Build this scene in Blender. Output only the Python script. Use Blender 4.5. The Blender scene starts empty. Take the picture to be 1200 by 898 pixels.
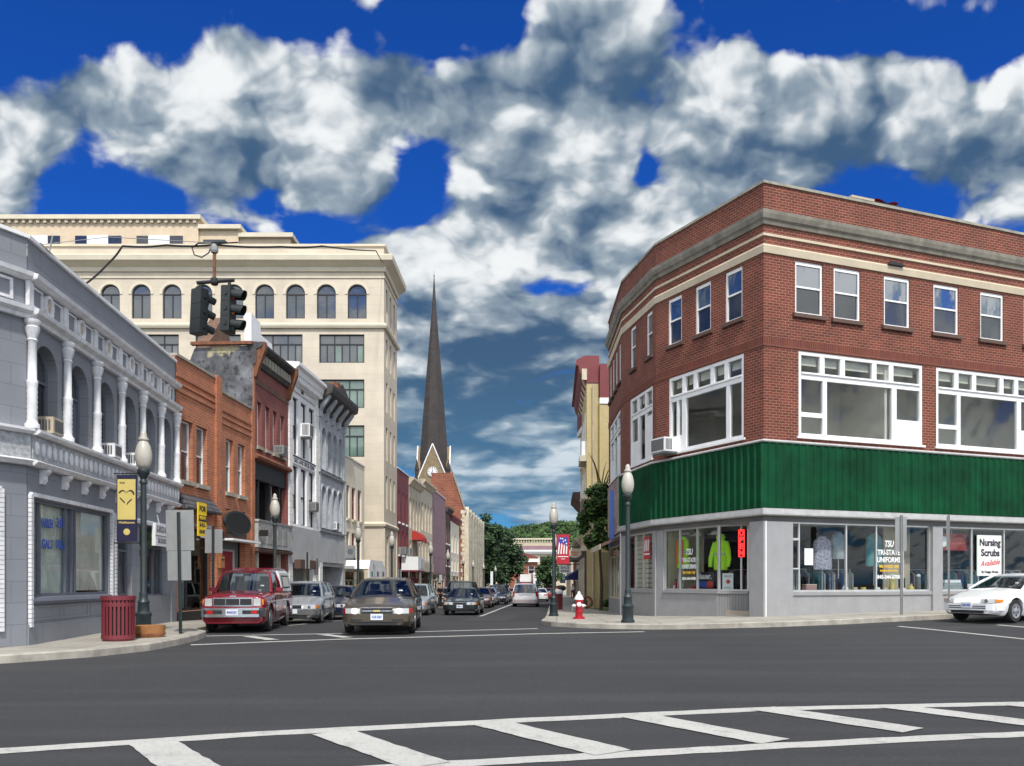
import bpy, bmesh, math, random
from mathutils import Matrix, Vector
from mathutils.geometry import tessellate_polygon
R = math.radians
random.seed(7)
S = bpy.context.scene
COL = S.collection

# ------------------------------------------------------------------ camera
EYE = 1.45
cd = bpy.data.cameras.new('camera'); cam = bpy.data.objects.new('camera', cd); COL.objects.link(cam)
cam.location = (0, 0, EYE); cam.rotation_euler = (R(90), 0, 0)
cd.sensor_width = 36; cd.lens = 30.0; cd.shift_y = 0.194; cd.clip_start = .1; cd.clip_end = 9000
S.camera = cam

# ------------------------------------------------------------------ light
SUN_EL, SUN_AZ = 53, 166      # azimuth clockwise from +Y: behind the camera, a little to the right
sd = bpy.data.lights.new('sun', 'SUN'); so = bpy.data.objects.new('sun', sd); COL.objects.link(so)
sd.energy = 2.7; sd.angle = R(3); sd.color = (1, .955, .88)
dirv = Vector((math.sin(R(SUN_AZ)) * math.cos(R(SUN_EL)), math.cos(R(SUN_AZ)) * math.cos(R(SUN_EL)), math.sin(R(SUN_EL))))
so.rotation_euler = dirv.to_track_quat('Z', 'Y').to_euler(); so.location = dirv * 200
S.view_settings.view_transform = 'Standard'; S.view_settings.look = 'None'
S.view_settings.exposure = 0.45; S.view_settings.gamma = 1
S.view_settings.use_curve_mapping = False

# ------------------------------------------------------------------ sky with clouds (world directions)
W = bpy.data.worlds.new('World'); S.world = W; W.use_nodes = True
wt = W.node_tree; wt.nodes.clear()
class N:
    def __init__(s, v): s.v = v
    def _m(s, o, *a):
        n = wt.nodes.new('ShaderNodeMath'); n.operation = o
        for i, q in enumerate((s,) + a):
            q = q.v if isinstance(q, N) else q
            if isinstance(q, (int, float)): n.inputs[i].default_value = q
            else: wt.links.new(q, n.inputs[i])
        return N(n.outputs[0])
    def __add__(s, o): return s._m('ADD', o)
    def __radd__(s, o): return s._m('ADD', o)
    def __sub__(s, o): return s._m('SUBTRACT', o)
    def __rsub__(s, o): return N(o)._m('SUBTRACT', s)
    def __mul__(s, o): return s._m('MULTIPLY', o)
    def __rmul__(s, o): return s._m('MULTIPLY', o)
    def __truediv__(s, o): return s._m('DIVIDE', o)
    def exp(s): return s._m('EXPONENT')
    def max(s, o): return s._m('MAXIMUM', o)
    def min(s, o): return s._m('MINIMUM', o)
    def step(s, a, b):
        n = wt.nodes.new('ShaderNodeMapRange'); n.interpolation_type = 'SMOOTHSTEP'
        wt.links.new(s.v, n.inputs['Value']); n.inputs['From Min'].default_value = a; n.inputs['From Max'].default_value = b
        return N(n.outputs[0])
def wcomb(x, y, z):
    n = wt.nodes.new('ShaderNodeCombineXYZ')
    for i, q in enumerate((x, y, z)):
        q = q.v if isinstance(q, N) else q
        if isinstance(q, (int, float)): n.inputs[i].default_value = q
        else: wt.links.new(q, n.inputs[i])
    return n.outputs[0]
def wnoise(vec, scale, detail, rough, dist=0, lac=2.0):
    n = wt.nodes.new('ShaderNodeTexNoise'); n.noise_dimensions = '2D'; n.inputs['Scale'].default_value = scale; n.inputs['Detail'].default_value = detail
    n.inputs['Roughness'].default_value = rough; n.inputs['Distortion'].default_value = dist; n.inputs['Lacunarity'].default_value = lac
    wt.links.new(vec, n.inputs['Vector']); return N(n.outputs[0])
def wmix(f, a, b):
    n = wt.nodes.new('ShaderNodeMix'); n.data_type = 'RGBA'
    wt.links.new(f.v, n.inputs['Factor'])
    for q, i in ((a, 6), (b, 7)):
        if isinstance(q, tuple): n.inputs[i].default_value = (*q, 1)
        else: wt.links.new(q, n.inputs[i])
    return n.outputs[2]
tc = wt.nodes.new('ShaderNodeTexCoord'); sx = wt.nodes.new('ShaderNodeSeparateXYZ')
wt.links.new(tc.outputs['Generated'], sx.inputs[0])
dx, dy, dz = (N(o) for o in sx.outputs)
yy = dy._m('ABSOLUTE').max(.10)
A = dx / yy; B = dz / yy                         # bearing and height of a direction, as tangents
def clouds(a, b, seed):
    # cumulus field over a curved layer: rows crowd together towards the horizon
    k = N(1.0) / (b + .35)
    px = a * (k * .35 + 1.2); py = k * 1.45
    v = wcomb(px, py, seed)
    big = wnoise(v, 2.1, 2.0, .5, .2)
    fine = wnoise(v, 5.2, 8.0, .54, .25)
    wp = wt.nodes.new('ShaderNodeTexNoise'); wp.noise_dimensions = '2D'; wp.inputs['Scale'].default_value = 6; wp.inputs['Detail'].default_value = 3; wt.links.new(v, wp.inputs['Vector'])
    va = wt.nodes.new('ShaderNodeVectorMath'); va.operation = 'MULTIPLY_ADD'; wt.links.new(wp.outputs['Color'], va.inputs[0]); va.inputs[1].default_value = (.16, .16, 0); wt.links.new(v, va.inputs[2])
    vo = wt.nodes.new('ShaderNodeTexVoronoi'); vo.feature = 'F1'; vo.voronoi_dimensions = '2D'; vo.normalize = True; vo.inputs['Scale'].default_value = 5.4; vo.inputs['Detail'].default_value = 2.6; vo.inputs['Roughness'].default_value = .52
    wt.links.new(va.outputs[0], vo.inputs['Vector'])
    puff = 1 - N(vo.outputs['Distance'])
    return big * .46 + fine * .34 + (puff - .42) * .42, big * .55 + puff * .75 + fine * .10
def blob(a, b, u, v, ru, rv, amp):
    a0, b0 = (u - 600) / 1000, (682 - v) / 1000
    q = (a - a0) * (1000 / ru); r = (b - b0) * (1000 / rv)
    return (0 - (q * q + r * r)).exp() * amp
BL = [(300, 125, 250, 60, .22), (130, 125, 90, 45, .12), (500, 110, 110, 45, .16), (715, 90, 130, 90, .26), (600, 235, 120, 60, .20), (700, 190, 120, 80, .12), (280, 215, 110, 42, .16),
      (15, 195, 50, 60, .22), (1000, 130, 190, 65, .22), (1150, 170, 120, 60, .22), (880, 190, 110, 60, .16), (600, 390, 220, 90, .14), (590, 520, 220, 50, .06), (200, 110, 120, 50, .10), (740, 290, 90, 60, .10),
      (60, 40, 120, 55, -.28), (120, 262, 90, 38, -.22), (490, 205, 42, 50, -.26), (540, 35, 80, 45, -.30), (360, 8, 220, 26, -.20), (895, 22, 60, 36, -.22),
      (1130, 60, 120, 38, -.18), (760, 205, 26, 30, -.16), (350, 275, 60, 25, -.16), (980, 25, 130, 28, -.14), (640, 330, 60, 18, -.10), (530, 300, 50, 30, -.08)]
wv = wt.nodes.new('ShaderNodeTexNoise'); wv.inputs['Scale'].default_value = 7; wv.inputs['Detail'].default_value = 4
wt.links.new(wcomb(A, B, 1.7), wv.inputs['Vector']); ws_ = wt.nodes.new('ShaderNodeSeparateColor'); wt.links.new(wv.outputs['Color'], ws_.inputs[0])
WA = A + (N(ws_.outputs[0]) - .5) * .16; WB = B + (N(ws_.outputs[1]) - .5) * .13
bias = None
for q in BL:
    e = blob(WA, WB, *q); bias = e if bias is None else bias + e
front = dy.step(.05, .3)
lowsky = 1 - B.step(.12, .40)
n1, p1 = clouds(A, B, 3.1)
n2, p2 = clouds(A - .016, B + .026, 3.1)
n3, p3 = clouds(A - .03, B + .080, 3.1)
dens = n1 + bias * front * .9 + .0 + (1 - front) * .10 + lowsky * front * .095  # extra cloud cover added behind the camera, out of view, for fill light
cover = dens.step(.475, .585)
thick = dens.step(.55, 1.0)
lit = ((p1 - p2) * 1.9 + (p1 - p3) * 1.6 + .60 - thick * .20)
low = blob(WA, WB, 620, 420, 220, 50, 1.3) + blob(WA, WB, 640, 475, 230, 26, 1.1) + blob(WA, WB, 600, 510, 230, 12, .5) + blob(WA, WB, 970, 215, 150, 40, .7) + blob(WA, WB, 640, 268, 100, 26, .6) + blob(WA, WB, 820, 215, 80, 60, .5) + blob(WA, WB, 1130, 235, 130, 35, .6) + blob(WA, WB, 330, 165, 120, 22, .35)
lit = (lit - low * front * .40 + (1 - front) * .35 - front * .04).step(-.30, 1.22)  # unseen clouds behind the camera also whitened for added fill
skt = wt.nodes.new('ShaderNodeTexSky'); skt.sky_type = 'NISHITA'; skt.sun_disc = False
skt.sun_elevation = R(SUN_EL); skt.sun_rotation = R(SUN_AZ); skt.altitude = 100; skt.air_density = 1.0; skt.dust_density = .6; skt.ozone_density = 3.0
mul = wt.nodes.new('ShaderNodeMix'); mul.data_type = 'RGBA'; mul.blend_type = 'MULTIPLY'; mul.inputs['Factor'].default_value = 1
wt.links.new(skt.outputs[0], mul.inputs[6]); mul.inputs[7].default_value = (.07, .33, .92, 1)
hz = B.step(.0, .30)
skyc = wmix(hz, (.75, 2.5, 4.4), mul.outputs[2])
c1 = wmix(lit.step(.0, .55), (.40, .86, 1.62), (2.1, 2.65, 3.2))
cc = wmix(lit.step(.42, .98), c1, (6.6, 6.8, 6.9))
cc = wmix((1 - B.step(.08, .30)) * front * .45, cc, (.8, 2.2, 3.6))
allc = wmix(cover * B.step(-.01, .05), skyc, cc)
bg = wt.nodes.new('ShaderNodeBackground'); bg.inputs['Strength'].default_value = .10
wo = wt.nodes.new('ShaderNodeOutputWorld')
# the unseen sky behind the camera is brightened as added fill for the facades
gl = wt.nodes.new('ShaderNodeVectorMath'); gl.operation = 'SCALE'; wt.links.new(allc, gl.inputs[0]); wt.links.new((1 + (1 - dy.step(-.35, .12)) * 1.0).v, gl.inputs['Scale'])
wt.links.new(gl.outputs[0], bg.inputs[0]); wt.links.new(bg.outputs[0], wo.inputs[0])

# ------------------------------------------------------------------ materials
class MT:
    """small shader-tree helper"""
    def __init__(s, name):
        s.m = bpy.data.materials.new(name); s.m.use_nodes = True; s.t = s.m.node_tree; s.b = s.t.nodes['Principled BSDF']
        s.tc = s.t.nodes.new('ShaderNodeTexCoord')
    def n(s, kind, **k):
        x = s.t.nodes.new('ShaderNode' + kind)
        for a, v in k.items(): setattr(x, a, v)
        return x
    def l(s, a, b): s.t.links.new(a, b)
    def noise(s, scale, detail=4, rough=.55, vec=None, dist=0):
        x = s.n('TexNoise'); x.inputs['Scale'].default_value = scale; x.inputs['Detail'].default_value = detail
        x.inputs['Roughness'].default_value = rough; x.inputs['Distortion'].default_value = dist
        s.l(vec or s.tc.outputs['Object'], x.inputs['Vector']); return x.outputs[0]
    def ramp(s, f, stops):
        x = s.n('ValToRGB'); e = x.color_ramp.elements
        while len(e) < len(stops): e.new(.5)
        for q, (p, c) in zip(e, stops):
            q.position = p; q.color = (*c, 1) if isinstance(c, tuple) else (c, c, c, 1)
        s.l(f, x.inputs[0]); return x.outputs[0]
    def mix(s, f, a, b, blend='MIX'):
        x = s.n('Mix', data_type='RGBA', blend_type=blend)
        for q, i in ((f, 0), (a, 6), (b, 7)):
            if isinstance(q, tuple): x.inputs[i].default_value = (*q, 1)
            elif isinstance(q, (int, float)): x.inputs[i].default_value = q
            else: s.l(q, x.inputs[i])
        return x.outputs[2]
    def bump(s, h, strength=.3, dist=.01):
        x = s.n('Bump'); x.inputs['Strength'].default_value = strength; x.inputs['Distance'].default_value = dist
        s.l(h, x.inputs['Height']); s.l(x.outputs[0], s.b.inputs['Normal'])
    def set(s, col=None, rough=None, metal=None, ior=None, coat=None):
        for q, i in ((col, 'Base Color'), (rough, 'Roughness'), (metal, 'Metallic'), (ior, 'IOR'), (coat, 'Coat Weight')):
            if q is None: continue
            if isinstance(q, tuple): s.b.inputs[i].default_value = (*q, 1)
            elif isinstance(q, (int, float)): s.b.inputs[i].default_value = q
            else: s.l(q, s.b.inputs[i])
        return s.m
def paint(name, c, rough=.7, var=.18, scale=1.3, metal=0, bump=0, stain=0, stainc=(.10, .09, .08), coat=0, ior=1.5):
    m = MT(name)
    f = m.noise(scale, 6, .62)
    lo = tuple(x * (1 - var) for x in c); hi = tuple(min(1, x * (1 + var * .6)) for x in c)
    col = m.ramp(f, [(.3, lo), (.7, hi)])
    if stain:
        mp = m.n('Mapping'); mp.inputs['Scale'].default_value = (2.2, 2.2, .35); m.l(m.tc.outputs['Object'], mp.inputs[0])
        g = m.noise(1.6, 7, .65, mp.outputs[0])
        col = m.mix(m.ramp(g, [(.52, 0.0), (.78, stain)]), col, stainc)
    if bump: m.bump(m.noise(28, 5, .6), bump, .006)
    return m.set(col, rough, metal, ior, coat)
def bricks(name, c1, c2, mortar, bw=.24, rh=.085, ms=.011, var=.35, bump=.4):
    m = MT(name)
    sp = m.n('SeparateXYZ'); m.l(m.tc.outputs['Object'], sp.inputs[0])
    ad = m.n('Math', operation='ADD'); m.l(sp.outputs[0], ad.inputs[0]); m.l(sp.outputs[1], ad.inputs[1])
    cb = m.n('CombineXYZ'); m.l(ad.outputs[0], cb.inputs[0]); m.l(sp.outputs[2], cb.inputs[1])
    b = m.n('TexBrick'); m.l(cb.outputs[0], b.inputs['Vector'])
    for k, v in (('Scale', 1), ('Mortar Size', ms), ('Mortar Smooth', .2), ('Bias', 0), ('Brick Width', bw), ('Row Height', rh)): b.inputs[k].default_value = v
    b.inputs['Color1'].default_value = (*c1, 1); b.inputs['Color2'].default_value = (*c2, 1); b.inputs['Mortar'].default_value = (*mortar, 1)
    g = m.noise(.8, 8, .65); v = m.ramp(g, [(.3, 1 - var), (.72, 1 + var * .3)])
    col = m.mix(1.0, b.outputs[0], v, 'MULTIPLY')
    m.bump(b.outputs[1], -bump, .01)
    return m.set(col, .85)
def blocks(name, c, joint, bw, rh, ms=.012, var=.12, bump=.2, rough=.8):
    m = MT(name)
    sp = m.n('SeparateXYZ'); m.l(m.tc.outputs['Object'], sp.inputs[0])
    ad = m.n('Math', operation='ADD'); m.l(sp.outputs[0], ad.inputs[0]); m.l(sp.outputs[1], ad.inputs[1])
    cb = m.n('CombineXYZ'); m.l(ad.outputs[0], cb.inputs[0]); m.l(sp.outputs[2], cb.inputs[1])
    b = m.n('TexBrick'); m.l(cb.outputs[0], b.inputs['Vector'])
    for k, v in (('Scale', 1), ('Mortar Size', ms), ('Mortar Smooth', .3), ('Bias', 0), ('Brick Width', bw), ('Row Height', rh)): b.inputs[k].default_value = v
    c2 = tuple(x * (1 - var) for x in c)
    b.inputs['Color1'].default_value = (*c, 1); b.inputs['Color2'].default_value = (*c2, 1); b.inputs['Mortar'].default_value = (*joint, 1)
    g = m.noise(.5, 8, .65); v = m.ramp(g, [(.3, .82), (.7, 1.05)])
    col = m.mix(1.0, b.outputs[0], v, 'MULTIPLY'); m.bump(b.outputs[1], -bump, .01)
    return m.set(col, rough)
def emit(name, c, s):
    m = MT(name); m.b.inputs['Emission Color'].default_value = (*c, 1); m.b.inputs['Emission Strength'].default_value = s
    return m.set(tuple(x * .6 for x in c), .5)
def clear_glass(name, tint=(.88, .90, .90), refl=.018, rough=.01):
    m = MT(name); t = m.t
    tr = m.n('BsdfTransparent'); tr.inputs[0].default_value = (*tint, 1)
    gl = m.n('BsdfGlossy'); gl.inputs['Roughness'].default_value = rough; gl.inputs[0].default_value = (.9, .93, .95, 1)
    lw = m.n('LayerWeight'); pw = m.n('Math', operation='POWER'); m.l(lw.outputs['Facing'], pw.inputs[0]); pw.inputs[1].default_value = 4
    a = m.n('Math', operation='MULTIPLY_ADD'); m.l(pw.outputs[0], a.inputs[0]); a.inputs[1].default_value = .6; a.inputs[2].default_value = refl
    mx = m.n('MixShader'); m.l(a.outputs[0], mx.inputs[0]); m.l(tr.outputs[0], mx.inputs[1]); m.l(gl.outputs[0], mx.inputs[2])
    o = [q for q in t.nodes if q.type == 'OUTPUT_MATERIAL'][0]; m.l(mx.outputs[0], o.inputs[0])
    return m.m
def pane_mat(name, c, rough=.03, ior=1.9, wav=.25):
    m = MT(name); m.bump(m.noise(1.4, 2, .5), .10, .02)
    f = m.noise(.9, 4, .6); col = m.ramp(f, [(.35, tuple(x * (1 - wav) for x in c)), (.7, c)])
    return m.set(col, rough, 0, ior)
class M: pass
M.white = paint('white_paint', (.80, .80, .79), .5, .08, stain=.25, stainc=(.42, .40, .37))
M.gray_facade = blocks('gray_painted_block', (.235, .246, .27), (.16, .168, .188), 1.1, .42, .008, .07, .15)
M.gray_trim = paint('pale_gray_trim', (.72, .72, .73), .7, .22, 3, bump=.5, stain=.45, stainc=(.22, .22, .22))
M.relief = paint('relief_plaster', (.40, .41, .42), .8, .45, 9, bump=1.2)
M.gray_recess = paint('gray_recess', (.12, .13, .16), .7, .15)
M.orange_brick = bricks('orange_brick', (.50, .155, .06), (.38, .105, .042), (.42, .27, .19), var=.3)
M.red_brick = bricks('dull_red_brick', (.25, .065, .055), (.20, .05, .045), (.24, .12, .10), var=.25)
M.corner_brick = bricks('corner_brick', (.205, .038, .024), (.120, .025, .018), (.31, .165, .10), .25, .092, .0115, .38)
M.soldier = bricks('soldier_brick', (.17, .036, .022), (.12, .027, .018), (.22, .10, .06), .09, .30, .008, .2)
M.church_brick = bricks('church_brick', (.34, .10, .05), (.24, .07, .04), (.36, .2, .13), .5, .2, .02, .4)
M.brown_brick = bricks('brown_brick', (.20, .095, .055), (.12, .06, .04), (.25, .17, .12), var=.5)
M.stone = paint('weathered_stone', (.33, .31, .25), .85, .3, 2, bump=.6, stain=.6, stainc=(.12, .11, .09))
M.cream_band = paint('cream_stone', (.60, .51, .37), .8, .12, stain=.3, stainc=(.35, .29, .2))
M.tower_stone = blocks('cream_limestone', (.64, .56, .44), (.53, .46, .355), 1.5, .55, .012, .06, .15)
M.tower_trim = paint('limestone_trim', (.64, .57, .44), .8, .10, 1)
M.tower_brick = paint('buff_brick', (.64, .51, .36), .85, .10, 2)
M.white_stone = blocks('white_quoin', (.85, .84, .81), (.55, .53, .5), .6, .30, .012, .08, .3)
M.blueGray = paint('blue_gray_cast_iron', (.42, .44, .47), .7, .3, 3, stain=.5, stainc=(.16, .16, .17))
M.dark_iron = paint('dark_cornice', (.055, .052, .052), .75, .5, 4, stain=.5, stainc=(.17, .12, .08))
M.cream_paint = paint('cream_stucco', (.72, .66, .53), .85, .08)
M.maroon = paint('maroon_paint', (.18, .022, .035), .6, .2)
M.maroon_siding = paint('maroon_siding', (.19, .038, .042), .65, .15)
M.mauve = blocks('mauve_panel', (.27, .165, .185), (.18, .10, .12), 2.2, 1.4, .03, .08, .2)
M.tan = paint('tan_stone', (.52, .44, .32), .85, .25, 2, stain=.35)
M.tan2 = paint('old_cream_plaster', (.60, .53, .40), .85, .22, 2, stain=.45, stainc=(.25, .2, .14))
M.brown = paint('brown_paint', (.10, .055, .04), .7, .25)
M.yellow_brick = blocks('yellow_brick', (.58, .47, .23), (.5, .41, .22), .24, .085, .01, .10, .1)
M.olive = paint('dark_olive', (.26, .23, .12), .9, .15)
M.concrete_gray = paint('gray_stucco', (.30, .30, .305), .85, .10, 2, bump=.3, stain=.25, stainc=(.2, .19, .17))
M.shade_gray = paint('charcoal_gray', (.12, .12, .12), .7, .15)
M.green = paint('green_corrugated_metal', (.002, .058, .021), .62, .5, .9, stain=.5, stainc=(.003, .026, .011), ior=1.25)
M.alu = paint('aluminium', (.62, .62, .60), .38, .12, 3, metal=.6)
M.alu_trim = paint('pale_metal_trim', (.44, .44, .43), .55, .18, 3, stain=.4, stainc=(.22, .21, .2))
M.black = paint('black_paint', (.013, .013, .014), .55, .3)
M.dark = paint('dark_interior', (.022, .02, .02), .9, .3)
M.dark_green = paint('dark_green_post', (.020, .031, .033), .45, .3, 6)
M.rust = paint('rusty_iron', (.20, .075, .035), .8, .5, 5)
M.globe = paint('frosted_globe', (.46, .43, .37), .35, .10, 5)
M.galv = paint('galvanised_steel', (.29, .295, .285), .55, .12, 3, metal=.3)
M.red = paint('red_paint', (.42, .010, .022), .4, .15)
M.maroon_metal = paint('maroon_slats', (.17, .022, .03), .45, .15)
M.wood = paint('warm_wood', (.34, .15, .05), .7, .3, 6)
M.navy = paint('navy_cloth', (.012, .012, .045), .8, .2)
M.gold = paint('gold_cloth', (.62, .49, .15), .7, .10)
M.yellow = paint('yellow_board', (.82, .56, .02), .6, .06)
M.signwhite = paint('sign_white', (.78, .79, .78), .5, .05)
M.ink = paint('black_ink', (.02, .02, .03), .6, .1)
M.inkblue = paint('blue_ink', (.04, .09, .38), .6, .1)
M.inkred = paint('red_ink', (.55, .04, .03), .6, .1)
M.inkgray = paint('dark_gray_ink', (.12, .13, .16), .6, .2)
M.goldink = paint('gold_ink', (.80, .48, .03), .6, .1)
M.hivis = paint('lime_fabric', (.50, .95, .03), .8, .10, 6)
M.orange_fabric = paint('orange_fabric', (.85, .16, .03), .8, .1)
M.silver_tape = paint('silver_tape', (.45, .52, .45), .4, .1)
M.teal = paint('teal_fabric', (.10, .30, .32), .85, .2, 6)
M.print_fabric = paint('print_fabric', (.38, .37, .46), .85, .7, 14)
M.grayfab = paint('gray_fabric', (.33, .38, .40), .85, .2, 6)
M.skin = paint('skin', (.42, .22, .14), .6, .08, 8)
M.hair = paint('dark_hair', (.03, .02, .015), .7, .2, 8)
M.shirt = paint('white_cotton', (.75, .74, .74), .85, .06, 8)
M.denim = paint('dark_trousers', (.02, .022, .03), .85, .2, 8)
M.plank = paint('tan_interior_wall', (.50, .44, .33), .9, .08)
M.interior_gray = paint('gray_interior_wall', (.64, .60, .50), .9, .08)
M.ceil = paint('interior_ceiling', (.78, .76, .70), .9, .05)
M.floor = paint('interior_floor', (.38, .32, .25), .6, .2)
M.glass = clear_glass('clear_glass')
M.glass_dim = clear_glass('display_glass', (.88, .90, .89), .035)
M.pane_sky = pane_mat('sky_mirroring_pane', (.05, .07, .09), .02, 2.6)
M.pane_dark = pane_mat('dark_pane', (.022, .026, .030), .06, 1.7)
M.pane_gray = pane_mat('gray_pane', (.17, .18, .18), .10, 1.6, .4)
M.pane_board = pane_mat('curtained_pane', (.60, .60, .57), .15, 1.4, .12)
M.pane_slate = pane_mat('slate_pane', (.06, .072, .078), .05, 1.9, .4)
M.pane_green = pane_mat('greenish_pane', (.16, .24, .20), .06, 1.7, .4)
M.slate_roof = bricks('slate_roof', (.058, .047, .045), (.044, .036, .035), (.03, .025, .024), .5, .35, .02, .3)
M.tar = paint('tar_roof', (.05, .05, .05), .95, .3)
M.tyre = paint('tyre_rubber', (.018, .018, .018), .85, .2)
M.chrome = paint('chrome', (.88, .88, .88), .22, .06, 3, metal=1)
M.rim = paint('alloy_rim', (.42, .42, .43), .35, .1, 3, metal=.7)
M.blackplastic = paint('black_plastic', (.02, .02, .022), .6, .1)
M.lens = pane_mat('headlight_lens', (.55, .56, .56), .08, 1.8)
M.lit = emit('lit_headlight', (1, .86, .66), 3.2)
M.amber = paint('amber_lens', (.75, .22, .02), .25, .05)
M.taillight = paint('red_lens', (.50, .012, .012), .25, .05)
M.plate = paint('number_plate', (.70, .72, .76), .5, .04)
M.car_glass = clear_glass('car_glass', (.42, .48, .52), .08)
M.neon = emit('red_neon', (1, .03, .03), 1.6)

# ------------------------------------------------------------------ mesh helpers
class MB:
    def __init__(s): s.v = []; s.f = []; s.m = []; s.T = Matrix(); s.mi = 0; s.mats = []
    def pts(s, ps):
        i = len(s.v); s.v += [tuple(s.T @ Vector(p)) for p in ps]; return i
    def face(s, *idx): s.f.append(idx); s.m.append(s.mi)
    def poly(s, ps):
        i = s.pts(ps); s.face(*range(i, i + len(ps))); return s
    def box(s, x0, x1, y0, y1, z0, z1, skip=''):
        i = s.pts([(x0, y0, z0), (x1, y0, z0), (x1, y1, z0), (x0, y1, z0), (x0, y0, z1), (x1, y0, z1), (x1, y1, z1), (x0, y1, z1)])
        for k, q in (('b', (0, 3, 2, 1)), ('t', (4, 5, 6, 7)), ('f', (0, 1, 5, 4)), ('r', (1, 2, 6, 5)), ('k', (2, 3, 7, 6)), ('l', (3, 0, 4, 7))):
            if k not in skip: s.face(*[i + j for j in q])
        return s
    def loft(s, rings, cap=True, closed=True):
        n = len(rings[0]); ii = [s.pts(r) for r in rings]
        for a, b in zip(ii, ii[1:]):
            for k in range(n if closed else n - 1):
                j = (k + 1) % n; s.face(a + k, a + j, b + j, b + k)
        if cap: s.face(*[ii[0] + k for k in range(n)][::-1]); s.face(*[ii[-1] + k for k in range(n)])
        return s
    def extr(s, prof, x0, x1, cap=True):      # profile of (y, z) run along x
        return s.loft([[(x0, y, z) for y, z in prof], [(x1, y, z) for y, z in prof]], cap)
    def prism(s, prof, y0, y1):               # outline of (x, z) run along y
        return s.loft([[(x, y0, z) for x, z in prof], [(x, y1, z) for x, z in prof]])
    def lathe(s, prof, n=14, c=(0, 0, 0)):    # profile of (r, z)
        return s.loft([[(c[0] + r * math.cos(2 * math.pi * k / n), c[1] + r * math.sin(2 * math.pi * k / n), c[2] + z) for k in range(n)] for r, z in prof])
    def tube(s, path, r, n=6, cap=True):
        ps = [Vector(p) for p in path]; rr = r if isinstance(r, (list, tuple)) else [r] * len(ps); rings = []
        for i, p in enumerate(ps):
            d = (ps[min(i + 1, len(ps) - 1)] - ps[max(i - 1, 0)]).normalized()
            u = d.orthogonal().normalized() if abs(d.z) < .999 else Vector((1, 0, 0))
            if i and abs(d.z) < .999: u = (pu - d * pu.dot(d)).normalized()
            pu = u; w = d.cross(u)
            rings.append([p + (u * math.cos(2 * math.pi * k / n) + w * math.sin(2 * math.pi * k / n)) * rr[i] for k in range(n)])
        return s.loft(rings, cap)
    def strip(s, a, b):                       # faces between two equal open lines
        i = s.pts(a); j = s.pts(b)
        for k in range(len(a) - 1): s.face(i + k, i + k + 1, j + k + 1, j + k)
        return s
    def ring(s, la, lb, y0, y1):              # frame between two outlines of (x, z): front face, inner and outer edges
        n = len(la); a = s.pts([(x, y0, z) for x, z in la]); b = s.pts([(x, y0, z) for x, z in lb])
        c = s.pts([(x, y1, z) for x, z in lb]); d = s.pts([(x, y1, z) for x, z in la])
        for k in range(n):
            j = (k + 1) % n; s.face(a + k, a + j, b + j, b + k); s.face(b + k, b + j, c + j, c + k); s.face(d + k, d + j, a + j, a + k)
        return s
    def wall(s, outline, holes, depth=.16):   # front sheet in the plane y = 0 with real openings and their reveals
        loops = [outline] + list(holes); flat = [p for l in loops for p in l]
        tri = tessellate_polygon([[Vector((x, z, 0)) for x, z in l] for l in loops])
        i = s.pts([(x, 0, z) for x, z in flat])
        for t in tri:
            a, b, c = (Vector((*flat[k], 0)) for k in t)
            t = t if (b - a).cross(c - a).z > 0 else t[::-1]
            s.face(*[i + k for k in t])
        for h in holes:
            n = len(h); ar = sum(h[k][0] * h[(k + 1) % n][1] - h[(k + 1) % n][0] * h[k][1] for k in range(n))
            q = h if ar > 0 else h[::-1]
            a = s.pts([(x, 0, z) for x, z in q]); b = s.pts([(x, depth, z) for x, z in q])
            for k in range(n):
                j = (k + 1) % n; s.face(a + j, a + k, b + k, b + j)
        return s
    def mesh(s, name, mat, smooth=None):
        me = bpy.data.meshes.new(name); me.from_pydata(s.v, [], s.f)
        for q in ([mat] if not isinstance(mat, (list, tuple)) else mat): me.materials.append(q)
        if any(s.m): me.polygons.foreach_set('material_index', s.m)
        if smooth is not None:
            me.polygons.foreach_set('use_smooth', [True] * len(s.f)); me.set_sharp_from_angle(angle=R(smooth))
        me.update(); return me
    def build(s, name, mat, parent=None, Mx=None, smooth=None, **k):
        return ob(name, s.mesh(name, mat, smooth), parent, Mx, **k)
def ob(name, data, parent=None, Mx=None, label=None, cat=None, group=None, kind=None):
    o = bpy.data.objects.new(name, data); COL.objects.link(o)
    if parent is not None: o.parent = parent
    if Mx is not None: o.matrix_local = Mx
    for k, v in (('label', label), ('category', cat), ('group', group), ('kind', kind)):
        if v: o[k] = v
    return o
def thing(name, label, cat, Mx=None, group=None): return ob(name, None, None, Mx, label, cat, group)
def dup(o, Mx=None, label=None, parent=None):
    c = o.copy(); COL.objects.link(c)
    if parent is not None: c.parent = parent; c.matrix_parent_inverse = o.matrix_parent_inverse.copy()
    if Mx is not None: c.matrix_local = Mx
    if label: c['label'] = label
    for ch in list(o.children): dup(ch, None, None, c)
    return c
def frame(p0, p1, z):                         # x from p0 to p1 along a facade, y into the wall, z up
    d = Vector((p1[0] - p0[0], p1[1] - p0[1], 0)); L = d.length; d.normalize()
    return Matrix.Translation((p0[0], p0[1], z)) @ Matrix.Rotation(math.atan2(d.y, d.x), 4, 'Z'), L
def at(x, y, z, deg=0): return Matrix.Translation((x, y, z)) @ Matrix.Rotation(R(deg), 4, 'Z')
def T(x, y, z): return Matrix.Translation((x, y, z))
def rect(x0, x1, z0, z1): return [(x0, z0), (x1, z0), (x1, z1), (x0, z1)]
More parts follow.
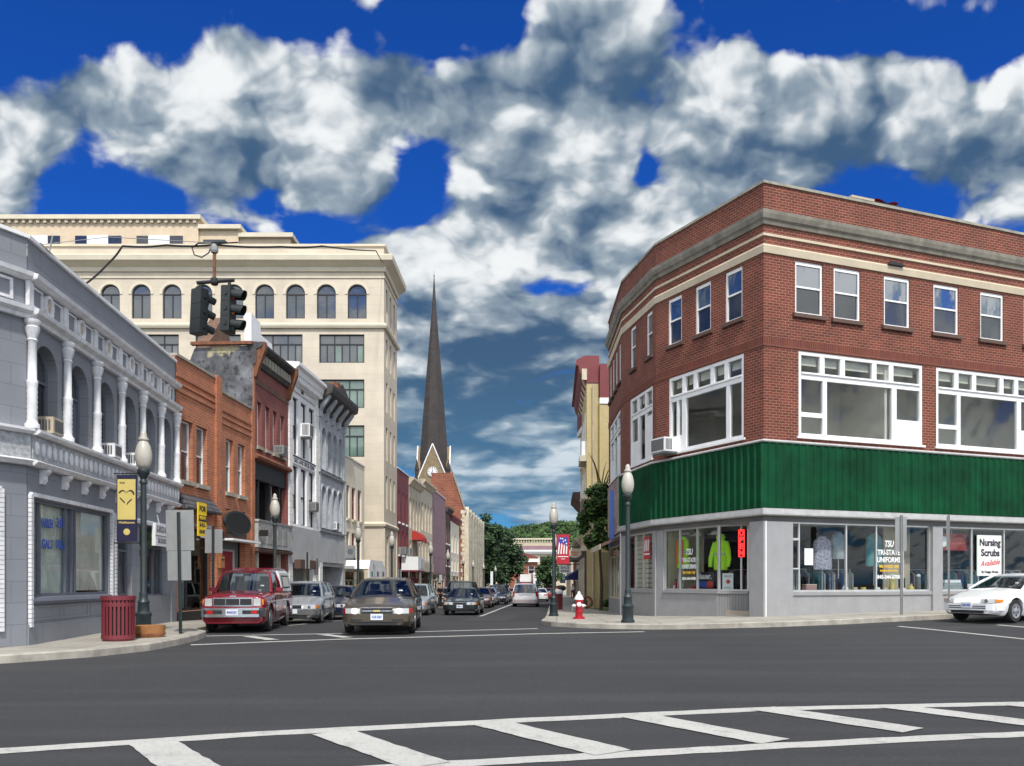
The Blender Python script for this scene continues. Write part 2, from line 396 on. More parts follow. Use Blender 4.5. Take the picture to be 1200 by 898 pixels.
def arch(x0, x1, z0, z1, n=12, rise=None):
    r = (x1 - x0) / 2; h = r if rise is None else rise; zs = z1 - h; c = (x0 + x1) / 2
    return [(x0, z0), (x1, z0)] + [(c + r * math.cos(math.pi * k / n), zs + h * math.sin(math.pi * k / n)) for k in range(n + 1)]
def text(name, body, size, mat, parent, Mx, width=None, bold=0, shear=0, spacing=1, align='CENTER', ext=.003, **k):
    c = bpy.data.curves.new(name, 'FONT'); c.body = body; c.size = size; c.align_x = align; c.align_y = 'CENTER'; c.extrude = ext
    c.offset = bold * size; c.shear = shear; c.space_character = spacing; c.resolution_u = 3
    o = bpy.data.objects.new(name, c); COL.objects.link(o)
    bpy.context.view_layer.update()
    me = bpy.data.meshes.new_from_object(o); bpy.data.objects.remove(o); bpy.data.curves.remove(c)
    me.name = name; me.materials.clear(); me.materials.append(mat)
    sx = 1
    if width:
        xs = [v.co.x for v in me.vertices]; sx = width / (max(xs) - min(xs))
    me.transform(Matrix.Rotation(R(90), 4, 'X') @ Matrix.Diagonal((sx, 1, 1, 1)))   # stands upright, read from -y
    return ob(name, me, parent, Mx, **k)

# ------------------------------------------------------------------ windows (meshes shared by equal windows)
CACHE = {}
def shared(key, fn):
    if key not in CACHE: CACHE[key] = fn()
    return CACHE[key]
def sash_window(parent, x, z, w, h, fm=None, fw=.07, d=.08, panes=(None, None), meet=.5, sill=None, sillm=None, lintel=None, Mx=None, mullion=0, arched=False, rise=None, label=None, casing=0, top=0, mat_key=''):
    fm = fm or M.white; up = panes[0] or M.pane_sky; lo = panes[1] or M.pane_dark
    key = ('sash', round(w, 3), round(h, 3), fm.name, fw, d, meet, mullion, arched, rise, casing, top)
    def mk():
        b = MB()
        if arched:
            b.ring(arch(0, w, 0, h, 12, rise), arch(fw, w - fw, fw, h - fw, 12, None if rise is None else max(.05, rise - fw * .6)), d, d + .08)
        else:
            b.ring(rect(0, w, 0, h), rect(fw, w - fw, fw, h - fw - top), d, d + .08)
        if casing: b.ring(rect(-casing, w + casing, -.0, h + casing), rect(0, w, 0, h), -.03, .0)
        if meet: b.box(fw - .004, w - fw + .004, d + .006, d + .07, h * meet - fw * .4, h * meet + fw * .4)
        zt = (h - fw) if not meet or not arched else h * meet
        for k in range(mullion):
            xm = w * (k + 1) / (mullion + 1); b.box(xm - fw * .35, xm + fw * .35, d + .012, d + .066, fw * .9, (h - fw * 1.0) if not arched else h - fw - (0 if mullion == 1 else .2))
        return b.mesh('window', fm)
    base = (Mx or Matrix()) @ T(x, 0, z)
    o = ob('window', shared(key, mk), parent, base, label)
    def pk(z0, z1, q, m):
        def f():
            b = MB()
            if arched and z1 > h - .01:
                b.poly([(px, d + q, pz) for px, pz in arch(fw * .5, w - fw * .5, z0, h - fw * .5, 12, None if rise is None else rise)])
            else: b.poly([(fw * .5, d + q, z0), (w - fw * .5, d + q, z0), (w - fw * .5, d + q, z1), (fw * .5, d + q, z1)])
            return b.mesh('pane', m)
        ob('pane', shared(('pane',) + key + (z0, z1, m.name), f), o)
    if meet: pk(fw * .5, h * meet, .05, lo); pk(h * meet, h - fw * .5, .035, up)
    else: pk(fw * .5, h - fw * .5, .04, up)
    if sill: ob('sill', shared(('sill', w, sill, (sillm or fm).name), lambda: MB().box(-sill, w + sill, -.10, d, -.13, -.004).mesh('sill', sillm or fm)), o)
    if lintel: ob('lintel', shared(('lintel', w, lintel, (sillm or fm).name), lambda: MB().box(-.12, w + .12, -.05, .02, h + .003, h + lintel).mesh('lintel', sillm or fm)), o)
    return o
def grid_window(parent, x, z, w, h, bars_v, rows, fm, fw=.06, d=.08, pm=None, Mx=None, label=None, name='window', pd=.05):
    """frame with bars at given fractions: rows = [(z fraction top of row, [x fractions])]"""
    b = MB(); b.ring(rect(0, w, 0, h), rect(fw, w - fw, fw, h - fw), d, d + .09)
    z0 = fw
    for top, xs in rows:
        z1 = h * top if top < 1 else h - fw
        if top < 1: b.box(fw - .003, w - fw + .003, d - .01, d + .08, z1 - fw * .5, z1 + fw * .5)
        for q in xs: b.box(w * q - fw * .45, w * q + fw * .45, d + .004, d + .084, z0, z1)
        z0 = z1
    o = b.build(name, fm, parent, (Mx or Matrix()) @ T(x, 0, z), label=label)
    MB().box(fw * .5, w - fw * .5, d + pd, d + pd + .008, fw * .5, h - fw * .5).build('pane', pm or M.pane_slate, o)
    return o
def body(b, Wd, H, D, outline_top=None):
    """side, back and roof sheets behind a facade (the front sheet is added by wall)"""
    b.poly([(0, D, 0), (0, .0, 0), (0, .0, H), (0, D, H)]); b.poly([(Wd, 0, 0), (Wd, D, 0), (Wd, D, H), (Wd, 0, H)])
    b.poly([(Wd, D, 0), (0, D, 0), (0, D, H), (Wd, D, H)])
def roof(parent, Wd, H, D, drop=.35, m=None): return MB().box(.02, Wd - .02, .06, D - .02, H - drop - .1, H - drop).build('roof', m or M.tar, parent)
AC_LAB = 'air conditioners sitting in windows'
def air_con(Mx, label, m=None, w=.62, h=.40, dp=.42):
    t = thing('air_conditioner', label, 'air conditioner', Mx, AC_LAB)
    b = MB().box(-w / 2, w / 2, -dp, .05, 0, h); b.build('casing', m or M.signwhite, t)
    b = MB(); b.mi = 0
    b.box(-w / 2 + .05, w / 2 - .05, -dp - .012, -dp - .002, .05, h - .05)
    for k in range(5): b.box(w / 2 + .002, w / 2 + .012, -dp + .06 + k * .06, -dp + .095 + k * .06, .06, h - .06)
    for k in range(5): b.box(-w / 2 - .012, -w / 2 - .002, -dp + .06 + k * .06, -dp + .095 + k * .06, .06, h - .06)
    b.build('grille', M.shade_gray, t)
    MB().box(-w / 2 + .05, w / 2 - .05, -dp + .02, 0, -.06, -.003).build('bracket', M.galv, t)
    return t

# ------------------------------------------------------------------ ground, road, pavements
def lerp(x, ks):
    if x <= ks[0][0]: return ks[0][1]
    for (a, p), (b, q) in zip(ks, ks[1:]):
        if x <= b: return p + (q - p) * (x - a) / (b - a)
    return ks[-1][1]
def smooth(x, a, b):
    t = min(1, max(0, (x - a) / (b - a))); return t * t * (3 - 2 * t)
def zg(x, y):
    z = lerp(y, [(-20, 0), (8, 0), (14, .03), (20, .08), (26, .09), (30, .0), (34, -.1), (43, -.25), (62, -.38), (102, -.72), (150, -1.0), (400, -1.5)])
    return z + .025 * min(25, max(0, x - 4)) * smooth(y, 16, 26) * (1 - smooth(y, 40, 70))
WALK = .15
def zs(x, y): return zg(x, y) + WALK
asph = MT('asphalt')
f1 = asph.noise(.16, 6, .6); f2 = asph.noise(22, 6, .8); f3 = asph.noise(1.1, 8, .7, dist=.6)
mp = asph.n('Mapping'); mp.inputs['Scale'].default_value = (.08, 1.4, 1); mp.inputs['Rotation'].default_value = (0, 0, R(-14)); asph.l(asph.tc.outputs['Object'], mp.inputs[0])
f4 = asph.noise(.9, 6, .6, mp.outputs[0])
cc = asph.ramp(f1, [(.3, (.026, .026, .0275)), (.7, (.041, .041, .0425))])
cc = asph.mix(asph.ramp(f3, [(.42, 0), (.75, .35)]), cc, (.022, .022, .023))
cc = asph.mix(asph.ramp(f4, [(.48, 0.0), (.72, .6)]), cc, (.062, .062, .063))
cc = asph.mix(.85, cc, asph.ramp(f2, [(.28, .35), (.5, .82), (.74, 1.35)]), 'MULTIPLY')
spk = asph.noise(75, 2, .6); cc = asph.mix(asph.ramp(spk, [(.62, 0), (.74, .45)]), cc, (.12, .12, .116))
vo = asph.n('TexVoronoi', feature='DISTANCE_TO_EDGE'); vo.inputs['Scale'].default_value = .22; wv = asph.n('TexNoise'); wv.inputs['Scale'].default_value = .8; wv.inputs['Detail'].default_value = 6
asph.l(asph.tc.outputs['Object'], wv.inputs['Vector']); asph.l(asph.mix(.18, asph.tc.outputs['Object'], wv.outputs[1]), vo.inputs['Vector'])
cc = asph.mix(asph.ramp(vo.outputs[0], [(.0, .35), (.0025, 0)]), cc, (.022, .022, .024))
asph.bump(asph.noise(60, 4, .7), .35, .012); M.asphalt = asph.set(cc, .88)
wk = MT('pavement_concrete')
bt = wk.n('TexBrick'); mp = wk.n('Mapping'); mp.inputs['Rotation'].default_value = (0, 0, R(3)); wk.l(wk.tc.outputs['Object'], mp.inputs[0]); wk.l(mp.outputs[0], bt.inputs['Vector'])
for k, v in (('Scale', 1), ('Mortar Size', .014), ('Brick Width', 1.5), ('Row Height', 1.5), ('Mortar Smooth', .2)): bt.inputs[k].default_value = v
bt.offset = 0
bt.inputs['Color1'].default_value = (.42, .39, .33, 1); bt.inputs['Color2'].default_value = (.36, .335, .285, 1); bt.inputs['Mortar'].default_value = (.16, .15, .13, 1)
M.walk = wk.set(wk.mix(1, bt.outputs[0], wk.ramp(wk.noise(.7, 9, .7), [(.3, .62), (.7, 1.06)]), 'MULTIPLY'), .9)
M.kerb = paint('kerb_granite', (.36, .33, .28), .85, .35, 2.5, bump=.4, stain=.5, stainc=(.14, .12, .10))
pm = MT('worn_road_paint'); g = pm.noise(3.2, 10, .8); g2 = pm.noise(.9, 6, .7)
pc = pm.mix(pm.ramp(g2, [(.35, 0), (.75, .5)]), (.47, .46, .425), (.34, .33, .305))
pc = pm.mix(pm.ramp(g, [(.52, .0), (.66, .5)]), pc, (.13, .13, .128)); pc = pm.mix(pm.ramp(pm.noise(26, 4, .7), [(.5, 0), (.7, .5)]), pc, (.20, .20, .19))
M.roadpaint = pm.set(pc, .85)
M.yellowpaint = paint('worn_yellow_paint', (.42, .30, .05), .8, .5, 6)
M.grass = paint('short_grass', (.07, .12, .025), .9, .4, 8)
M.earth = paint('far_ground', (.16, .16, .13), .95, .2)

MB().box(-4500, 4500, -600, 7000, -4.2, -2.6).build('ground', M.earth, kind='structure')
ys = [-16 + i for i in range(0, 84)] + [70 + 6 * i for i in range(0, 56)]; xs = [-62 + 2 * i for i in range(63)]
b = MB()
for y in ys: b.pts([(x, y, zg(x, y)) for x in xs])
for j in range(len(ys) - 1):
    for i in range(len(xs) - 1): k = j * len(xs) + i; b.face(k, k + 1, k + 1 + len(xs), k + len(xs))
b.build('road', M.asphalt, smooth=60, kind='structure')
def KL(y): return -8.36 + .04 * y
def WL(y): return -10.36 + .04 * y
def KR(y): return -.38 + .05 * y
KLEFT = [(-60, 13.0), (-20, 13.4), (-12, 13.7), (-9.8, 14.1), (-8.7, 14.8), (-7.8, 15.9), (-7.3, 17.2), (-7.25, 18.6), (-7.35, 20), (-7.6, 21.2), (-8.3, 22.2), (-8.6, 25), (-8.65, 29), (-8.65, 34), (-8.2, 40), (-7.5, 47), (-6.6, 54)] + [(KL(y), y) for y in (60, 68, 78, 90, 105, 125, 150, 190, 240)]
WLEFT = [(-60, 20), (-20, 20), (-14, 19), (-12, 19), (-11.5, 19), (-11, 19), (-10.5, 19), (-10.3, 20), (-10.2, 21), (-10.3, 22), (-10.6, 23.5), (-10.8, 26), (-11, 29), (-11, 34), (-11, 40), (-11, 47), (-9.6, 54)] + [(WL(y) - 6, y) for y in (60, 68, 78, 90, 105, 125, 150, 190, 240)]
KRIGHT = [(KR(y), y) for y in (240, 190, 150, 125, 105, 90, 78, 68, 60, 52, 46, 40, 35, 31)] + [(.98, 28.6), (.95, 27.2), (1.2, 26.0), (1.9, 25.1), (3.0, 24.5), (4.8, 24.1), (7.2, 24.1), (9.6, 24.6), (13, 25.8), (20, 28.6), (32, 33.6), (58, 44)]
WRIGHT = [(KR(y) + 9, y) for y in (240, 190, 150, 125, 105, 90, 78, 68, 60, 52, 46)] + [(6.5, 40.5), (6.5, 37), (6.5, 34.5), (6.6, 33.6), (6.8, 33), (7, 32), (7.3, 31), (7.8, 30), (8.6, 29), (9.5, 29.2), (11, 29.9), (14, 31), (21, 33.6), (33, 38.4), (58, 50)]
def offs(P, d):
    out = []
    for i, p in enumerate(P):
        a = Vector(P[max(0, i - 1)]); c = Vector(P[min(len(P) - 1, i + 1)]); t = (c - a).normalized(); out.append((p[0] - t.y * d, p[1] + t.x * d))
    return out
def fine(P, n=3):
    o = []
    for p, q in zip(P, P[1:]): o += [(p[0] + (q[0] - p[0]) * k / n, p[1] + (q[1] - p[1]) * k / n) for k in range(n)]
    return o + [P[-1]]
def pavement(K, Wl):
    Ki = fine(offs(K, .16)); Kf = fine(K); Wf = fine(Wl)
    b = MB(); m = 5
    for k in range(m):
        ra = [(p[0] + (q[0] - p[0]) * k / m, p[1] + (q[1] - p[1]) * k / m) for p, q in zip(Ki, Wf)]
        rb = [(p[0] + (q[0] - p[0]) * (k + 1) / m, p[1] + (q[1] - p[1]) * (k + 1) / m) for p, q in zip(Ki, Wf)]
        b.strip([(x, y, zs(x, y)) for x, y in ra], [(x, y, zs(x, y)) for x, y in rb])
    b.build('pavement', M.walk, kind='structure')
    b = MB(); Kb = fine(offs(K, .025))
    b.strip([(x, y, zg(x, y) - .03) for x, y in Kf], [(x, y, zs(x, y) - .02) for x, y in Kf])
    b.strip([(x, y, zs(x, y) - .02) for x, y in Kf], [(x, y, zs(x, y) + .006) for x, y in Kb])
    b.strip([(x, y, zs(x, y) + .006) for x, y in Kb], [(x, y, zs(x, y) + .006) for x, y in Ki])
    b.strip([(x, y, zs(x, y) + .006) for x, y in Ki], [(x, y, zs(x, y) - .02) for x, y in Ki])
    b.build('kerb', M.kerb, kind='structure')
pavement(KLEFT, WLEFT); pavement(KRIGHT, WRIGHT)
def mark(name, P, w, m=None, lift=.005):
    P = fine(P, 12); A_ = offs(P, w / 2); B_ = offs(P, -w / 2)
    rg = random.Random(len(P) * 13 + int(P[0][0] * 100)); j = lambda: rg.uniform(-.012, .012)
    MB().strip([(x + j(), y + j(), zg(x, y) + lift) for x, y in B_], [(x + j(), y + j(), zg(x, y) + lift) for x, y in A_]).build(name, m or M.roadpaint, kind='structure')
mark('crosswalk_line', [(-7.5, 6.3), (-4.34, 7.3), (-2.44, 8.1), (0, 8.85), (2.9, 9.65), (5.96, 10.05), (10, 10.4)], .26)
mark('crosswalk_line', [(-7.5, 4.75), (-3, 6.05), (0, 6.9), (2.25, 7.5), (4.35, 8.0), (6.5, 8.35), (10, 8.8)], .25)
for k in range(-1, 7):
    xt = -3.2 + 1.52 * k; yt = 7.72 + (xt + 3.2) * .33 if xt < 3 else 9.72 + (xt - 3) * .12
    mark('crosswalk_stripe', [(xt - .04, yt - .05), (xt + 1.02, yt - 1.52 + max(0, k - 3) * .06)], .40, lift=.010)
mark('crosswalk_line', [(-7.0, 18.6), (-4, 20.3), (-2.3, 21.0), (.85, 22.4), (3.6, 23.2)], .22); mark('crosswalk_line', [(-7.7, 21.4), (-4, 22.6), (-2.3, 23.3), (.75, 24.7)], .2)
mark('crosswalk_stripe', [(-6.6, 21.3), (-5.6, 20.0)], .3, lift=.010); mark('crosswalk_stripe', [(-4.9, 22.0), (-4.0, 20.8)], .3, lift=.010)
mark('crosswalk_line', [(10.6, 23.4), (11.1, 21.6), (12.2, 18.0)], .15); mark('crosswalk_line', [(13.2, 23.2), (13.8, 21.4), (15.2, 18.2)], .15)
mark('lane_line', [(-1.55, 41), (-1.1, 50), (-.5, 62), (.9, 90), (2.2, 125)], .16)
mark('lane_line', [(-7.0, 25.5), (-6.9, 31), (-6.2, 42)], .10)
# repair patch in the road
mark('road_patch', [(-1.2, 33), (-.4, 45)], 2.0, paint('dark_patch', (.040, .040, .043), .9, .2, 6), .004)
b = MB(); b.strip([(4.9, 44.6, zs(5, 44.6) + .012), (8.5, 44.4, zs(8, 44.4) + .012)], [(4.6, 49.6, zs(5, 49) + .012), (9, 49.6, zs(9, 49.6) + .012)]); b.build('grass', M.grass, kind='stuff')

# ------------------------------------------------------------------ grey painted corner building
def gray_building():
    z0 = .20; F, L = frame((-9.47, 16.67), (-10.29, 26.06), z0)
    t = thing('painted_arcade_building', 'two storey gray painted corner building with white columns, arched windows and medallion frieze', 'building', F)
    C, CL = frame((-10.35, 14.9), (-9.475, 16.665), z0); C = F.inverted() @ C          # canted corner bay
    X, XL = frame((-30, 15.6), (-10.355, 14.9), z0); X = F.inverted() @ X
    H = 7.95
    cols = [.02, 1.62, 3.22, 4.78, 6.32, 7.86, 9.32]
    holes = [arch(a + .28, b - .28, 4.25, 6.06, 14) for a, b in zip(cols, cols[1:])]
    holes += [rect(.16, 4.2, .95, 2.9), rect(4.55, 5.75, .25, 2.75), rect(6.3, 8.6, .85, 2.75)]
    b = MB(); b.wall(rect(0, L, 0, H), holes, .3); b.poly([(L, 0, 0), (L, 14, 0), (L, 14, H), (L, 0, H)])
    b.poly([(L, 14, H - .3), (-.02, 14, H - .3), (-.02, .05, H - .3), (L, .05, H - .3)]); b.build('wall', M.gray_facade, t)
    b = MB(); b.wall(rect(0, CL, 0, H), [rect(.3, CL - .62, .05, 2.95)], .4); b.build('wall', M.gray_facade, t, C)
    b = MB(); b.wall(rect(0, XL, 0, H), [rect(XL - 4.5, XL - 1, .8, 2.8)], .3); b.poly([(XL, .0, H - .3), (0, 0, H - .3), (0, 10, H - .3), (XL - .9, 10, H - .3)]); b.build('wall', M.gray_facade, t, X)
    MB().box(XL - 4.5, XL - 1, .25, .3, .8, 2.8).build('window', M.pane_slate, t, X)
    d = MB().box(.3, CL - .62, .33, .39, .05, 2.95).build('door', paint('purple_black_door', (.028, .02, .045), .4, .1), t, C)
    MB().box(CL - .9, CL - .85, .28, .33, 1.0, 1.2).build('handle', M.alu, d)
    cap = [(-.06, H), (.12, H), (.12, H + .07), (-.06, H + .07)]
    lower = [(.0, 6.37), (-.10, 6.37), (-.12, 6.44), (-.22, 6.5), (-.24, 6.58), (-.1, 6.62), (.0, 6.64)]
    upper = [(.0, 7.12), (-.10, 7.13), (-.2, 7.18), (-.22, 7.26), (-.08, 7.3), (.0, 7.3)]
    ledge = [(.0, 4.12), (-.2, 4.12), (-.26, 4.17), (-.26, 4.22), (.0, 4.24)]; ledge2 = [(.0, 3.52), (-.14, 3.52), (-.22, 3.6), (-.14, 3.64), (.0, 3.64)]
    for Mx, a, e in ((None, -.02, L), (C, .0, CL), (X, 12, XL)):
        for nm, p, m in (('coping', cap, M.white), ('cornice', upper, M.gray_trim), ('cornice', lower, M.gray_trim), ('ledge', ledge, M.gray_trim), ('ledge', ledge2, M.gray_trim)):
            MB().extr(p, a, e).build(nm, m, t, Mx)
        MB().box(a, e, -.12, -.001, 3.645, 4.118).build('relief_band', M.relief, t, Mx)
    b = MB()
    for k in range(int(L / .26)):                              # modelled scrollwork along the band
        x = .14 + k * .262
        b.lathe([(0, -.012), (.085, 0), (.085, .02), (.045, .03), (0, .045)], 8)
        n = 40
        for i in range(len(b.v) - n, len(b.v)): vx, vy, vz = b.v[i]; b.v[i] = (x + vx, -.12 - vz, 3.88 + vy * 1.6)
    b.build('scrollwork', M.gray_trim, t)
    for x in [.6 + 1.02 * k for k in range(9)]:
        ob('corbel', shared('corbel', lambda: MB().extr([(0, 3.22), (-.05, 3.22), (-.09, 3.3), (-.08, 3.38), (-.16, 3.46), (-.16, 3.51), (0, 3.51)], -.085, .085).mesh('corbel', M.gray_trim)), t, T(x, 0, 0))
    for s in cols:                                             # twisted columns on the ledge
        b = MB(); prof = [(.17, 4.242), (.17, 4.33), (.13, 4.36), (.12, 4.4)]
        for k in range(14): prof += [(.112 + .012 * (k % 2), 4.42 + k * .05)]
        prof += [(.13, 5.14), (.13, 5.18), (.105, 5.2), (.10, 5.94), (.13, 5.97), (.10, 6.0), (.15, 6.12), (.18, 6.22), (.13, 6.25), (.19, 6.3), (.19, 6.366)]
        b.lathe([(r_ * .80, z_) for r_, z_ in prof], 12, (s, -.085, 0)); b.build('column', M.gray_trim, t, smooth=50)
    MB().lathe([(.17, 4.242), (.12, 4.36), (.11, 5.1), (.14, 5.16), (.10, 5.9), (.18, 6.2), (.19, 6.366)], 12, (CL - 1.2, -.13, 0)).build('column', M.gray_trim, t, C, 50)
    for a, e in zip(cols, cols[1:]):                           # medallion frieze
        c = (a + e) / 2
        MB().box(a - .09, a + .09, -.075, -.001, 6.642, 7.118).build('frieze_block', M.gray_trim, t); b = MB(); n = 18
        oc = [(c + .19 * math.cos(2 * math.pi * k / n), 6.88 + .225 * math.sin(2 * math.pi * k / n)) for k in range(n)]; ic = [(c + .135 * math.cos(2 * math.pi * k / n), 6.88 + .17 * math.sin(2 * math.pi * k / n)) for k in range(n)]
        b.ring(oc, ic, -.08, -.001); b.build('medallion', M.gray_trim, t)
        MB().lathe([(.13, 0), (.11, .03), (.05, .06), (0, .07)], 12).build('medallion_relief', M.tan, t, T(c, -.002, 6.88) @ Matrix.Rotation(R(90), 4, 'X'), 60)
        for u, v in ((a + .12, c - .23), (c + .23, e - .12)): MB().ring(rect(u, v, 6.68, 7.08), rect(u + .035, v - .035, 6.715, 7.045), -.04, -.001).build('panel_moulding', M.gray_trim, t)
    MB().ring(rect(.2, CL - .3, 6.68, 7.08), rect(.25, CL - .35, 6.73, 7.03), -.04, -.001).build('panel_moulding', M.gray_trim, t, C)
    for i, (a, e) in enumerate(zip(cols, cols[1:])):
        lo = M.pane_dark if i in (0, 2, 3) else M.gray_recess
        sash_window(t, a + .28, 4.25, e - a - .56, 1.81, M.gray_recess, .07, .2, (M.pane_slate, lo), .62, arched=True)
        if i in (0, 2, 3): MB().box(a + .36, a + .62, .27, .275, 4.75, 5.32).build('blind', M.pane_board, t)
    # shop front: roped moulding round the openings, panes, stall riser
    def rope(x0, x1, z0, z1, Mx=None, legs=(1, 1)):
        b = MB(); path = []
        if legs[0]: path += [(x0, -.04, z0)]
        path += [(x0, -.04, z1), (x1, -.04, z1)]
        if legs[1]: path += [(x1, -.04, z0)]
        for p, q in zip(path, path[1:]):
            n = max(2, int((Vector(q) - Vector(p)).length / .09))
            for k in range(n):
                u = Vector(p).lerp(Vector(q), (k + .5) / n); b.box(u.x - .05, u.x + .05, u.y - .028, u.y + .038, u.z - .04, u.z + .04)
        return b.build('rope_moulding', M.gray_trim, t, Mx)
    rope(.08, 4.28, .35, 2.97); rope(.2, CL - .54, .3, 3.02, C, (0, 1)); rope(4.48, 5.82, .35, 2.84, None, (1, 0))
    o = grid_window(t, .16, .95, 4.04, 1.95, [], [(2, [.12, .42, .5, .54])], M.gray_recess, .06, .04, M.glass, name='shop_window')
    MB().box(1.98, 2.25, .115, .15, 1.0, 2.85).build('panel', M.gray_facade, t)
    MB().poly([(.1, .16, .98), (1.98, .16, .98), (1.98, .16, 2.95), (.1, .16, 2.95)]).build('window_blind', paint('pale_green_blind', (.74, .78, .69), .85, .30, 2), t)
    b = MB()                                                    # hanging curtain with folds
    n = 40; b.strip([(2.25 + 2.0 * k / n, .19 + .03 * math.sin(k * 1.9), 1.05) for k in range(n + 1)], [(2.25 + 2.0 * k / n, .19 + .02 * math.sin(k * 1.9), 2.95) for k in range(n + 1)]); b.build('curtain', paint('beige_curtain', (.76, .71, .60), .9, .12, 4), t)
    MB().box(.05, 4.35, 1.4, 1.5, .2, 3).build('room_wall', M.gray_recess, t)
    MB().box(.05, 4.35, .3, 1.4, .85, .94).build('window_board', M.shade_gray, t)
    for txt, x, z, w, sz in (('WARREN', .98, 2.45, .62, .26), ('GALS', 1.03, 2.02, .48, .26), ('343-', 1.68, 2.5, .42, .28), ('10655', 1.7, 2.04, .5, .28)):
        text('lettering', txt, sz, M.inkblue, o, T(x - .16, .075, z - .95), w, .03)
    MB().extr([(0, .80), (-.07, .80), (-.09, .86), (-.05, .93), (0, .945)], .1, 4.35).build('sill', M.gray_recess, t)
    MB().extr([(0, .0), (-.03, .0), (-.03, .40), (0, .43)], .0, 4.5).build('plinth', M.gray_facade, t)
    b = MB()
    for x0, x1 in ((.2, 1.5), (1.62, 2.9), (3.02, 4.2)): b.ring(rect(x0, x1, .47, .77), rect(x0 + .04, x1 - .04, .51, .73), -.02, -.001)
    b.build('riser_panels', M.gray_facade, t)
    # recessed entrance bay and second shop window
    o = grid_window(t, 4.55, .25, 1.2, 2.5, [], [(.27, []), (.72, [.5]), (2, [])], M.gray_recess, .05, .12, M.glass_dim, name='shop_window')
    o = grid_window(t, 6.3, .85, 2.3, 1.9, [], [(.72, [.33, .66]), (2, [])], M.gray_recess, .06, .12, M.glass_dim, name='shop_window')
    MB().box(4.4, 8.9, 1.6, 1.7, .2, 3).build('room_wall', M.dark, t); MB().box(4.5, 8.7, .3, 1.6, .72, .78).build('window_board', M.tan, t)
    for x, z, w, h, m in ((4.75, .78, .35, .5, M.yellow), (5.2, .78, .3, .75, M.orange_fabric), (4.6, .78, .9, .1, M.yellow), (6.6, .78, .5, .9, M.tan), (7.5, .78, .4, 1.2, M.signwhite), (8.0, .78, .45, .6, M.white), (7.0, .78, .3, .5, M.grayfab)):
        MB().prism([(x, z), (x + w, z), (x + w * .86, z + h), (x + w * .14, z + h)], .5, .75).build('display_box', m, t)
    MB().extr([(0, 2.80), (-.14, 2.80), (-.16, 2.88), (0, 2.95)], 4.5, 9.2).build('cornice', M.gray_trim, t)
    MB().box(8.95, L - .01, -.05, -.001, .0, 3.2).build('pilaster', M.gray_facade, t)
    for i, lab in ((0, 'brown air conditioner in the first arched window beside the canted corner'), (2, 'white air conditioner in the third arched window of the gray building'), (3, 'white air conditioner in the fourth arched window, just left of the lamp globe')):
        air_con(F @ T(cols[i] + .95 if i else cols[i] + .85, .2, 4.27), lab, M.tan if i == 0 else M.signwhite, .48, .33, .42)
    s = thing('shop_sign', 'white two part sign board with dark lettering on the gray building beside the street lamp', 'sign', F @ T(7.55, -.22, 2.25))
    MB().box(-.62, .62, 0, .1, 0, .62).build('board', M.signwhite, s); MB().box(-.63, .63, -.012, .0, .27, .30).build('divider', M.galv, s)
    text('lettering', 'AT-WOOD HOMES', .26, M.inkgray, s, T(0, -.004, .46), 1.1, .02); text('lettering', 'SALON ROOM', .2, M.inkgray, s, T(0, -.004, .14), .85, .02)
    for x in (-.5, .5): MB().box(x - .02, x + .02, .1, .22, .5, .55).build('bracket', M.galv, s)
    MB().tube([(0, .1, .62), (0, .16, .9)], .02).build('bracket', M.white, s)
    # flue pipes and bits on the roof edge
    for k, (s_, h) in enumerate(((5.4, .5), (6.8, .45))):
        q = thing('roof_vent', ('rusty roof vent behind the parapet of the gray building', 'bent roof vent near the end of the gray building roof')[k], 'vent', F @ T(s_, 1.2, H - .3))
        MB().lathe([(.09, 0), (.09, h), (.2, h + .05), (.17, h + .2), (0, h + .26)], 10).build('pipe', M.rust, q)
gray_building()

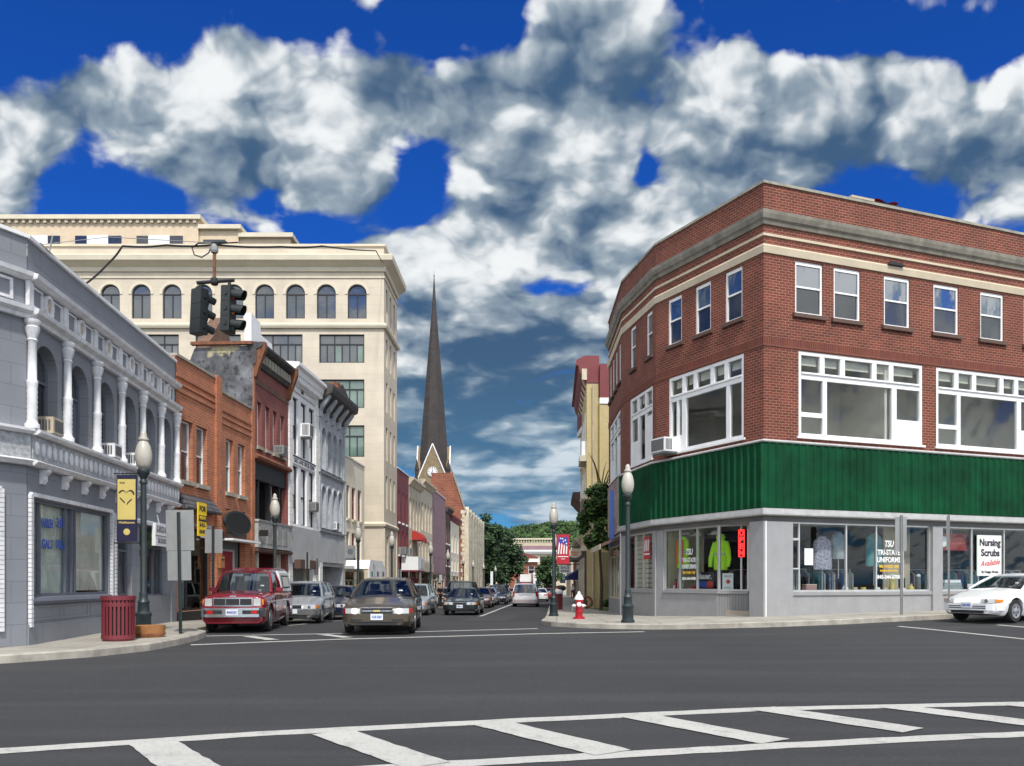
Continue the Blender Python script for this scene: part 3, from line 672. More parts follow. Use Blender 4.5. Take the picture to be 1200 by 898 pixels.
# ------------------------------------------------------------------ orange brick shops
STREET_Y = {205: 26.08, 253: 29.2, 297: 32.8, 338: 37.1, 372: 41.7, 403: 46.9, 427: 52.0}
def lx(y): return -11.59 + .05 * y
def street_frame(ya, yb, z=None):
    return frame((lx(ya), ya + .008), (lx(yb), yb - .008), zs(-9, ya) - .05 if z is None else z)
def orange_building():
    F, L = street_frame(26.08, 32.8, .17); H = 8.2
    t = thing('orange_brick_shop', 'two storey orange brick shop building with paired sash windows next to the gray arcade', 'building', F)
    win = [(.40, .85), (1.52, .85), (4.0, .72), (5.15, .72)]
    holes = [rect(x, x + w, 4.45, 6.35) for x, w in win] + [rect(.25, 2.75, .35, 3.0), rect(3.6, 5.9, .03, 2.85)]
    b = MB(); b.wall([(0, 0), (L, 0), (L, H - .35), (3.2, H - .35), (3.2, H), (0, H)], holes, .22)
    b.build('wall', M.orange_brick, t); MB().box(0, L, 12, 12.2, 0, H - .8).build('rear_wall', M.orange_brick, t); MB().box(.005, 3.19, .02, .25, H - .9, H).build('parapet', M.orange_brick, t); MB().box(.01, L - .01, .26, 12, H - 1.0, H - .85).build('roof', M.tar, t)
    for x0, x1, z in ((0, 3.18, H), (3.46, L, H - .35)): MB().box(x0, x1, -.05, .30, z + .002, z + .08).build('coping', M.stone, t)
    MB().box(2.98, 3.44, -.09, .02, 0, H + .12).build('pier', M.orange_brick, t); MB().box(L - .26, L, -.06, -.002, 0, H - .36).build('pier', M.orange_brick, t)
    b = MB()
    for k in range(3): b.box(.0, 2.96, -.045, -.001, H - .62 - k * .22, H - .52 - k * .22); b.box(3.46, L - .27, -.045, -.001, H - .97 - k * .22, H - .87 - k * .22)
    b.build('corbel_courses', M.orange_brick, t)
    for x, w in win: sash_window(t, x, 4.45, w, 1.9, M.white, .055, .14, (M.pane_gray, M.pane_dark), .5, .06, M.stone)
    MB().extr([(-.0, 3.55), (-.34, 3.52), (-.36, 3.6), (-.03, 4.02), (0, 4.02)], .1, 2.75).build('shingle_hood', bricks('gray_shingle', (.13, .125, .13), (.08, .08, .085), (.03, .03, .03), .25, .16, .02, .5), t)
    MB().box(.15, 2.85, -.05, .0, 3.05, 3.16).build('fascia', M.alu_trim, t)
    grid_window(t, .25, .35, 2.5, 2.65, [], [(.78, [.36]), (2, [])], M.black, .06, .15, M.glass_dim, name='shop_window')
    MB().box(.1, 2.9, -.03, -.001, .0, .34).build('stall_riser', M.black, t)
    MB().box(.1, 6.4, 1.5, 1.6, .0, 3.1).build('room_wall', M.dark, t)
    b = MB(); b.poly([(1.0, .9, .4), (2.6, .8, .4), (2.6, .8, 2.0), (1.9, .8, 2.25), (1.2, .9, 2.0)]); b.build('dust_sheet', M.grayfab, t)
    MB().box(.4, .75, .5, .56, 1.2, 1.9).build('poster', M.yellow, t)
    b = MB(); random.seed(4)
    for k in range(420):
        x, y, z = random.gauss(1.4, .4), random.uniform(.5, .8), random.gauss(2.3, .22); r = .09; a = random.random() * 6
        b.poly([(x, y, z), (x + r * math.cos(a), y + .03, z + r * math.sin(a)), (x + r * math.cos(a + .9), y - .03, z + r * math.sin(a + .9))])
    b.build('window_plant', paint('leaf_green', (.05, .14, .04), .7, .3), t)
    # second shop: recessed door with red blind and green panel, white awning rail
    o = MB().ring(rect(4.0, 5.6, .03, 2.45), rect(4.1, 5.5, .1, 2.38), .30, .38).build('door', M.alu_trim, t)
    MB().box(4.08, 5.52, .34, .36, 1.45, 2.4).build('blind', paint('red_blind', (.25, .02, .03), .7, .1), o); MB().box(4.08, 5.52, .34, .36, .08, 1.40).build('panel', paint('green_panel', (.13, .28, .14), .7, .15), o)
    MB().box(4.0, 4.07, .26, .31, 1.0, 1.2).build('handle', M.alu, o)
    MB().box(3.6, 4.0, .28, .36, .03, 2.85).build('door_surround', M.shade_gray, t); MB().box(5.6, 5.9, .28, .36, .03, 2.85).build('door_surround', M.shade_gray, t); MB().box(4.0, 5.6, .28, .36, 2.45, 2.85).build('transom', M.shade_gray, t)
    MB().box(3.5, 6.3, -.45, -.002, 2.72, 2.79).build('awning_rail', M.white, t)
    s = thing('sale_sign', 'yellow FOR RENT sign hung upright over the orange brick shop window', 'sign', F @ T(1.0, -.42, 2.72) @ Matrix.Diagonal((1.45, 1, 1, 1)))
    MB().box(-.22, .22, 0, .04, .0, 1.06).build('board', M.yellow, s)
    MB().box(-.2, .2, -.012, -.002, .47, .66).build('dark_panel', M.ink, s)
    text('lettering', 'FOR', .24, M.ink, s, T(0, -.006, .86), .34, .03); text('lettering', 'RENT', .15, M.yellow, s, T(0, -.016, .57), .34, .02); text('lettering', '343-', .16, M.ink, s, T(0, -.006, .35), .34, .02); text('lettering', '0690', .17, M.ink, s, T(0, -.006, .14), .34, .02)
    MB().box(-.03, .03, .04, .4, .8, .84).build('bracket', M.black, s)
    s = thing('notice_board', 'small white notice board with blue print beside the yellow rent sign', 'sign', F @ T(1.95, -.05, 2.72)); MB().box(-.2, .2, 0, .03, 0, .66).build('board', M.signwhite, s)
    text('lettering', 'SIGNS', .12, M.inkblue, s, T(0, -.004, .45), .32); text('lettering', '561-71', .1, M.inkblue, s, T(0, -.004, .25), .32)
    s = thing('oval_sign', 'large dark oval sign board hanging over the second orange brick shop door', 'sign', F @ T(4.65, -.16, 3.38) @ Matrix.Diagonal((1.25, 1, 1.15, 1)))
    n = 28; MB().prism([(.98 * math.cos(2 * math.pi * k / n), .36 * math.sin(2 * math.pi * k / n)) for k in range(n)], -.05, .03).build('board', M.black, s)
    MB().ring([(1.0 * math.cos(2 * math.pi * k / n), .38 * math.sin(2 * math.pi * k / n)) for k in range(n)], [(.93 * math.cos(2 * math.pi * k / n), .32 * math.sin(2 * math.pi * k / n)) for k in range(n)], -.06, .0).build('rim', M.dark_green, s)
    for x in (-.6, .6): MB().box(x - .015, x + .015, -.01, .13, .36, .40).build('bracket', M.black, s)
    s = thing('board_sign', 'long dark name board under the oval sign', 'sign', F @ T(4.75, -.1, 2.82)); MB().box(-.95, .95, 0, .06, 0, .2).build('board', M.brown, s); MB().ring(rect(-.95, .95, 0, .2), rect(-.92, .92, .03, .17), -.015, .0).build('rim', M.dark_green, s)
    s = thing('wall_box', 'small dark meter box beside the oval sign on the orange brick pier', 'box', F @ T(3.2, -.2, 2.75)); MB().box(-.14, .14, 0, .1, 0, .26).build('box', M.black, s)
    s = thing('letter_box', 'small brown letter box on the brick pier between the two shops', 'box', F @ T(3.22, -.2, 1.75)); MB().box(-.17, .17, 0, .1, 0, .4).build('box', M.wood, s); MB().box(-.12, .12, -.012, -.001, .28, .31).build('slot', M.black, s)
orange_building()

# ------------------------------------------------------------------ red brick building with the dark shop front
def red_building():
    F, L = street_frame(32.8, 37.1, .0); H = 10.55
    t = thing('red_brick_building', 'narrow three storey dull red brick building with black storefront and weathered cornice', 'building', F)
    xs_ = [.42, 1.38, 2.30, 3.25]
    b = MB(); b.wall(rect(0, L, 0, H), [rect(x, x + .52, 6.75, 8.5) for x in xs_] + [rect(.2, L - .15, 3.85, 6.15), rect(.25, L - .25, .03, 2.6)], .25)
    b.poly([(L, 0, 0), (L, 10, 0), (L, 10, H - .5), (L, 0, H)]); b.poly([(L, 10, 0), (0, 10, 0), (0, 10, H - 2.4), (L, 10, H - 2.4)]); b.build('wall', M.red_brick, t)
    side = MT('flaking_side_wall'); g = side.noise(.9, 8, .72); h = side.noise(.55, 3, .5)
    c = side.ramp(g, [(.36, (.05, .05, .055)), (.50, (.11, .112, .12)), (.66, (.22, .225, .235))]); c = side.mix(side.ramp(h, [(.60, 0), (.63, 1)]), c, (.42, .36, .22))
    c = side.mix(side.ramp(side.noise(2.5, 6, .7), [(.52, 0), (.60, .85)]), c, (.025, .025, .028)); side.set(c, .9)
    MB().poly([(0, 0, 0), (0, 0, H), (0, 2.3, H - .1), (0, 2.9, H - 1.6), (0, 10, H - 2.4), (0, 10, 0)][::-1]).build('side_wall', side.m, t)
    MB().poly([(0, .3, H - .3), (L, .3, H - .3), (L, 10, H - 2.3), (0, 10, H - 2.3)]).build('roof', M.tar, t)
    MB().box(-.16, .04, -.02, 2.4, H + .002, H + .12).build('side_coping', M.rust, t)
    MB().box(-.05, .14, -.03, -.001, .0, H - .9).build('quoin', M.orange_brick, t)
    MB().extr([(0, H - .75), (-.1, H - .72), (-.14, H - .6), (-.14, H - .16), (-.3, H - .1), (-.4, H), (-.4, H + .09), (.1, H + .14), (.1, H)], -.06, L).build('cornice', M.dark_iron, t)
    b = MB()
    for k in range(11): b.box(.12 + k * .37, .36 + k * .37, -.20, -.141, H - .55, H - .22)
    b.build('cornice_panels', M.stone, t)
    for x in (-.02, L - .24): MB().extr([(0, H - 1.25), (-.12, H - 1.2), (-.2, H - .9), (-.46, H - .2), (-.46, H + .12), (0, H + .12)], x, x + .24).build('cornice_bracket', M.rust, t)
    MB().box(.0, L, -.025, -.001, H - 1.42, H - 1.22).build('string_course', M.brown_brick, t)
    for x in xs_: sash_window(t, x, 6.75, .52, 1.75, M.white, .05, .15, (M.pane_dark, M.pane_board if x > 3 else M.pane_dark), .5, .05, M.stone)
    MB().extr([(0, 6.2), (-.16, 6.2), (-.2, 6.3), (-.1, 6.42), (0, 6.45)], 0, L).build('cornice', M.rust, t)
    MB().box(.2, L - .15, .9, .95, 3.7, 6.2).build('bay_back', M.dark, t); MB().box(.2, L - .15, .02, .9, 3.86, 3.9).build('bay_floor', M.shade_gray, t)
    for x in (.78, 2.2, 3.4): MB().box(x, x + .16, .1, .3, 3.9, 6.14).build('post', M.black, t)
    MB().box(.2, L - .15, .05, .3, 5.45, 6.14).build('transom', M.black, t)
    for x in (1.1, 2.62): sash_window(t, x, 3.95, .55, 1.5, M.white, .08, .35, (M.pane_dark, M.pane_gray), .5)
    MB().box(.05, L - .02, -.18, -.001, 2.78, 3.78).build('sign_fascia', paint('faded_fascia', (.40, .40, .38), .8, .3, 1.6, stain=.6, stainc=(.14, .13, .13)), t)
    for x0, x1 in ((.35, .9), (1.05, 1.7), (2.3, 2.9), (3.0, 3.6)): MB().box(x0, x1, -.2, -.181, 2.95, 3.6).build('faded_panel', paint('sign_ghost', (.30, .29, .28), .8, .5, 3), t)
    MB().extr([(0, 3.78), (-.22, 3.78), (-.24, 3.86), (0, 3.87)], .0, L).build('ledge', M.alu_trim, t); MB().extr([(0, 2.62), (-.2, 2.62), (-.22, 2.72), (0, 2.77)], .0, L).build('ledge', M.brown, t)
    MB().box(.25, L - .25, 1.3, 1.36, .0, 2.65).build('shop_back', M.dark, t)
    for x in (.62, 2.9, 3.3): MB().box(x, x + .14, .05, .2, .03, 2.6).build('shop_post', M.tan2, t)
    grid_window(t, 3.3, .03, .55, 2.57, [], [(.8, []), (2, [])], M.tan2, .05, .2, M.pane_slate, name='door')
    air_con(F @ T(3.0, .1, 6.78), 'gray air conditioner under the second storey windows of the red brick front', M.galv, .5, .36, .4)
    q = thing('brick_chimney', 'broken brown brick party wall stump above the red brick roof', 'chimney', F @ T(1.0, 2.0, H - .9))
    b = MB(); b.prism([(-.3, 0), (2.6, 0), (2.6, .9), (2.1, 1.5), (1.6, 2.2), (1.0, 2.6), (.4, 2.0), (.1, 1.6), (-.3, 1.3)], 0, .5); b.build('stump', M.brown_brick, q)
    q = thing('projecting_sign', 'small blank dark projecting sign on the faded fascia', 'sign', F @ T(.1, -.55, 3.2)); MB().box(-.03, .03, 0, .34, 0, .24).build('board', M.black, q); MB().box(-.015, .015, .34, .37, .1, .14).build('arm', M.black, q)
red_building()

# ------------------------------------------------------------------ white stone front
def white_building():
    F, L = street_frame(37.1, 41.7, -.12); H = 11.1
    t = thing('white_stone_building', 'tall white painted stone front with quoins, boarded window bays and a lettered band', 'building', F)
    bays = [(.55, .9), (1.85, .95), (3.15, .9)]
    b = MB(); b.wall(rect(0, L, 0, H), [rect(x, x + w, 7.25, 9.8) for x, w in bays] + [rect(x, x + w, 4.15, 6.75) for x, w in bays] + [rect(.55, L - .65, .03, 2.3)], .22); body(b, L, H, 11); b.build('wall', M.white, t); roof(t, L, H, 11)
    for x in (0.0, L - .45): MB().box(x, x + .45, -.07, -.001, 0, H - .75).build('quoin_strip', M.white_stone, t)
    MB().extr([(0, H - .75), (-.08, H - .75), (-.1, H - .5), (-.32, H - .42), (-.36, H - .2), (-.5, H - .1), (-.5, H + .04), (.1, H + .08), (.1, H)], -.0, L).build('cornice', M.white, t)
    for k in range(14): ob('dentil', shared('whd', lambda: MB().box(0, .15, -.3, -.101, H - .66, H - .44).mesh('dentil', M.white)), t, T(.12 + k * .32, 0, 0))
    MB().extr([(0, H - 1.05), (-.06, H - 1.05), (-.06, H - .98), (0, H - .96)], .46, L - .46).build('string_course', M.gray_trim, t)
    MB().box(1.9, 2.2, -.03, -.001, H - .95, H - .8).build('plaque', M.ink, t)
    for zb, zt in ((7.25, 9.8), (4.15, 6.75)):
        for i, (x, w) in enumerate(bays):
            o = MB().ring(rect(x, x + w, zb, zt), rect(x + .05, x + w - .1, zb + .05, zt - .08), .10, .2).build('window', M.ink, t)
            MB().box(x + .04, x + w - .09, .15, .17, zb + .04, zt - .07).build('board', M.white, o)
            if not (zb > 7 and i == 1): MB().box(x + .04, x + w - .09, .12, .149, zb + 1.25, zb + 1.33).build('bar', M.ink, o)
            if (zb < 5 and i in (0, 2)) or (zb > 5 and i in (0, 2)): MB().box(x + .1, x + w - .12, .13, .149, zb + .75, zb + 1.25).build('pane', M.pane_dark if i == 0 else M.pane_slate, o)
    MB().box(.5, L - .5, -.04, -.001, 6.82, 7.14).build('name_band', M.white, t); MB().box(.46, L - .46, -.06, -.001, 7.14, 7.19).build('ledge', M.ink, t)
    text('lettering', 'GEO. AND BROS. YEAR', .27, M.ink, t, T(L / 2, -.044, 6.98), 3.2, .02)
    MB().box(.02, L - .02, -.12, -.001, 2.4, 4.02).build('fascia', paint('blank_gray_fascia', (.42, .42, .42), .8, .12, 2, stain=.5, stainc=(.25, .25, .25)), t)
    MB().box(.5, 3.0, -.4, -.121, 2.15, 2.55).build('shutter_box', M.brown, t)
    MB().box(.5, L - .6, 1.3, 1.36, 0, 2.4).build('shop_back', M.dark, t); MB().box(2.9, 3.02, .05, .2, .03, 2.3).build('shop_post', M.tan, t)
    MB().box(L - .62, L - .45, -.16, -.071, 1.9, 2.7).build('lamp_box', M.shade_gray, t)
    air_con(F @ T(2.1, .12, 8.2), 'large white air conditioner in the middle upper bay of the white front', M.signwhite, .62, .6, .55)
    air_con(F @ T(3.6, .12, 4.95), 'small air conditioner in the lower right bay of the white front', M.galv, .5, .4, .4)
    q = thing('roof_parapet', 'white slanted roof parapet block set back behind the white cornice', 'parapet', F @ T(0, 1.3, H - .2))
    b = MB(); b.prism([(-.9, 0), (L - .1, 0), (L - .1, .95), (3.6, 1.25), (3.5, .95), (1.9, 1.0), (1.75, 1.5), (.3, 1.5), (.2, 2.0), (-.9, 2.1)], 0, .3); b.build('block', M.white, q)
    MB().box(.0, 3.2, -.12, -.001, .45, .75).build('dark_strip', M.dark_iron, q)
white_building()

# ------------------------------------------------------------------ grey cast iron front with round headed windows
def iron_building():
    F, L = street_frame(41.7, 46.9, -.28); H = 11.4
    t = thing('cast_iron_front', 'worn blue gray iron front with round headed windows and heavy dark bracketed cornice', 'building', F)
    xs_ = [.5 + 1.08 * k for k in range(4)]
    b = MB(); b.wall(rect(0, L, 0, H), [arch(x, x + .72, 7.3, 9.4) for x in xs_] + [arch(x, x + .72, 4.4, 6.5) for x in xs_] + [rect(.5, L - .3, .03, 2.5)], .25); body(b, L, H, 11); b.build('wall', M.blueGray, t); roof(t, L, H, 11)
    MB().extr([(0, H - 1.2), (-.1, H - 1.2), (-.12, H - 1.0), (-.5, H - .55), (-.75, H - .45), (-.8, H - .2), (-.8, H - .05), (.2, H + .25), (.4, H), (0, H - .4)], -.1, L + .1).build('cornice', M.dark_iron, t)
    for k in range(5): x = .05 + k * (L - .35) / 4; MB().extr([(0, H - 1.6), (-.16, H - 1.55), (-.2, H - 1.2), (-.6, H - .62), (-.6, H - .5), (0, H - .5)], x, x + .24).build('cornice_bracket', M.blueGray, t)
    MB().box(2.0, 2.5, -.5, .0, H + .0, H + .55).build('finial', M.rust, t); MB().prism([(2.6, H), (4.9, H), (4.6, H + .35), (3.4, H + .75), (2.8, H + .5)], -.4, .2).build('pediment', M.dark_iron, t)
    for z in (7.3, 4.4):
        for x in xs_:
            sash_window(t, x, z, .72, 2.1, M.gray_trim, .06, .18, (M.pane_slate, M.pane_gray), .5, arched=True)
            la = arch(x - .12, x + .84, z, z + 2.22, 10)[1:]; b = MB(); b.ring(arch(x - .12, x + .84, z, z + 2.22, 10), arch(x, x + .72, z, z + 2.1, 10), -.09, -.001); b.build('arch_moulding', M.blueGray, t)
        MB().extr([(0, z - .2), (-.14, z - .18), (-.16, z - .1), (0, z - .06)], .0, L).build('ledge', M.blueGray, t)
    for x in (.1, L - .3): MB().box(x, x + .22, -.1, -.001, 3.9, H - 1.6).build('pilaster', M.blueGray, t)
    MB().box(.02, L - .02, -.1, -.001, 2.7, 3.9).build('fascia', paint('pale_blank_fascia', (.43, .44, .45), .8, .15, 2, stain=.5, stainc=(.28, .28, .28)), t)
    MB().box(.0, .5, -.12, -.001, .0, 2.68).build('quoin_strip', M.white_stone, t); MB().box(.5, L - .3, 1.6, 1.66, .0, 2.6).build('shop_back', M.shade_gray, t)
    MB().box(L - .29, L - .31 + .3, -.02, 1.5, 0, 2.5).build('return_wall', M.blueGray, t)
    MB().box(.9, 1.7, 1.45, 1.55, .03, 2.1).build('door', M.brown, t)
    q = thing('projecting_sign', 'white projecting sign with a dark emblem on the iron front', 'sign', F @ T(L - .5, -.75, 3.0)); MB().box(-.06, .06, 0, .5, 0, .7).build('board', M.galv, q); MB().box(-.08, .08, -.02, .54, -.1, -.002).build('rim', M.shade_gray, q)
    for s_ in (-.064, .064): MB().lathe([(.09, 0), (.16, 0), (.16, .005), (.09, .005)], 14).build('emblem', M.inkgray, q, T(s_, .25, .36) @ Matrix.Rotation(R(90 if s_ > 0 else -90), 4, 'Y'))
    air_con(F @ T(2.98, .1, 4.45), 'small air conditioner low in the gray iron front', M.signwhite, .5, .4, .35)
iron_building()

# ------------------------------------------------------------------ low cream building with red curtains
def cream_building():
    F, L = street_frame(46.9, 52.0, -.34); H = 8.75
    t = thing('cream_plaster_building', 'low plain cream plaster building with dark red curtained windows and a white tent awning', 'building', F)
    w1 = [(.6, .75), (1.85, .95), (3.35, .95)]
    b = MB(); b.wall(rect(0, L, 0, H), [rect(x, x + w, 5.35, 7.2) for x, w in w1] + [rect(x, x + w, 2.95, 4.6) for x, w in w1] + [rect(.3, L - .3, .03, 2.4)], .2); body(b, L, H, 7); b.build('wall', M.cream_paint, t); roof(t, L, H, 7, .1)
    MB().box(0, L, -.06, .2, H + .002, H + .08).build('coping', M.white, t)
    for z, h in ((5.35, 1.85), (2.95, 1.65)):
        for x, w in w1:
            o = sash_window(t, x, z, w, h, M.tan2, .05, .1, (M.pane_dark, M.pane_dark), .55, .05)
            for q in (.04, w - .34): MB().box(q, q + .3, .105, .118, .05, h - .05).build('curtain', M.maroon, o)
    MB().box(.3, L - .3, 1.2, 1.26, 0, 2.5).build('shop_back', M.dark, t); grid_window(t, .3, .03, L - .6, 2.37, [], [(.78, [.3, .55, .8]), (2, [])], M.tan2, .06, .1, M.glass_dim, name='shop_window')
    q = thing('tent_awning', 'white tent shaped shop awning with striped gable over the cream building front', 'awning', F @ T(.2, -1.35, 1.95))
    b = MB(); n = 3; w = (L - .5) / n
    b.prism([(.0, .55), (L - .5, .55), (L - 1.4, 1.05), (.4, 1.05)], 0.0, 1.34)
    b.build('canopy', M.signwhite, q)
    MB().box(0, L - .5, -.02, .03, .0, .545).build('valance', M.white, q)
    for k in range(n): MB().box(k * w + .5, k * w + .95, -.032, -.021, .15, .42).build('printed_panel', M.inkgray if k else M.teal, q)
    for x in (.05, L - .6): MB().tube([(x, .05, 0), (x, .05, -1.85)], .025).build('post', M.galv, q)
cream_building()

# ------------------------------------------------------------------ bank tower
def tower():
    z0 = -.25; F, L = frame((-46, 54.0), (-8.1, 54.0), z0); FS, LS = frame((-8.1, 54.0), (-7.98, 59.2), z0); Sd = F.inverted() @ FS
    t = thing('bank_tower', 'tall cream limestone office block with arched top windows, cornice and stepped penthouse', 'building', F)
    H = 22.9
    ux = lambda u: (u - 600) * .054 + 46
    arches = [ux(418.5 - 36.15 * k) for k in range(16)]; tri = [ux(400.5 - 72.5 * k) for k in range(8)]
    holes = [arch(x - .60, x + .60, 18.35, 20.5, 12) for x in arches]
    for z1, z0_ in ((17.35, 15.55), (14.5, 12.7), (11.6, 9.6), (8.5, 6.6)): holes += [rect(x - 1.43, x + 1.43, z0_, z1) for x in tri]
    b = MB(); b.wall(rect(0, L, 0, H), holes, .25); b.poly([(0, 0, 0), (0, 30, 0), (0, 30, H), (0, 0, H)][::-1]); b.poly([(0, 30, 0), (L - 6, 30, 0), (L - 6, 30, H), (0, 30, H)]); b.poly([(L - 6, 30, 0), (L - .5, LS, 0), (L - .5, LS, H), (L - 6, 30, H)]); b.build('wall', M.tower_stone, t)
    sh = [rect(x, x + .62, a, e) for x in (.75, 2.25, 3.75) for a, e in ((18.4, 20.5), (15.5, 17.3), (12.6, 14.5), (9.5, 11.6), (6.4, 8.5))] + [rect(x, x + .7, 1.2, 4.6) for x in (1.0, 2.9)]
    b = MB(); b.wall(rect(0, LS, 0, H), sh, .25); b.poly([(LS, 0, 0), (LS, .8, 0), (LS, .8, H), (LS, 0, H)]); b.build('wall', M.tower_stone, t, Sd)
    MB().prism([(.05, .05), (L - .6, .05), (L - .6, LS - .1), (L - 6.1, 29.9), (.05, 29.9)], 0, .1).build('roof', M.tar, t, T(0, 0, H - .5) @ Matrix.Rotation(R(-90), 4, 'X'))
    cor = [(.0, 21.3), (-.12, 21.3), (-.16, 21.55), (-.45, 21.75), (-.62, 21.85), (-.66, 22.15), (-.5, 22.25), (-.08, 22.3), (.0, 22.32)]
    def band(nm, p, m=M.tower_trim):
        mx = max(-y for y, z in p)
        MB().loft([[(-.3, y, z) for y, z in p], [(L - y, y, z) for y, z in p]]).build(nm, m, t)
        MB().loft([[(y, y, z) for y, z in p], [(LS, y, z) for y, z in p]]).build(nm, m, t, Sd)
    band('cornice', cor); band('coping', [(.3, H - .0), (-.1, H), (-.1, H + .14), (.3, H + .14)]); band('string_course', [(0, 17.72), (-.16, 17.72), (-.22, 17.85), (-.22, 17.95), (-.06, 18.06), (0, 18.08)])
    band('frieze_line', [(0, 20.9), (-.06, 20.9), (-.06, 21.0), (0, 21.02)]); band('base_course', [(0, 5.2), (-.12, 5.2), (-.16, 5.35), (0, 5.5)])
    def mk():
        b = MB(); b.ring(arch(-.60, .60, 0, 2.15, 12), arch(-.54, .54, .06, 2.09, 12), .1, .2); b.box(-.53, .53, .11, .19, 1.50, 1.58); b.box(-.03, .03, .112, .188, .05, 1.5); return b.mesh('window', M.ink)
    for x in arches[:13]:
        o = ob('window', shared('tw', mk), t, T(x, 0, 18.35)); ob('pane', shared('twp', lambda: MB().prism(arch(-.55, .55, .05, 2.1, 12), .15, .16).mesh('pane', M.pane_slate)), o)
        ob('arch_moulding', shared('twm', lambda: MB().ring(arch(-.78, .78, 0, 2.33, 14)[2:] , arch(-.62, .62, 0, 2.17, 14)[2:], -.04, -.001).mesh('arch_moulding', M.tower_trim)), o)
    for z0_, h in ((15.55, 1.8), (12.7, 1.8), (9.6, 2.0), (6.6, 1.9)):
        for i, x in enumerate(tri[:6]):
            o = grid_window(t, x - 1.43, z0_, 2.86, h, [], [(.66, [.167, .333, .5, .667, .833]), (2, [.333, .667])], M.ink, .07, .1, M.pane_green if (z0_ < 13 and i == 0) else M.pane_slate)
            for k in ((.36, .48), (.84, .95)): MB().box(2.86 * k[0], 2.86 * k[1], .145, .149, .08, h * .6).build('blind', M.pane_gray if i % 2 else M.pane_green, o)
    for x in (.75, 2.25, 3.75):
        for a, e in ((18.4, 20.5), (15.5, 17.3), (12.6, 14.5), (9.5, 11.6), (6.4, 8.5)): sash_window(t, x, a, .62, e - a, M.ink, .05, .12, (M.pane_slate, M.pane_dark), .5, Mx=Sd)
    for x in (1.0, 2.9): sash_window(t, x, 1.2, .7, 3.4, M.ink, .06, .12, (M.pane_dark, M.pane_dark), .6, Mx=Sd)
    b = MB(); b.box(-.02, .35, -.05, -.001, 0, 5.1); b.box(LS - .4, LS, -.05, -.001, 0, 5.1); b.build('pilaster', M.tower_trim, t, Sd)
    # penthouse, three steps
    for x0, x1, zt, m in ((4, ux(600 + (232 - 600) * 1.11), 27.1, 0), (ux(600 + (232 - 600) * 1.11) + .01, ux(600 + (278 - 600) * 1.11), 26.5, 1), (ux(600 + (278 - 600) * 1.11) + .01, ux(600 + (338 - 600) * 1.11), 26.0, 2)):
        MB().box(x0, x1, 6.0 + m * .2, 18, 22.3, zt).build('penthouse_wall', M.tower_brick, t)
        MB().box(x0 - (.25 if m == 0 else 0), x1 + .25, 5.7 + m * .2, 18.2, zt + .002, zt + .3).build('penthouse_cornice', M.tower_trim, t)
        if m == 0:
            for k in range(56): ob('dentil', shared('twd', lambda: MB().box(0, .2, 5.8, 5.999, -.22, 0).mesh('dentil', M.tower_trim)), t, T(x1 - .3 - k * .5, 0, zt))
    U = lambda u: ux(600 + (u - 600) * 1.11)
    for a, e in ((88, 142), (160, 214), (20, 70)):
        o = MB().box(U(a), U(e), 5.93, 5.998, 24.7, 26.0).build('window', M.pane_dark, t); MB().box(U(a) + (U(e) - U(a)) * .26, U(a) + (U(e) - U(a)) * .72, 5.9, 5.929, 24.68, 26.02).build('white_panel', M.white, o)
        for q in (.13, .86): MB().box(U(a) + (U(e) - U(a)) * (q - .13), U(a) + (U(e) - U(a)) * (q + .13), 5.9, 5.93, 25.3, 25.38).build('bar', M.alu_trim, o)
    for a, e, z in ((237, 263, 25.0), (294, 309, 24.6)): o = MB().box(U(a), U(e), 6.1, 6.198 + (.2 if a > 280 else 0), z, z + .8).build('window', M.pane_dark, t); MB().box(U(a) + .1, U(e) - .1, 6.06, 6.099, z + .4, z + .46).build('bar', M.alu_trim, o)
tower()

# ------------------------------------------------------------------ row of shops beyond the bank tower
def row_building(name, label, ya, yb, H, wm, wins=(), shop=M.dark, trim=None, cornice=None, winm=None, pane=None, D=9, back=0, arched=False, sillm=None, fascia=None, zoff=0):
    F, L = frame((WL(ya) - back, ya + .01), (WL(yb) - back, yb - .01), zs(-7, (ya + yb) / 2) - .1); H -= F.translation.z
    t = thing(name, label, 'building', F)
    holes = []
    for z0, z1, n, wd in wins:
        for k in range(n): x = L * (k + .5) / n - wd / 2; holes.append(arch(x, x + wd, z0, z1, 8) if arched else rect(x, x + wd, z0, z1))
    b = MB(); b.wall(rect(0, L, 0, H), holes + [rect(.35, L - .35, .03, 2.7)], .2); body(b, L, H, D); b.build('wall', wm, t); roof(t, L, H, D, .25)
    for z0, z1, n, wd in wins:
        for k in range(n):
            x = L * (k + .5) / n - wd / 2
            sash_window(t, x, z0, wd, z1 - z0, winm or M.white, .06, .12, (pane or M.pane_slate, M.pane_dark), .5, None if arched else .06, sillm or trim or M.tan, arched=arched)
    if cornice: MB().extr([(0, H - .55), (-.1, H - .5), (-.3, H - .2), (-.4, H - .12), (-.4, H + .05), (.1, H + .08), (.1, H)], 0, L).build('cornice', cornice, t)
    else: MB().box(0, L, -.06, .2, H + .002, H + .08).build('coping', trim or M.white, t)
    MB().box(.35, L - .35, 1.2, 1.26, .0, 2.75).build('shop_back', M.dark, t)
    grid_window(t, .35, .03, L * .42, 2.67, [], [(.2, []), (.78, [.5]), (2, [])], shop, .07, .1, M.glass_dim, name='shop_window'); grid_window(t, .35 + L * .44, .03, 1.0, 2.67, [], [(.8, []), (2, [])], shop, .08, .3, M.pane_dark, name='door')
    grid_window(t, .4 + L * .44 + 1.05, .03, L * .56 - 1.85, 2.67, [], [(.2, []), (.78, [.5]), (2, [])], shop, .07, .1, M.glass_dim, name='shop_window')
    if fascia: MB().box(.02, L - .02, -.12, -.001, 2.75, 3.5).build('fascia', fascia, t)
    return t, F, L, H
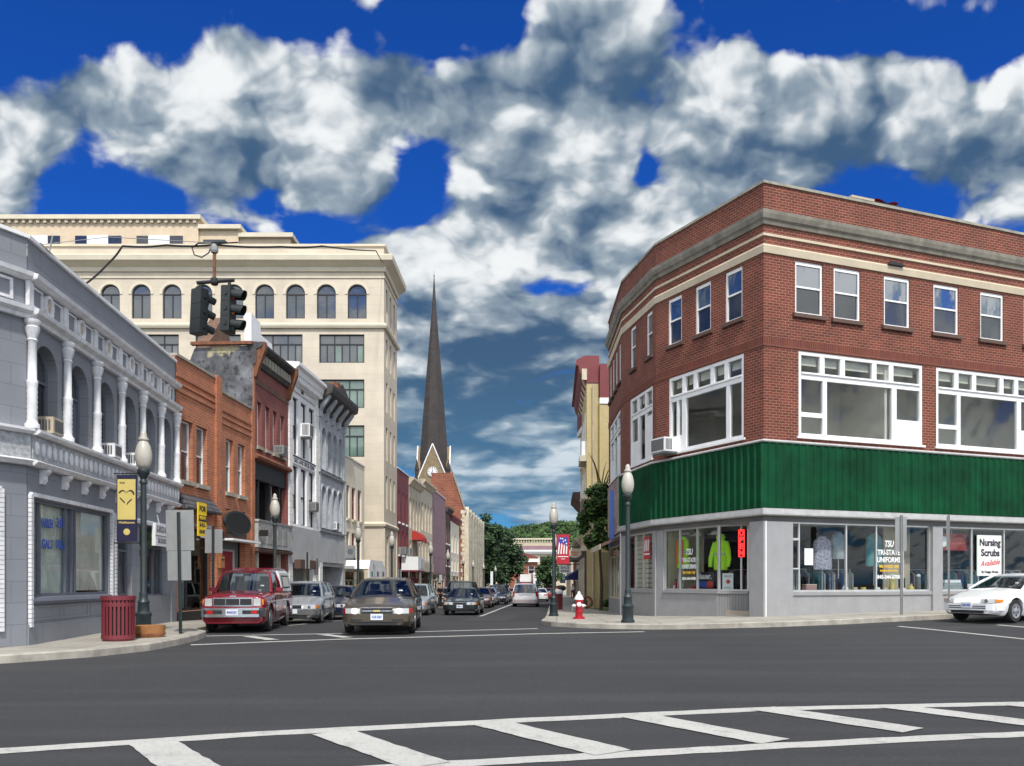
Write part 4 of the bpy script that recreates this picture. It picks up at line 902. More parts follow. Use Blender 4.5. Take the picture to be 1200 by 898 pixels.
t, F, L, H = row_building('maroon_building', 'maroon sided shop building directly beyond the cream bank tower', 59.3, 64.3, 9.35, M.maroon_siding, [(6.0, 8.2, 3, .5), (3.7, 5.4, 3, .6)], M.shade_gray, M.white, None, M.white)
s = thing('box_sign', 'white box sign projecting over the pavement from the maroon building', 'sign', F @ T(1.2, -1.3, 2.6)); MB().box(0, 2.9, 0, 1.2, 0, .95).build('box', M.signwhite, s); MB().box(.9, 2.6, -.02, -.001, .12, .82).build('panel', paint('pale_blue_panel', (.55, .60, .66), .6, .1), s); MB().box(0, 2.9, .0, 1.25, -.1, -.002).build('base', M.maroon, s)
for k, x in enumerate((1.1, 2.9)): air_con(F @ T(x, .0, 3.72), ('gray air conditioner on the maroon front above the left end of the white box sign', 'gray air conditioner on the maroon front above the right end of the white box sign')[k], M.galv, .7, .5, .5)
t, F, L, H = row_building('cream_row_building', 'cream row building with four tall round headed windows beside the maroon one', 64.3, 70.5, 9.3, M.tan2, [(5.9, 8.3, 4, .7), (3.6, 5.0, 4, .7)], M.maroon, M.white, M.tan2, M.white, None, arched=True)
s = thing('round_awning', 'small bright red domed awning on the cream row building', 'awning', F @ T(1.5, -.02, 5.05))
n = 10; b = MB(); b.loft([[(0, -.8 * math.cos(math.pi / 2 * k / 6) - .0, .7 * math.sin(math.pi / 2 * k / 6)), (2.6, -.8 * math.cos(math.pi / 2 * k / 6), .7 * math.sin(math.pi / 2 * k / 6)), (2.6, 0, .7 * math.sin(math.pi / 2 * k / 6)), (0, 0, .7 * math.sin(math.pi / 2 * k / 6))] for k in range(7)]); b.build('canopy', paint('red_awning', (.42, .03, .02), .7, .1), s); MB().box(-.01, 2.61, -.82, -.79, -.16, -.002).build('valance', paint('red_valance', (.36, .02, .02), .7, .1), s)
row_building('tan_row_building', 'weathered tan row building with arched windows and ornate parapet', 70.5, 77.7, 9.9, M.tan2, [(6.2, 8.6, 4, .9), (3.7, 5.4, 4, .9)], M.brown, M.tan, M.tan, M.tan2, None, arched=True, fascia=M.tan)
row_building('mauve_panel_building', 'plain building faced with large flat mauve panels without windows', 77.7, 87.8, 9.9, M.mauve, [], M.tan2, M.white, None, fascia=None)
row_building('narrow_brown_building', 'very narrow brown building with white upper windows', 87.8, 92.5, 9.1, M.brown, [(6.0, 8.2, 2, 1.1), (3.7, 5.4, 2, 1.1)], M.brown, M.white, M.dark_iron, M.white, M.pane_board)
row_building('pale_cream_building', 'pale cream building with maroon cornice next to the brick church', 92.5, 101.6, 8.6, M.cream_paint, [(5.4, 7.3, 3, 1.0), (3.3, 4.6, 3, 1.0)], M.tan2, M.white, M.maroon, M.tan2, M.pane_gray)

# ------------------------------------------------------------------ brick church hall and steeple
def church():
    y0, y1 = 102.2, 128.0; z = zs(-6, 110) - .3; F, L = frame((-12.6, y0), (WL(y0) + .55, y0), z)      # gable end looks down the street
    t = thing('brick_church_hall', 'red brick gabled church hall with stone quoins at the street corner', 'church', F); He = 11.0; Hp = 15.3; xp = 3.35 + .9
    b = MB(); b.wall([(0, 0), (L, 0), (L, He), (5.6, Hp - .3), (5.6, Hp + .1), (xp - 1.3, Hp + .1), (xp - 1.3, Hp - .9), (0, He + 1)], [], .2); b.build('wall', M.church_brick, t)
    Sd = F.inverted() @ frame((WL(y0) + .55, y0), (WL(y1) + .55, y1), z)[0]; Ls = y1 - y0
    ws = [arch(2.4 + 4.2 * k, 4.2 + 4.2 * k, 3.6, 8.6, 10) for k in range(6)]
    b = MB(); b.wall(rect(0, Ls, 0, He), ws, .3); b.build('wall', M.tan, t, Sd)
    for k in range(6): sash_window(t, 2.4 + 4.2 * k, 3.6, 1.8, 5.0, M.stone, .1, .2, (M.pane_dark, M.pane_dark), .6, .1, M.stone, arched=True, Mx=Sd)
    for k in range(7): MB().prism([(.3 + 4.2 * k, 0), (1.2 + 4.2 * k, 0), (1.2 + 4.2 * k, He - .5), (.75 + 4.2 * k, He + .4), (.3 + 4.2 * k, He - .5)], -.5, -.001).build('buttress', M.stone if k else M.tan2, t, Sd)
    b = MB()
    for k in range(22): w = .42 if k % 2 else .26; b.box(L - w, L + .05, -.05, -.001, k * .5, k * .5 + .44)
    b.build('quoins', M.tan2, t)
    b = MB(); b.poly([(L, .02, He), (L, Ls, He), (xp, Ls, Hp - .4), (xp, .02, Hp - .4)]); b.poly([(xp, .02, Hp - .4), (xp, Ls, Hp - .4), (0, Ls, He), (0, .02, He)]); b.poly([(0, Ls, 0), (L, Ls, 0), (L, Ls, He), (xp, Ls, Hp - .4), (0, Ls, He)]); b.build('roof', M.slate_roof, t)
    MB().tube([(L + .1, -.05, He + .05), (5.65, -.05, Hp - .22)], .12, 4).build('coping', M.stone, t)
    MB().extr([(0, He - .4), (-.2, He - .4), (-.35, He), (0, He + .1)], 0, Ls).build('cornice', M.tan2, t, Sd)
    q = thing('roof_turret', 'small round brown turret with pointed cap on the church hall roof', 'turret', F @ T(L - 1.5, 3.0, He + .6))
    MB().lathe([(.8, 0), (.8, 1.5), (.95, 1.6), (.95, 1.8), (.5, 2.3), (0, 2.4)], 12).build('drum', M.brown_brick, q)
    MB().box(.7, L - .1, -.04, -.001, 9.6, 9.75).build('string_course', M.stone, t)
    # steeple
    Y = 113.0; X = (508.7 - 600) * Y / 1000; zb = zs(-6, 110); w = 2.05
    t = thing('church_steeple', 'tall dark slate church spire rising from a stone tower with a clock gable', 'steeple', at(X, Y, zb)); g = 17.0; hb = 15.0; hp = 19.9
    b = MB()
    b.box(-w, w, -w, w, 0, hb, 't'); b.build('tower', M.tan, t)
    tanb = paint('brown_ashlar', (.25, .185, .105), .85, .3, 3, bump=.3)
    for k in range(4):
        Rz = Matrix.Rotation(math.pi / 2 * k, 4, 'Z')
        MB().prism([(-w, hb + .002), (w, hb + .002), (0, hp)], -w - .05, -w + .35).build('gable', tanb, t, Rz)
        b = MB()
        for s in (-1, 1): b.tube([(s * (w + .12), -w - .1, hb - .15), (0, -w - .1, hp + .12)], .10, 4)
        b.build('gable_coping', M.signwhite, t, Rz)
        d = MB().lathe([(0, 0), (.66, 0), (.66, .09), (0, .09)], 28).build('clock_face', M.signwhite, t, Rz @ T(0, -w - .052, 16.35) @ Matrix.Rotation(R(90), 4, 'X'))
        b = MB()
        for a in range(12):
            an = math.pi * a / 6; c, s = math.cos(an), math.sin(an); b.poly([(.42 * c - .035 * s, .42 * s + .035 * c, .094), (.42 * c + .035 * s, .42 * s - .035 * c, .094), (.6 * c + .04 * s, .6 * s - .04 * c, .094), (.6 * c - .04 * s, .6 * s + .04 * c, .094)])
        b.build('numerals', M.ink, d)
        for an, ln, wd in ((R(95), .52, .04), (R(225), .36, .055)):
            c, s = math.cos(an), math.sin(an); MB().poly([(-wd * s, wd * c, .1), (wd * s, -wd * c, .1), (ln * c + wd * .4 * s, ln * s - wd * .4 * c, .1), (ln * c - wd * .4 * s, ln * s + wd * .4 * c, .1)]).build('clock_hand', M.ink, d)
        MB().ring([(.72 * math.cos(2 * math.pi * i / 24), 16.35 + .72 * math.sin(2 * math.pi * i / 24)) for i in range(24)], [(.64 * math.cos(2 * math.pi * i / 24), 16.35 + .64 * math.sin(2 * math.pi * i / 24)) for i in range(24)], -w - .16, -w - .05).build('clock_rim', M.stone, t, Rz)
        for s in (1,): MB().lathe([(.26, 0), (.26, 1.6), (.34, 1.7), (0, 3.2)], 6).build('pinnacle', M.slate_roof, t, Rz @ T(w * s, -w * s, hb - .1))
    zt = 41.9 - zb
    def octo(r, z): return [(r * math.cos(math.pi * (k + .5) / 4), r * math.sin(math.pi * (k + .5) / 4), z) for k in range(8)]
    MB().loft([octo(w * 1.07, hb + .05), octo(w * .92, hb + 4.5), octo(w * .66, hb + 11), octo(.30, zt - 4.2), octo(.04, zt)]).build('spire', M.slate_roof, t)
    MB().lathe([(.05, 0), (.12, .2), (.03, .35), (.02, .9), (0, .92)], 8).build('finial', M.galv, t, T(0, 0, zt - .1))
church()

# ------------------------------------------------------------------ far end of the street
def far_building(name, label, x0, x1, y, H, m, wins, D=10, roofm=None, zb=None, extra=None, wm=None):
    F, L = frame((x0, y), (x1, y), zg((x0 + x1) / 2, y) - .4 if zb is None else zb); t = thing(name, label, 'building', F)
    holes = []
    for z0, z1, n, wd in wins: holes += [rect(L * (k + .5) / n - wd / 2, L * (k + .5) / n + wd / 2, z0, z1) for k in range(n)]
    b = MB(); b.wall(rect(0, L, 0, H), holes, .25); body(b, L, H, D); b.build('wall', m, t); roof(t, L, H, D, .2, roofm)
    for z0, z1, n, wd in wins:
        for k in range(n): sash_window(t, L * (k + .5) / n - wd / 2, z0, wd, z1 - z0, wm or M.tan2, .09, .12, (M.pane_slate, M.pane_dark), .5)
    return t, F, L
t, F, L = far_building('old_station_building', 'long tan building with a balustraded roof closing the far end of the street', -9, 14.5, 222, 13.2, M.tan, [(7.2, 9.6, 9, 1.5), (2.5, 5, 9, 1.6)])
MB().extr([(0, 10.2), (-.5, 10.2), (-.9, 10.8), (-.9, 11.1), (0, 11.3)], -.3, L + .3).build('cornice', M.white, t); MB().box(-.1, L + .1, -.2, -.001, 11.35, 12.3).build('frieze', M.mauve, t)
MB().box(-.1, L + .1, -.4, .4, 13.9, 14.3).build('balustrade_rail', M.tan2, t)
for k in range(34): ob('baluster', shared('balu', lambda: MB().lathe([(.16, 13.2), (.22, 13.4), (.12, 13.7), (.16, 13.9)], 6).mesh('baluster', M.tan2)), t, T(.35 + k * .69, 0, 0))
t, F, L = far_building('red_brick_hall', 'low dull red brick hall with a white eave in front of the tan building', -2.6, 5.6, 186, 8.2, M.church_brick, [(4.6, 6.4, 3, 1.3), (1.4, 3.4, 3, 1.4)], 8, None, None, None, M.white)
MB().box(3.3, L + .3, -.6, .3, 7.2, 7.9).build('white_eave', M.white, t); MB().prism([(-.2, 8.2), (L + .2, 8.2), (L * .5, 9.6)], -.1, 8).build('gable_roof', M.maroon_siding, t)
far_building('small_white_shed', 'small white building half hidden between trees at the street end', 4.0, 7.0, 160, 4.6, M.white, [(1.6, 3.0, 2, .8)], 5)

# ------------------------------------------------------------------ yellow brick building and its neighbours on the right
def yellow_building():
    z0 = -.12; F, L = frame((4.42, 50.0), (13, 50.3), z0); H = 14.6
    t = thing('yellow_brick_building', 'tall yellow brick building with maroon mansard end and overhanging cornice', 'building', F); sx = .72
    b = MB(); b.poly([(sx, 0, 0), (L, 0, 0), (L, 0, 12.0), (sx, 0, 12.0)]); b.poly([(0, .35, 0), (sx, .35, 0), (sx, .35, 13.3), (0, .35, 13.3)]); b.poly([(sx, 0, 0), (sx, 0, 12), (sx, .35, 12), (sx, .35, 0)])
    b.poly([(1.02, 12.3, 0), (0, .35, 0), (0, .35, 13.3), (1.02, 12.3, 13.3)]); b.poly([(L, 12.3, 0), (1.02, 12.3, 0), (1.02, 12.3, 13.3), (L, 12.3, 13.3)]); b.poly([(L, 0, 0), (L, 12, 0), (L, 12, 12), (L, 0, 12)]); b.build('wall', M.yellow_brick, t)
    MB().box(sx + .003, L, -.03, -.001, 0, 3.3).build('wall_foot', M.olive, t)  # darker olive sheet over the lowest part of the end wall
    MB().box(sx, L + .1, -.05, 12, 12.002, 12.35).build('white_band', M.white, t); MB().box(sx + .02, L, .0, 12, 12.352, 14.35).build('mansard', M.maroon_siding, t)
    cp = [(-.02, 13.302), (sx + .016, 13.302), (sx + .016, 14.9), (-.12, 14.9), (-.62, 14.65), (-.66, 14.35), (-.5, 14.3), (-.4, 13.9), (-.15, 13.5)]
    MB().loft([[(x, .3, z) for x, z in cp], [(x + 1.02, 12.25, z) for x, z in cp]]).build('cornice', M.maroon_siding, t)
    MB().box(-.3, .0, .2, .29, 13.45, 14.1).build('cornice_end', M.tan2, t)
    for k in range(7): MB().prism([(-.02, 13.1), (-.2, 13.4), (-.4, 14.28), (-.02, 14.28)], 1 + k * 1.6, 1.2 + k * 1.6).build('cornice_bracket', M.tan2, t, T(.085 * (1 + k * 1.6), 0, 0))
    Sd = F.inverted() @ frame((4.42 + .6, 62.3), (4.42, 50.35), z0)[0]; Ls = 11.96
    for k in range(4):
        for z, h in ((9.6, 2.2), (6.2, 2.2)): o = sash_window(t, .9 + 2.9 * k, z, 1.0, h, M.white, .07, -.06, (M.pane_sky, M.pane_dark), .5, .1, M.tan2, Mx=Sd)
    for z in (8.9, 5.5): MB().box(9.2, 11.9, -.42, -.001, z - .2, z + .15).build('bay_ledge', M.tan2, t, Sd); MB().prism([(9.4, z + .152), (11.7, z + .152), (11.7, z + 1.0), (9.4, z + 1.0)], -.3, -.001).build('bay_window', M.white if z > 8 else M.brown, t, Sd)
    MB().box(.2, 11.9, -.12, -.001, 0, 3.4).build('shop_front', M.brown, t, Sd); MB().box(.2, 11.9, -.3, -.001, 3.4, 3.7).build('shop_cornice', M.tan2, t, Sd)
    for k in range(3): grid_window(t, .8 + 3.7 * k, .5, 2.8, 2.5, [], [(.8, [.5]), (2, [])], M.tan2, .08, -.2, M.pane_slate, Mx=Sd, name='shop_window')
    MB().tube([(.36, .2, 0), (.36, .2, 13.2)], .05).build('drainpipe', M.tan, t)
yellow_building()
t, F, L, H = None, None, None, None
def right_row(name, label, ya, yb, H, m, off=0, wn=3, cm=None, zw=((5.0, 6.6),), winm=None):
    F, L = frame((KR(yb) + 2.75 + off, yb - .01), (KR(ya) + 2.75 + off, ya + .01), zs(4, (ya + yb) / 2) - .1); H -= F.translation.z; t = thing(name, label, 'building', F)
    holes = [rect(L * (k + .5) / wn - .5, L * (k + .5) / wn + .5, a, e) for k in range(wn) for a, e in zw] + [rect(.3, L - .3, .03, 2.7)]
    b = MB(); b.wall(rect(0, L, 0, H), holes, .2); body(b, L, H, 9); b.build('wall', m, t); roof(t, L, H, 9, .2)
    for k in range(wn):
        for a, e in zw: sash_window(t, L * (k + .5) / wn - .5, a, 1.0, e - a, winm or M.white, .07, .1, (M.pane_sky, M.pane_dark), .5, .08, M.tan2)
    MB().extr([(0, H - .9), (-.15, H - .8), (-.7, H - .2), (-.8, H - .1), (-.8, H + .1), (.1, H + .12), (.1, H)], -.05, L + .05).build('cornice', cm or M.brown, t)
    MB().box(.3, L - .3, 1.2, 1.25, .0, 2.75).build('shop_back', M.dark, t); grid_window(t, .3, .03, L - .6, 2.67, [], [(.15, []), (.8, [.2, .4, .6, .8]), (2, [])], M.brown, .08, .1, M.glass_dim, name='shop_window')
    return t, F, L, H
right_row('brown_brick_shop', 'brown brick shop building with bracketed cornice beyond the yellow building', 62.4, 70.5, 7.9, paint('pinkish_brick', (.34, .17, .11), .85, .25, 4), -.25)
right_row('dark_gable_shop', 'dark brown shop beyond the brown brick one on the right pavement', 70.6, 82, 5.0, M.brown, .1, 4, M.tan2, ((3.2, 4.2),))
right_row('tan_front_shop', 'tan fronted shop farther up the right pavement', 82.1, 96, 4.6, M.tan2, .1, 4, M.tan, ((3.1, 3.9),))
right_row('red_front_shop', 'dull red shop front last in the row on the right pavement', 96.1, 118, 5.2, M.church_brick, .2, 5, M.tan2, ((3.2, 4.2),))
far_building('stone_block', 'plain stone block closing the right side of the far street', 8.6, 18, 125, 7.2, M.tan, [(4.4, 6.2, 4, 1.2), (1.5, 3.2, 4, 1.2)])

# ------------------------------------------------------------------ brick corner building on the right
def corner_building():
    z0 = .25; P = [(4.91, 43.3), (4.83, 37.3), (5.60, 33.2), (8.26, 28.0), (8.26 + .9333 * 17, 28 + .3592 * 17)]
    FR, LR = frame(P[3], P[4], z0); t = thing('brick_corner_building', 'three storey red brick corner building with white windows and a green metal band', 'building', FR); I = FR.inverted()
    Fr = [(I @ frame(a, b, z0)[0], frame(a, b, z0)[1]) for a, b in zip(P, P[1:])]
    H = 14.28; zb = -.6
    up = {3: [(1.27, 1.14), (2.88, 1.14), (5.08, 1.17), (7.37, 1.2), (9.66, 1.17), (11.9, 1.17), (14.1, 1.17)], 2: [(.77, .82), (2.38, .84), (3.98, .85)], 1: [(1.1, .68), (3.1, .66)], 0: [(.55, .72), (1.85, .72), (3.2, .72), (4.6, .72)]}
    big = {3: [(1.41, 5.44), (7.5, 5.45), (13.5, 2.6)], 2: [(.82, 4.08)], 1: [(1.05, 2.75)], 0: [(.6, 4.6)]}
    wz = (10.15, 11.92); bz = (6.06, 8.92); TRI = []
    shop = {3: [(1.1, 6.15), (7.74, 8.6)], 2: [(.45, 4.85)], 1: [(.5, 3.3)], 0: [(.35, 5.2)]}
    for i, (Mx, L) in enumerate(Fr):
        holes = [rect(x, x + w, *wz) for x, w in up[i]] + [rect(x, x + w, *bz) for x, w in big[i]] + [rect(x, x + w, .86 if i else .4, 3.2 if i else 2.9) for x, w in shop[i] ]
        if i == 2: holes[-1] = rect(.45, 5.28, .04, 3.2)
        b = MB(); b.wall(rect(0, L, 3.35, H), [h for h in holes if h[0][1] > 3.3], .16); b.build('wall', M.corner_brick, t, Mx)
        b = MB(); b.wall(rect(0, L, zb, 3.346), [h for h in holes if h[0][1] < 3.3], .16); b.build('shop_wall', M.concrete_gray, t, Mx)
    # returns and roof
    inv = lambda p: tuple((I @ Vector((p[0], p[1], 0))).xy)
    B = [inv(P[0]), inv((8, 44.5)), inv((18, 46)), inv(P[4])]
    b = MB()
    for a, e in zip(B, B[1:]): b.poly([(*a, zb), (*a, H), (*e, H), (*e, zb)])
    b.build('wall', M.corner_brick, t)
    fl = [inv(p) for p in P] + [inv((18, 46)), inv((8, 44.5))]
    def inset(p, q): return (p[0] + (q[0] - p[0]) * .02, p[1] + (q[1] - p[1]) * .02)
    cn = (sum(p[0] for p in fl) / len(fl), sum(p[1] for p in fl) / len(fl)); fi = [inset(p, cn) for p in fl]
    def slab(nm, z, m, h=.12): MB().loft([[(x, y, z) for x, y in fi][::-1], [(x, y, z + h) for x, y in fi][::-1]]).build(nm, m, t)
    slab('roof', 13.2, M.tar); slab('floor', 9.35, M.ceil, .3); slab('floor', 5.45, M.floor, .3); slab('floor', 3.33, M.ceil, .2); slab('floor', zb + .2, M.floor, .6)
    # mouldings that follow the bent front, mitred at the bends
    def run(nm, prof, m, first=0):
        rings = []
        Q = [Vector(inv(p)) for p in P[first:]]
        for k, p in enumerate(Q):
            d0 = (Q[k] - Q[k - 1]).normalized() if k else None; d1 = (Q[k + 1] - Q[k]).normalized() if k < len(Q) - 1 else None
            n0 = Vector((d0.y, -d0.x)) if d0 else None; n1 = Vector((d1.y, -d1.x)) if d1 else None
            n = (n0 + n1).normalized() if d0 and d1 else (n0 or n1); f = 1 / n.dot(n0 or n1)
            rings.append([(p.x - n.x * y * f, p.y - n.y * y * f, z) for y, z in prof])
        for a, e in zip(rings, rings[1:]): MB().loft([a, e]).build(nm, m, t)
    run('cornice', [(0, 12.92), (-.06, 12.93), (-.09, 13.04), (-.15, 13.10), (-.19, 13.24), (-.20, 13.36), (-.04, 13.42), (0, 13.42)], paint('sooty_stone', (.235, .215, .175), .85, .35, 2, bump=.6, stain=.7, stainc=(.09, .08, .07)))
    run('stone_band', [(0, 12.0), (-.05, 12.0), (-.09, 12.22), (-.07, 12.27), (0, 12.27)], M.cream_band)
    run('under_band', [(0, 12.55), (-.05, 12.56), (-.05, 12.64), (0, 12.66)], M.cream_band)
    run('soldier_course', [(0, 8.95), (-.025, 8.95), (-.025, 9.24), (0, 9.24)], M.soldier)
    run('coping', [(.16, H), (-.05, H), (-.05, H + .09), (.16, H + .09)], M.stone)
    for i, (Mx, L) in enumerate(Fr):
        for k, (x, w) in enumerate(up[i]):
            sash_window(t, x, wz[0], w, wz[1] - wz[0], M.white, .075, .04, (M.pane_sky, M.pane_dark), .52, .12, M.brown, Mx=Mx, top=.05)
    # the large first floor windows
    def big_window(Mx, x, w, kind):
        h = bz[1] - bz[0]; f = .12; zt = h * .715
        b = MB(); b.ring(rect(0, w, 0, h), rect(f, w - f, f, h - f), .02, .15); b.box(f - .003, w - f + .003, .025, .145, zt - .11, zt + .11)
        b.box(f, w - f, -.02, .018, zt + .06, zt + .12)
        if kind == 'R':
            lo = [(.205, .09), (.765, .11)]; hi = [.185, .345, .60, .74]
            b.box(.12 * w * .0 + f, w * .205, .03, .14, h * .235, h * .29); b.box(w * .765, w - f, .04, .13, f, h * .30)
        elif kind == 'L':
            lo = [(.21, .12), (.80, .09)]; hi = [.21, .37, .60, .78]
            b.box(w * .105, w * .135, .03, .14, f, zt); b.box(f, w * .21, .04, .13, f, h * .22)
        else:
            lo = [(.36, .10), (.68, .08)]; hi = [.34, .68]
            b.box(f, w * .36, .04, .13, f, h * .35); b.box(w * .68, w - f, .04, .13, f, h * .62)
        for q, ww in lo: b.box(w * q - ww, w * q + ww, .028, .142, f, zt)
        for q in hi: b.box(w * q - .10, w * q + .10, .028, .142, zt, h - f)
        o = b.build('window', M.white, t, Mx @ T(x, 0, bz[0]))
        MB().box(f * .6, w - f * .6, .085, .092, f * .6, h - f * .6).build('pane', M.glass, o)
        b = MB(); n = 4
        for q0, q1 in zip([.03] + hi, hi + [.97]): b.box(w * q0 + .1, w * q1 - .1, .20, .215, h - .42, h - .05)
        b.build('blinds', M.interior_gray, o); MB().box(-.08, w + .08, -.07, .0, -.07, -.002).build('sill', M.white, o)
    for k, (x, w) in enumerate(big[3][:2]): big_window(Fr[3][0], x, w, 'R')
    big_window(Fr[3][0], *big[3][2], 'S'); big_window(Fr[2][0], *big[2][0], 'L'); big_window(Fr[1][0], *big[1][0], 'S'); big_window(Fr[0][0], *big[0][0], 'S')
    # rooms: partition behind the windows on each floor, with a doorway and furniture seen through the glass
    def partition(nm, m, z, h, pts):
        for a, e in zip(pts, pts[1:]):
            Mx = I @ frame(a, e, z0)[0]; w = frame(a, e, z0)[1]; MB().box(0, w, 0, .1, z, z + h).build(nm, m, t, Mx)
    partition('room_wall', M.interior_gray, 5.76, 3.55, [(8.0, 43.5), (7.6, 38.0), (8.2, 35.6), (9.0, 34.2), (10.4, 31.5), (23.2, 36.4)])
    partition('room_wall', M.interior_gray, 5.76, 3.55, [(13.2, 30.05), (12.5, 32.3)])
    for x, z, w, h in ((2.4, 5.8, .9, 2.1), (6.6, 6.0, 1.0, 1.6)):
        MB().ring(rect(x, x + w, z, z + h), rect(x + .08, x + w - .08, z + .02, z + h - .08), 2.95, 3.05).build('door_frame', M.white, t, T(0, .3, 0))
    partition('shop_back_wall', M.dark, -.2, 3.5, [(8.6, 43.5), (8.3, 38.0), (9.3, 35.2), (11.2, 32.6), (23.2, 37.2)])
    # green corrugated band over the shop: real ribs
    gx = {1: (.05, Fr[1][1]), 2: (0, Fr[2][1]), 3: (0, Fr[3][1])}; Q = [Vector(inv(p)) for p in P]
    for i in (1, 2, 3):
        Mx, L = Fr[i]; b = MB(); n = int(L / .30); a_ = {1: .0, 2: -.024, 3: -.15}[i]; e_ = L + {1: .024, 2: .15, 3: 0}[i]
        prof = []
        for k in range(n):
            x = a_ + (e_ - a_) * k / n; st = (e_ - a_) / n; prof += [(x, -.16), (x + st * .55, -.16), (x + st * .7, -.215), (x + st * .85, -.215)]
        prof += [(e_, -.16)]
        rg = random.Random(i); j = [rg.uniform(-.006, .006) for _ in prof]
        b.strip([(x, y + q, 3.62) for (x, y), q in zip(prof, j)], [(x, y + q * 1.5, 5.76) for (x, y), q in zip(prof, j)])
        b.poly([(a_, -.16, 5.76), (e_, -.16, 5.76), (e_, 0, 5.76), (a_, 0, 5.76)]); b.build('green_band', M.green, t, Mx)
    run2 = lambda nm, prof, m: run(nm, prof, m, 1)
    run2('top_flashing', [(0, 5.765), (-.21, 5.765), (-.23, 5.80), (-.2, 5.85), (0, 5.86)], M.alu_trim)
    run2('shop_cornice', [(0, 3.36), (-.24, 3.37), (-.27, 3.40), (-.27, 3.47), (-.23, 3.475), (-.23, 3.53), (-.22, 3.535), (-.22, 3.60), (0, 3.61)], M.alu_trim)
    run2('soffit', [(0, 3.20), (-.05, 3.20), (-.08, 3.355), (0, 3.355)], M.shade_gray)
    # shop front, main side
    Mx, L = Fr[3]; MB().box(0, 1.1, -.10, -.001, zb, 3.19).build('corner_pillar', M.concrete_gray, t, Mx); MB().box(-.012, .03, -.11, -.09, -.05, 3.19).build('corner_bead', M.white, t, Mx)
    o = grid_window(t, 1.1, .86, 6.15, 2.34, [], [(2, [.06, .385, .60, .795])], M.alu, .06, .04, M.glass, Mx, name='shop_window')
    MB().box(.06, .37, .03, .13, .75, .80).build('transom_bar', M.alu, o); MB().box(.06, .37, .03, .13, 1.72, 1.8).build('transom_bar', M.alu, o)
    o2 = grid_window(t, 7.74, .86, 8.6, 2.34, [], [(2, [.18, .37, .56, .78])], M.alu, .06, .04, M.glass, Mx, name='shop_window')
    MB().extr([(0, .74), (-.05, .74), (-.06, .85), (0, .858)], 1.1, 16).build('sill', M.concrete_gray, t, Mx); MB().box(7.26, 7.73, -.08, -.001, zb, 3.19).build('pier', M.concrete_gray, t, Mx)
    MB().box(1.1, 7.2, .16, 1.1, .70, .78).build('window_board', M.tan2, t, Mx); MB().box(7.74, 16, .16, 1.1, .70, .78).build('window_board', M.tan2, t, Mx)
    MB().box(5.95, 7.2, .9, .96, .8, 3.2).build('display_back', M.plank, t, Mx)
    for x, z, w, h, m in ((.62, .9, .36, .56, M.signwhite), ):
        MB().box(x, x + w, .08, .085, z, z + h).build('notice', m, o)
    lt = o
    for s, y, w, sz, m in (('TSU', 1.66, .42, .30, M.signwhite), ('TRI-STATE', 1.36, 1.02, .25, M.signwhite), ('UNIFORMS', 1.10, 1.06, .25, M.signwhite), ('FIRE · POLICE · EMS', .87, .88, .13, M.goldink), ('SCRUBS & WORK WEAR', .72, .8, .09, M.goldink), ('845-344-6700', .50, 1.04, .18, M.signwhite)):
        text('lettering', s, sz, m, o, T(4.28, .082, y), w, .03, .25 if s == 'TSU' else 0)
    # shop front, side bay with the angled entrance
    Mx, L = Fr[2]
    MB().box(5.28, L + .098, -.10, -.001, zb, 3.19).build('corner_pillar', M.concrete_gray, t, Mx)
    b = MB(); b.box(.45, 3.58, .001, .15, zb, .78); b.build('stall_riser', M.concrete_gray, t, Mx)
    A3 = Mx @ frame((3.58, .02), (4.58, .50), 0)[0]; La = math.hypot(1.0, .48)
    MB().box(0, La, .001, .12, zb, .78).build('stall_riser', blocks('ribbed_panel', (.25, .25, .25), (.15, .15, .15), .10, 5, .012), t, A3)
    MB().extr([(.15, .782), (-.05, .782), (-.05, .86), (.15, .865)], .45, 3.6).build('sill', M.concrete_gray, t, Mx); MB().extr([(.12, .782), (-.05, .782), (-.05, .86), (.12, .865)], 0, La).build('sill', M.concrete_gray, t, A3)
    o = grid_window(t, .45, .87, 3.13, 2.33, [], [(2, [.30, .62])], M.alu, .07, .05, M.glass, Mx, name='shop_window')
    oa = grid_window(t, 0, .87, La, 2.33, [], [(2, [.75])], M.alu, .06, .03, M.glass, A3, name='shop_window')
    D3 = Mx @ frame((4.60, .50), (5.20, .52), 0)[0]
    d = MB().ring(rect(0, .60, .02, 3.18), rect(.06, .54, .08, 3.12), 0, .06).build('door', M.alu, t, D3); MB().box(.05, .49, .02, .03, .07, 2.3).build('pane', M.glass_dim, d); MB().box(.04, .5, .0, .05, 2.28, 2.36).build('transom_bar', M.alu, d); MB().box(.08, .12, -.05, -.005, .95, 1.25).build('handle', M.chrome, d)
    MB().box(.45, 3.5, .17, 1.5, .72, .80).build('window_board', M.tan2, t, Mx); MB().box(.46, .52, .2, 1.5, .8, 3.2).build('display_side', M.plank, t, Mx); MB().box(.5, 1.1, 1.4, 1.46, .8, 3.2).build('display_back', M.plank, t, Mx)
    for s, y, w, sz, m in (('TSU', 1.42, .40, .30, M.signwhite), ('TRI-STATE', 1.12, .78, .22, M.signwhite), ('UNIFORMS', .88, .80, .22, M.signwhite), ('FIRE · POLICE · EMS', .66, .70, .13, M.goldink), ('845-344-6700', .44, .78, .14, M.signwhite)):
        text('lettering', s, sz, m, o, T(1.5, .048, y), w, .03, .25 if s == 'TSU' else 0)
    # second bay: pane with blind; third bay: small shop with its own door and awning
    Mx, L = Fr[1]; o = grid_window(t, .5, .86, 3.3, 2.34, [], [(2, [.33, .62])], M.alu, .07, .04, M.glass, Mx, name='shop_window')
    b = MB()
    for k in range(11): b.box(.05, 3.2, .35, .36, .1 + k * .2, .27 + k * .2)
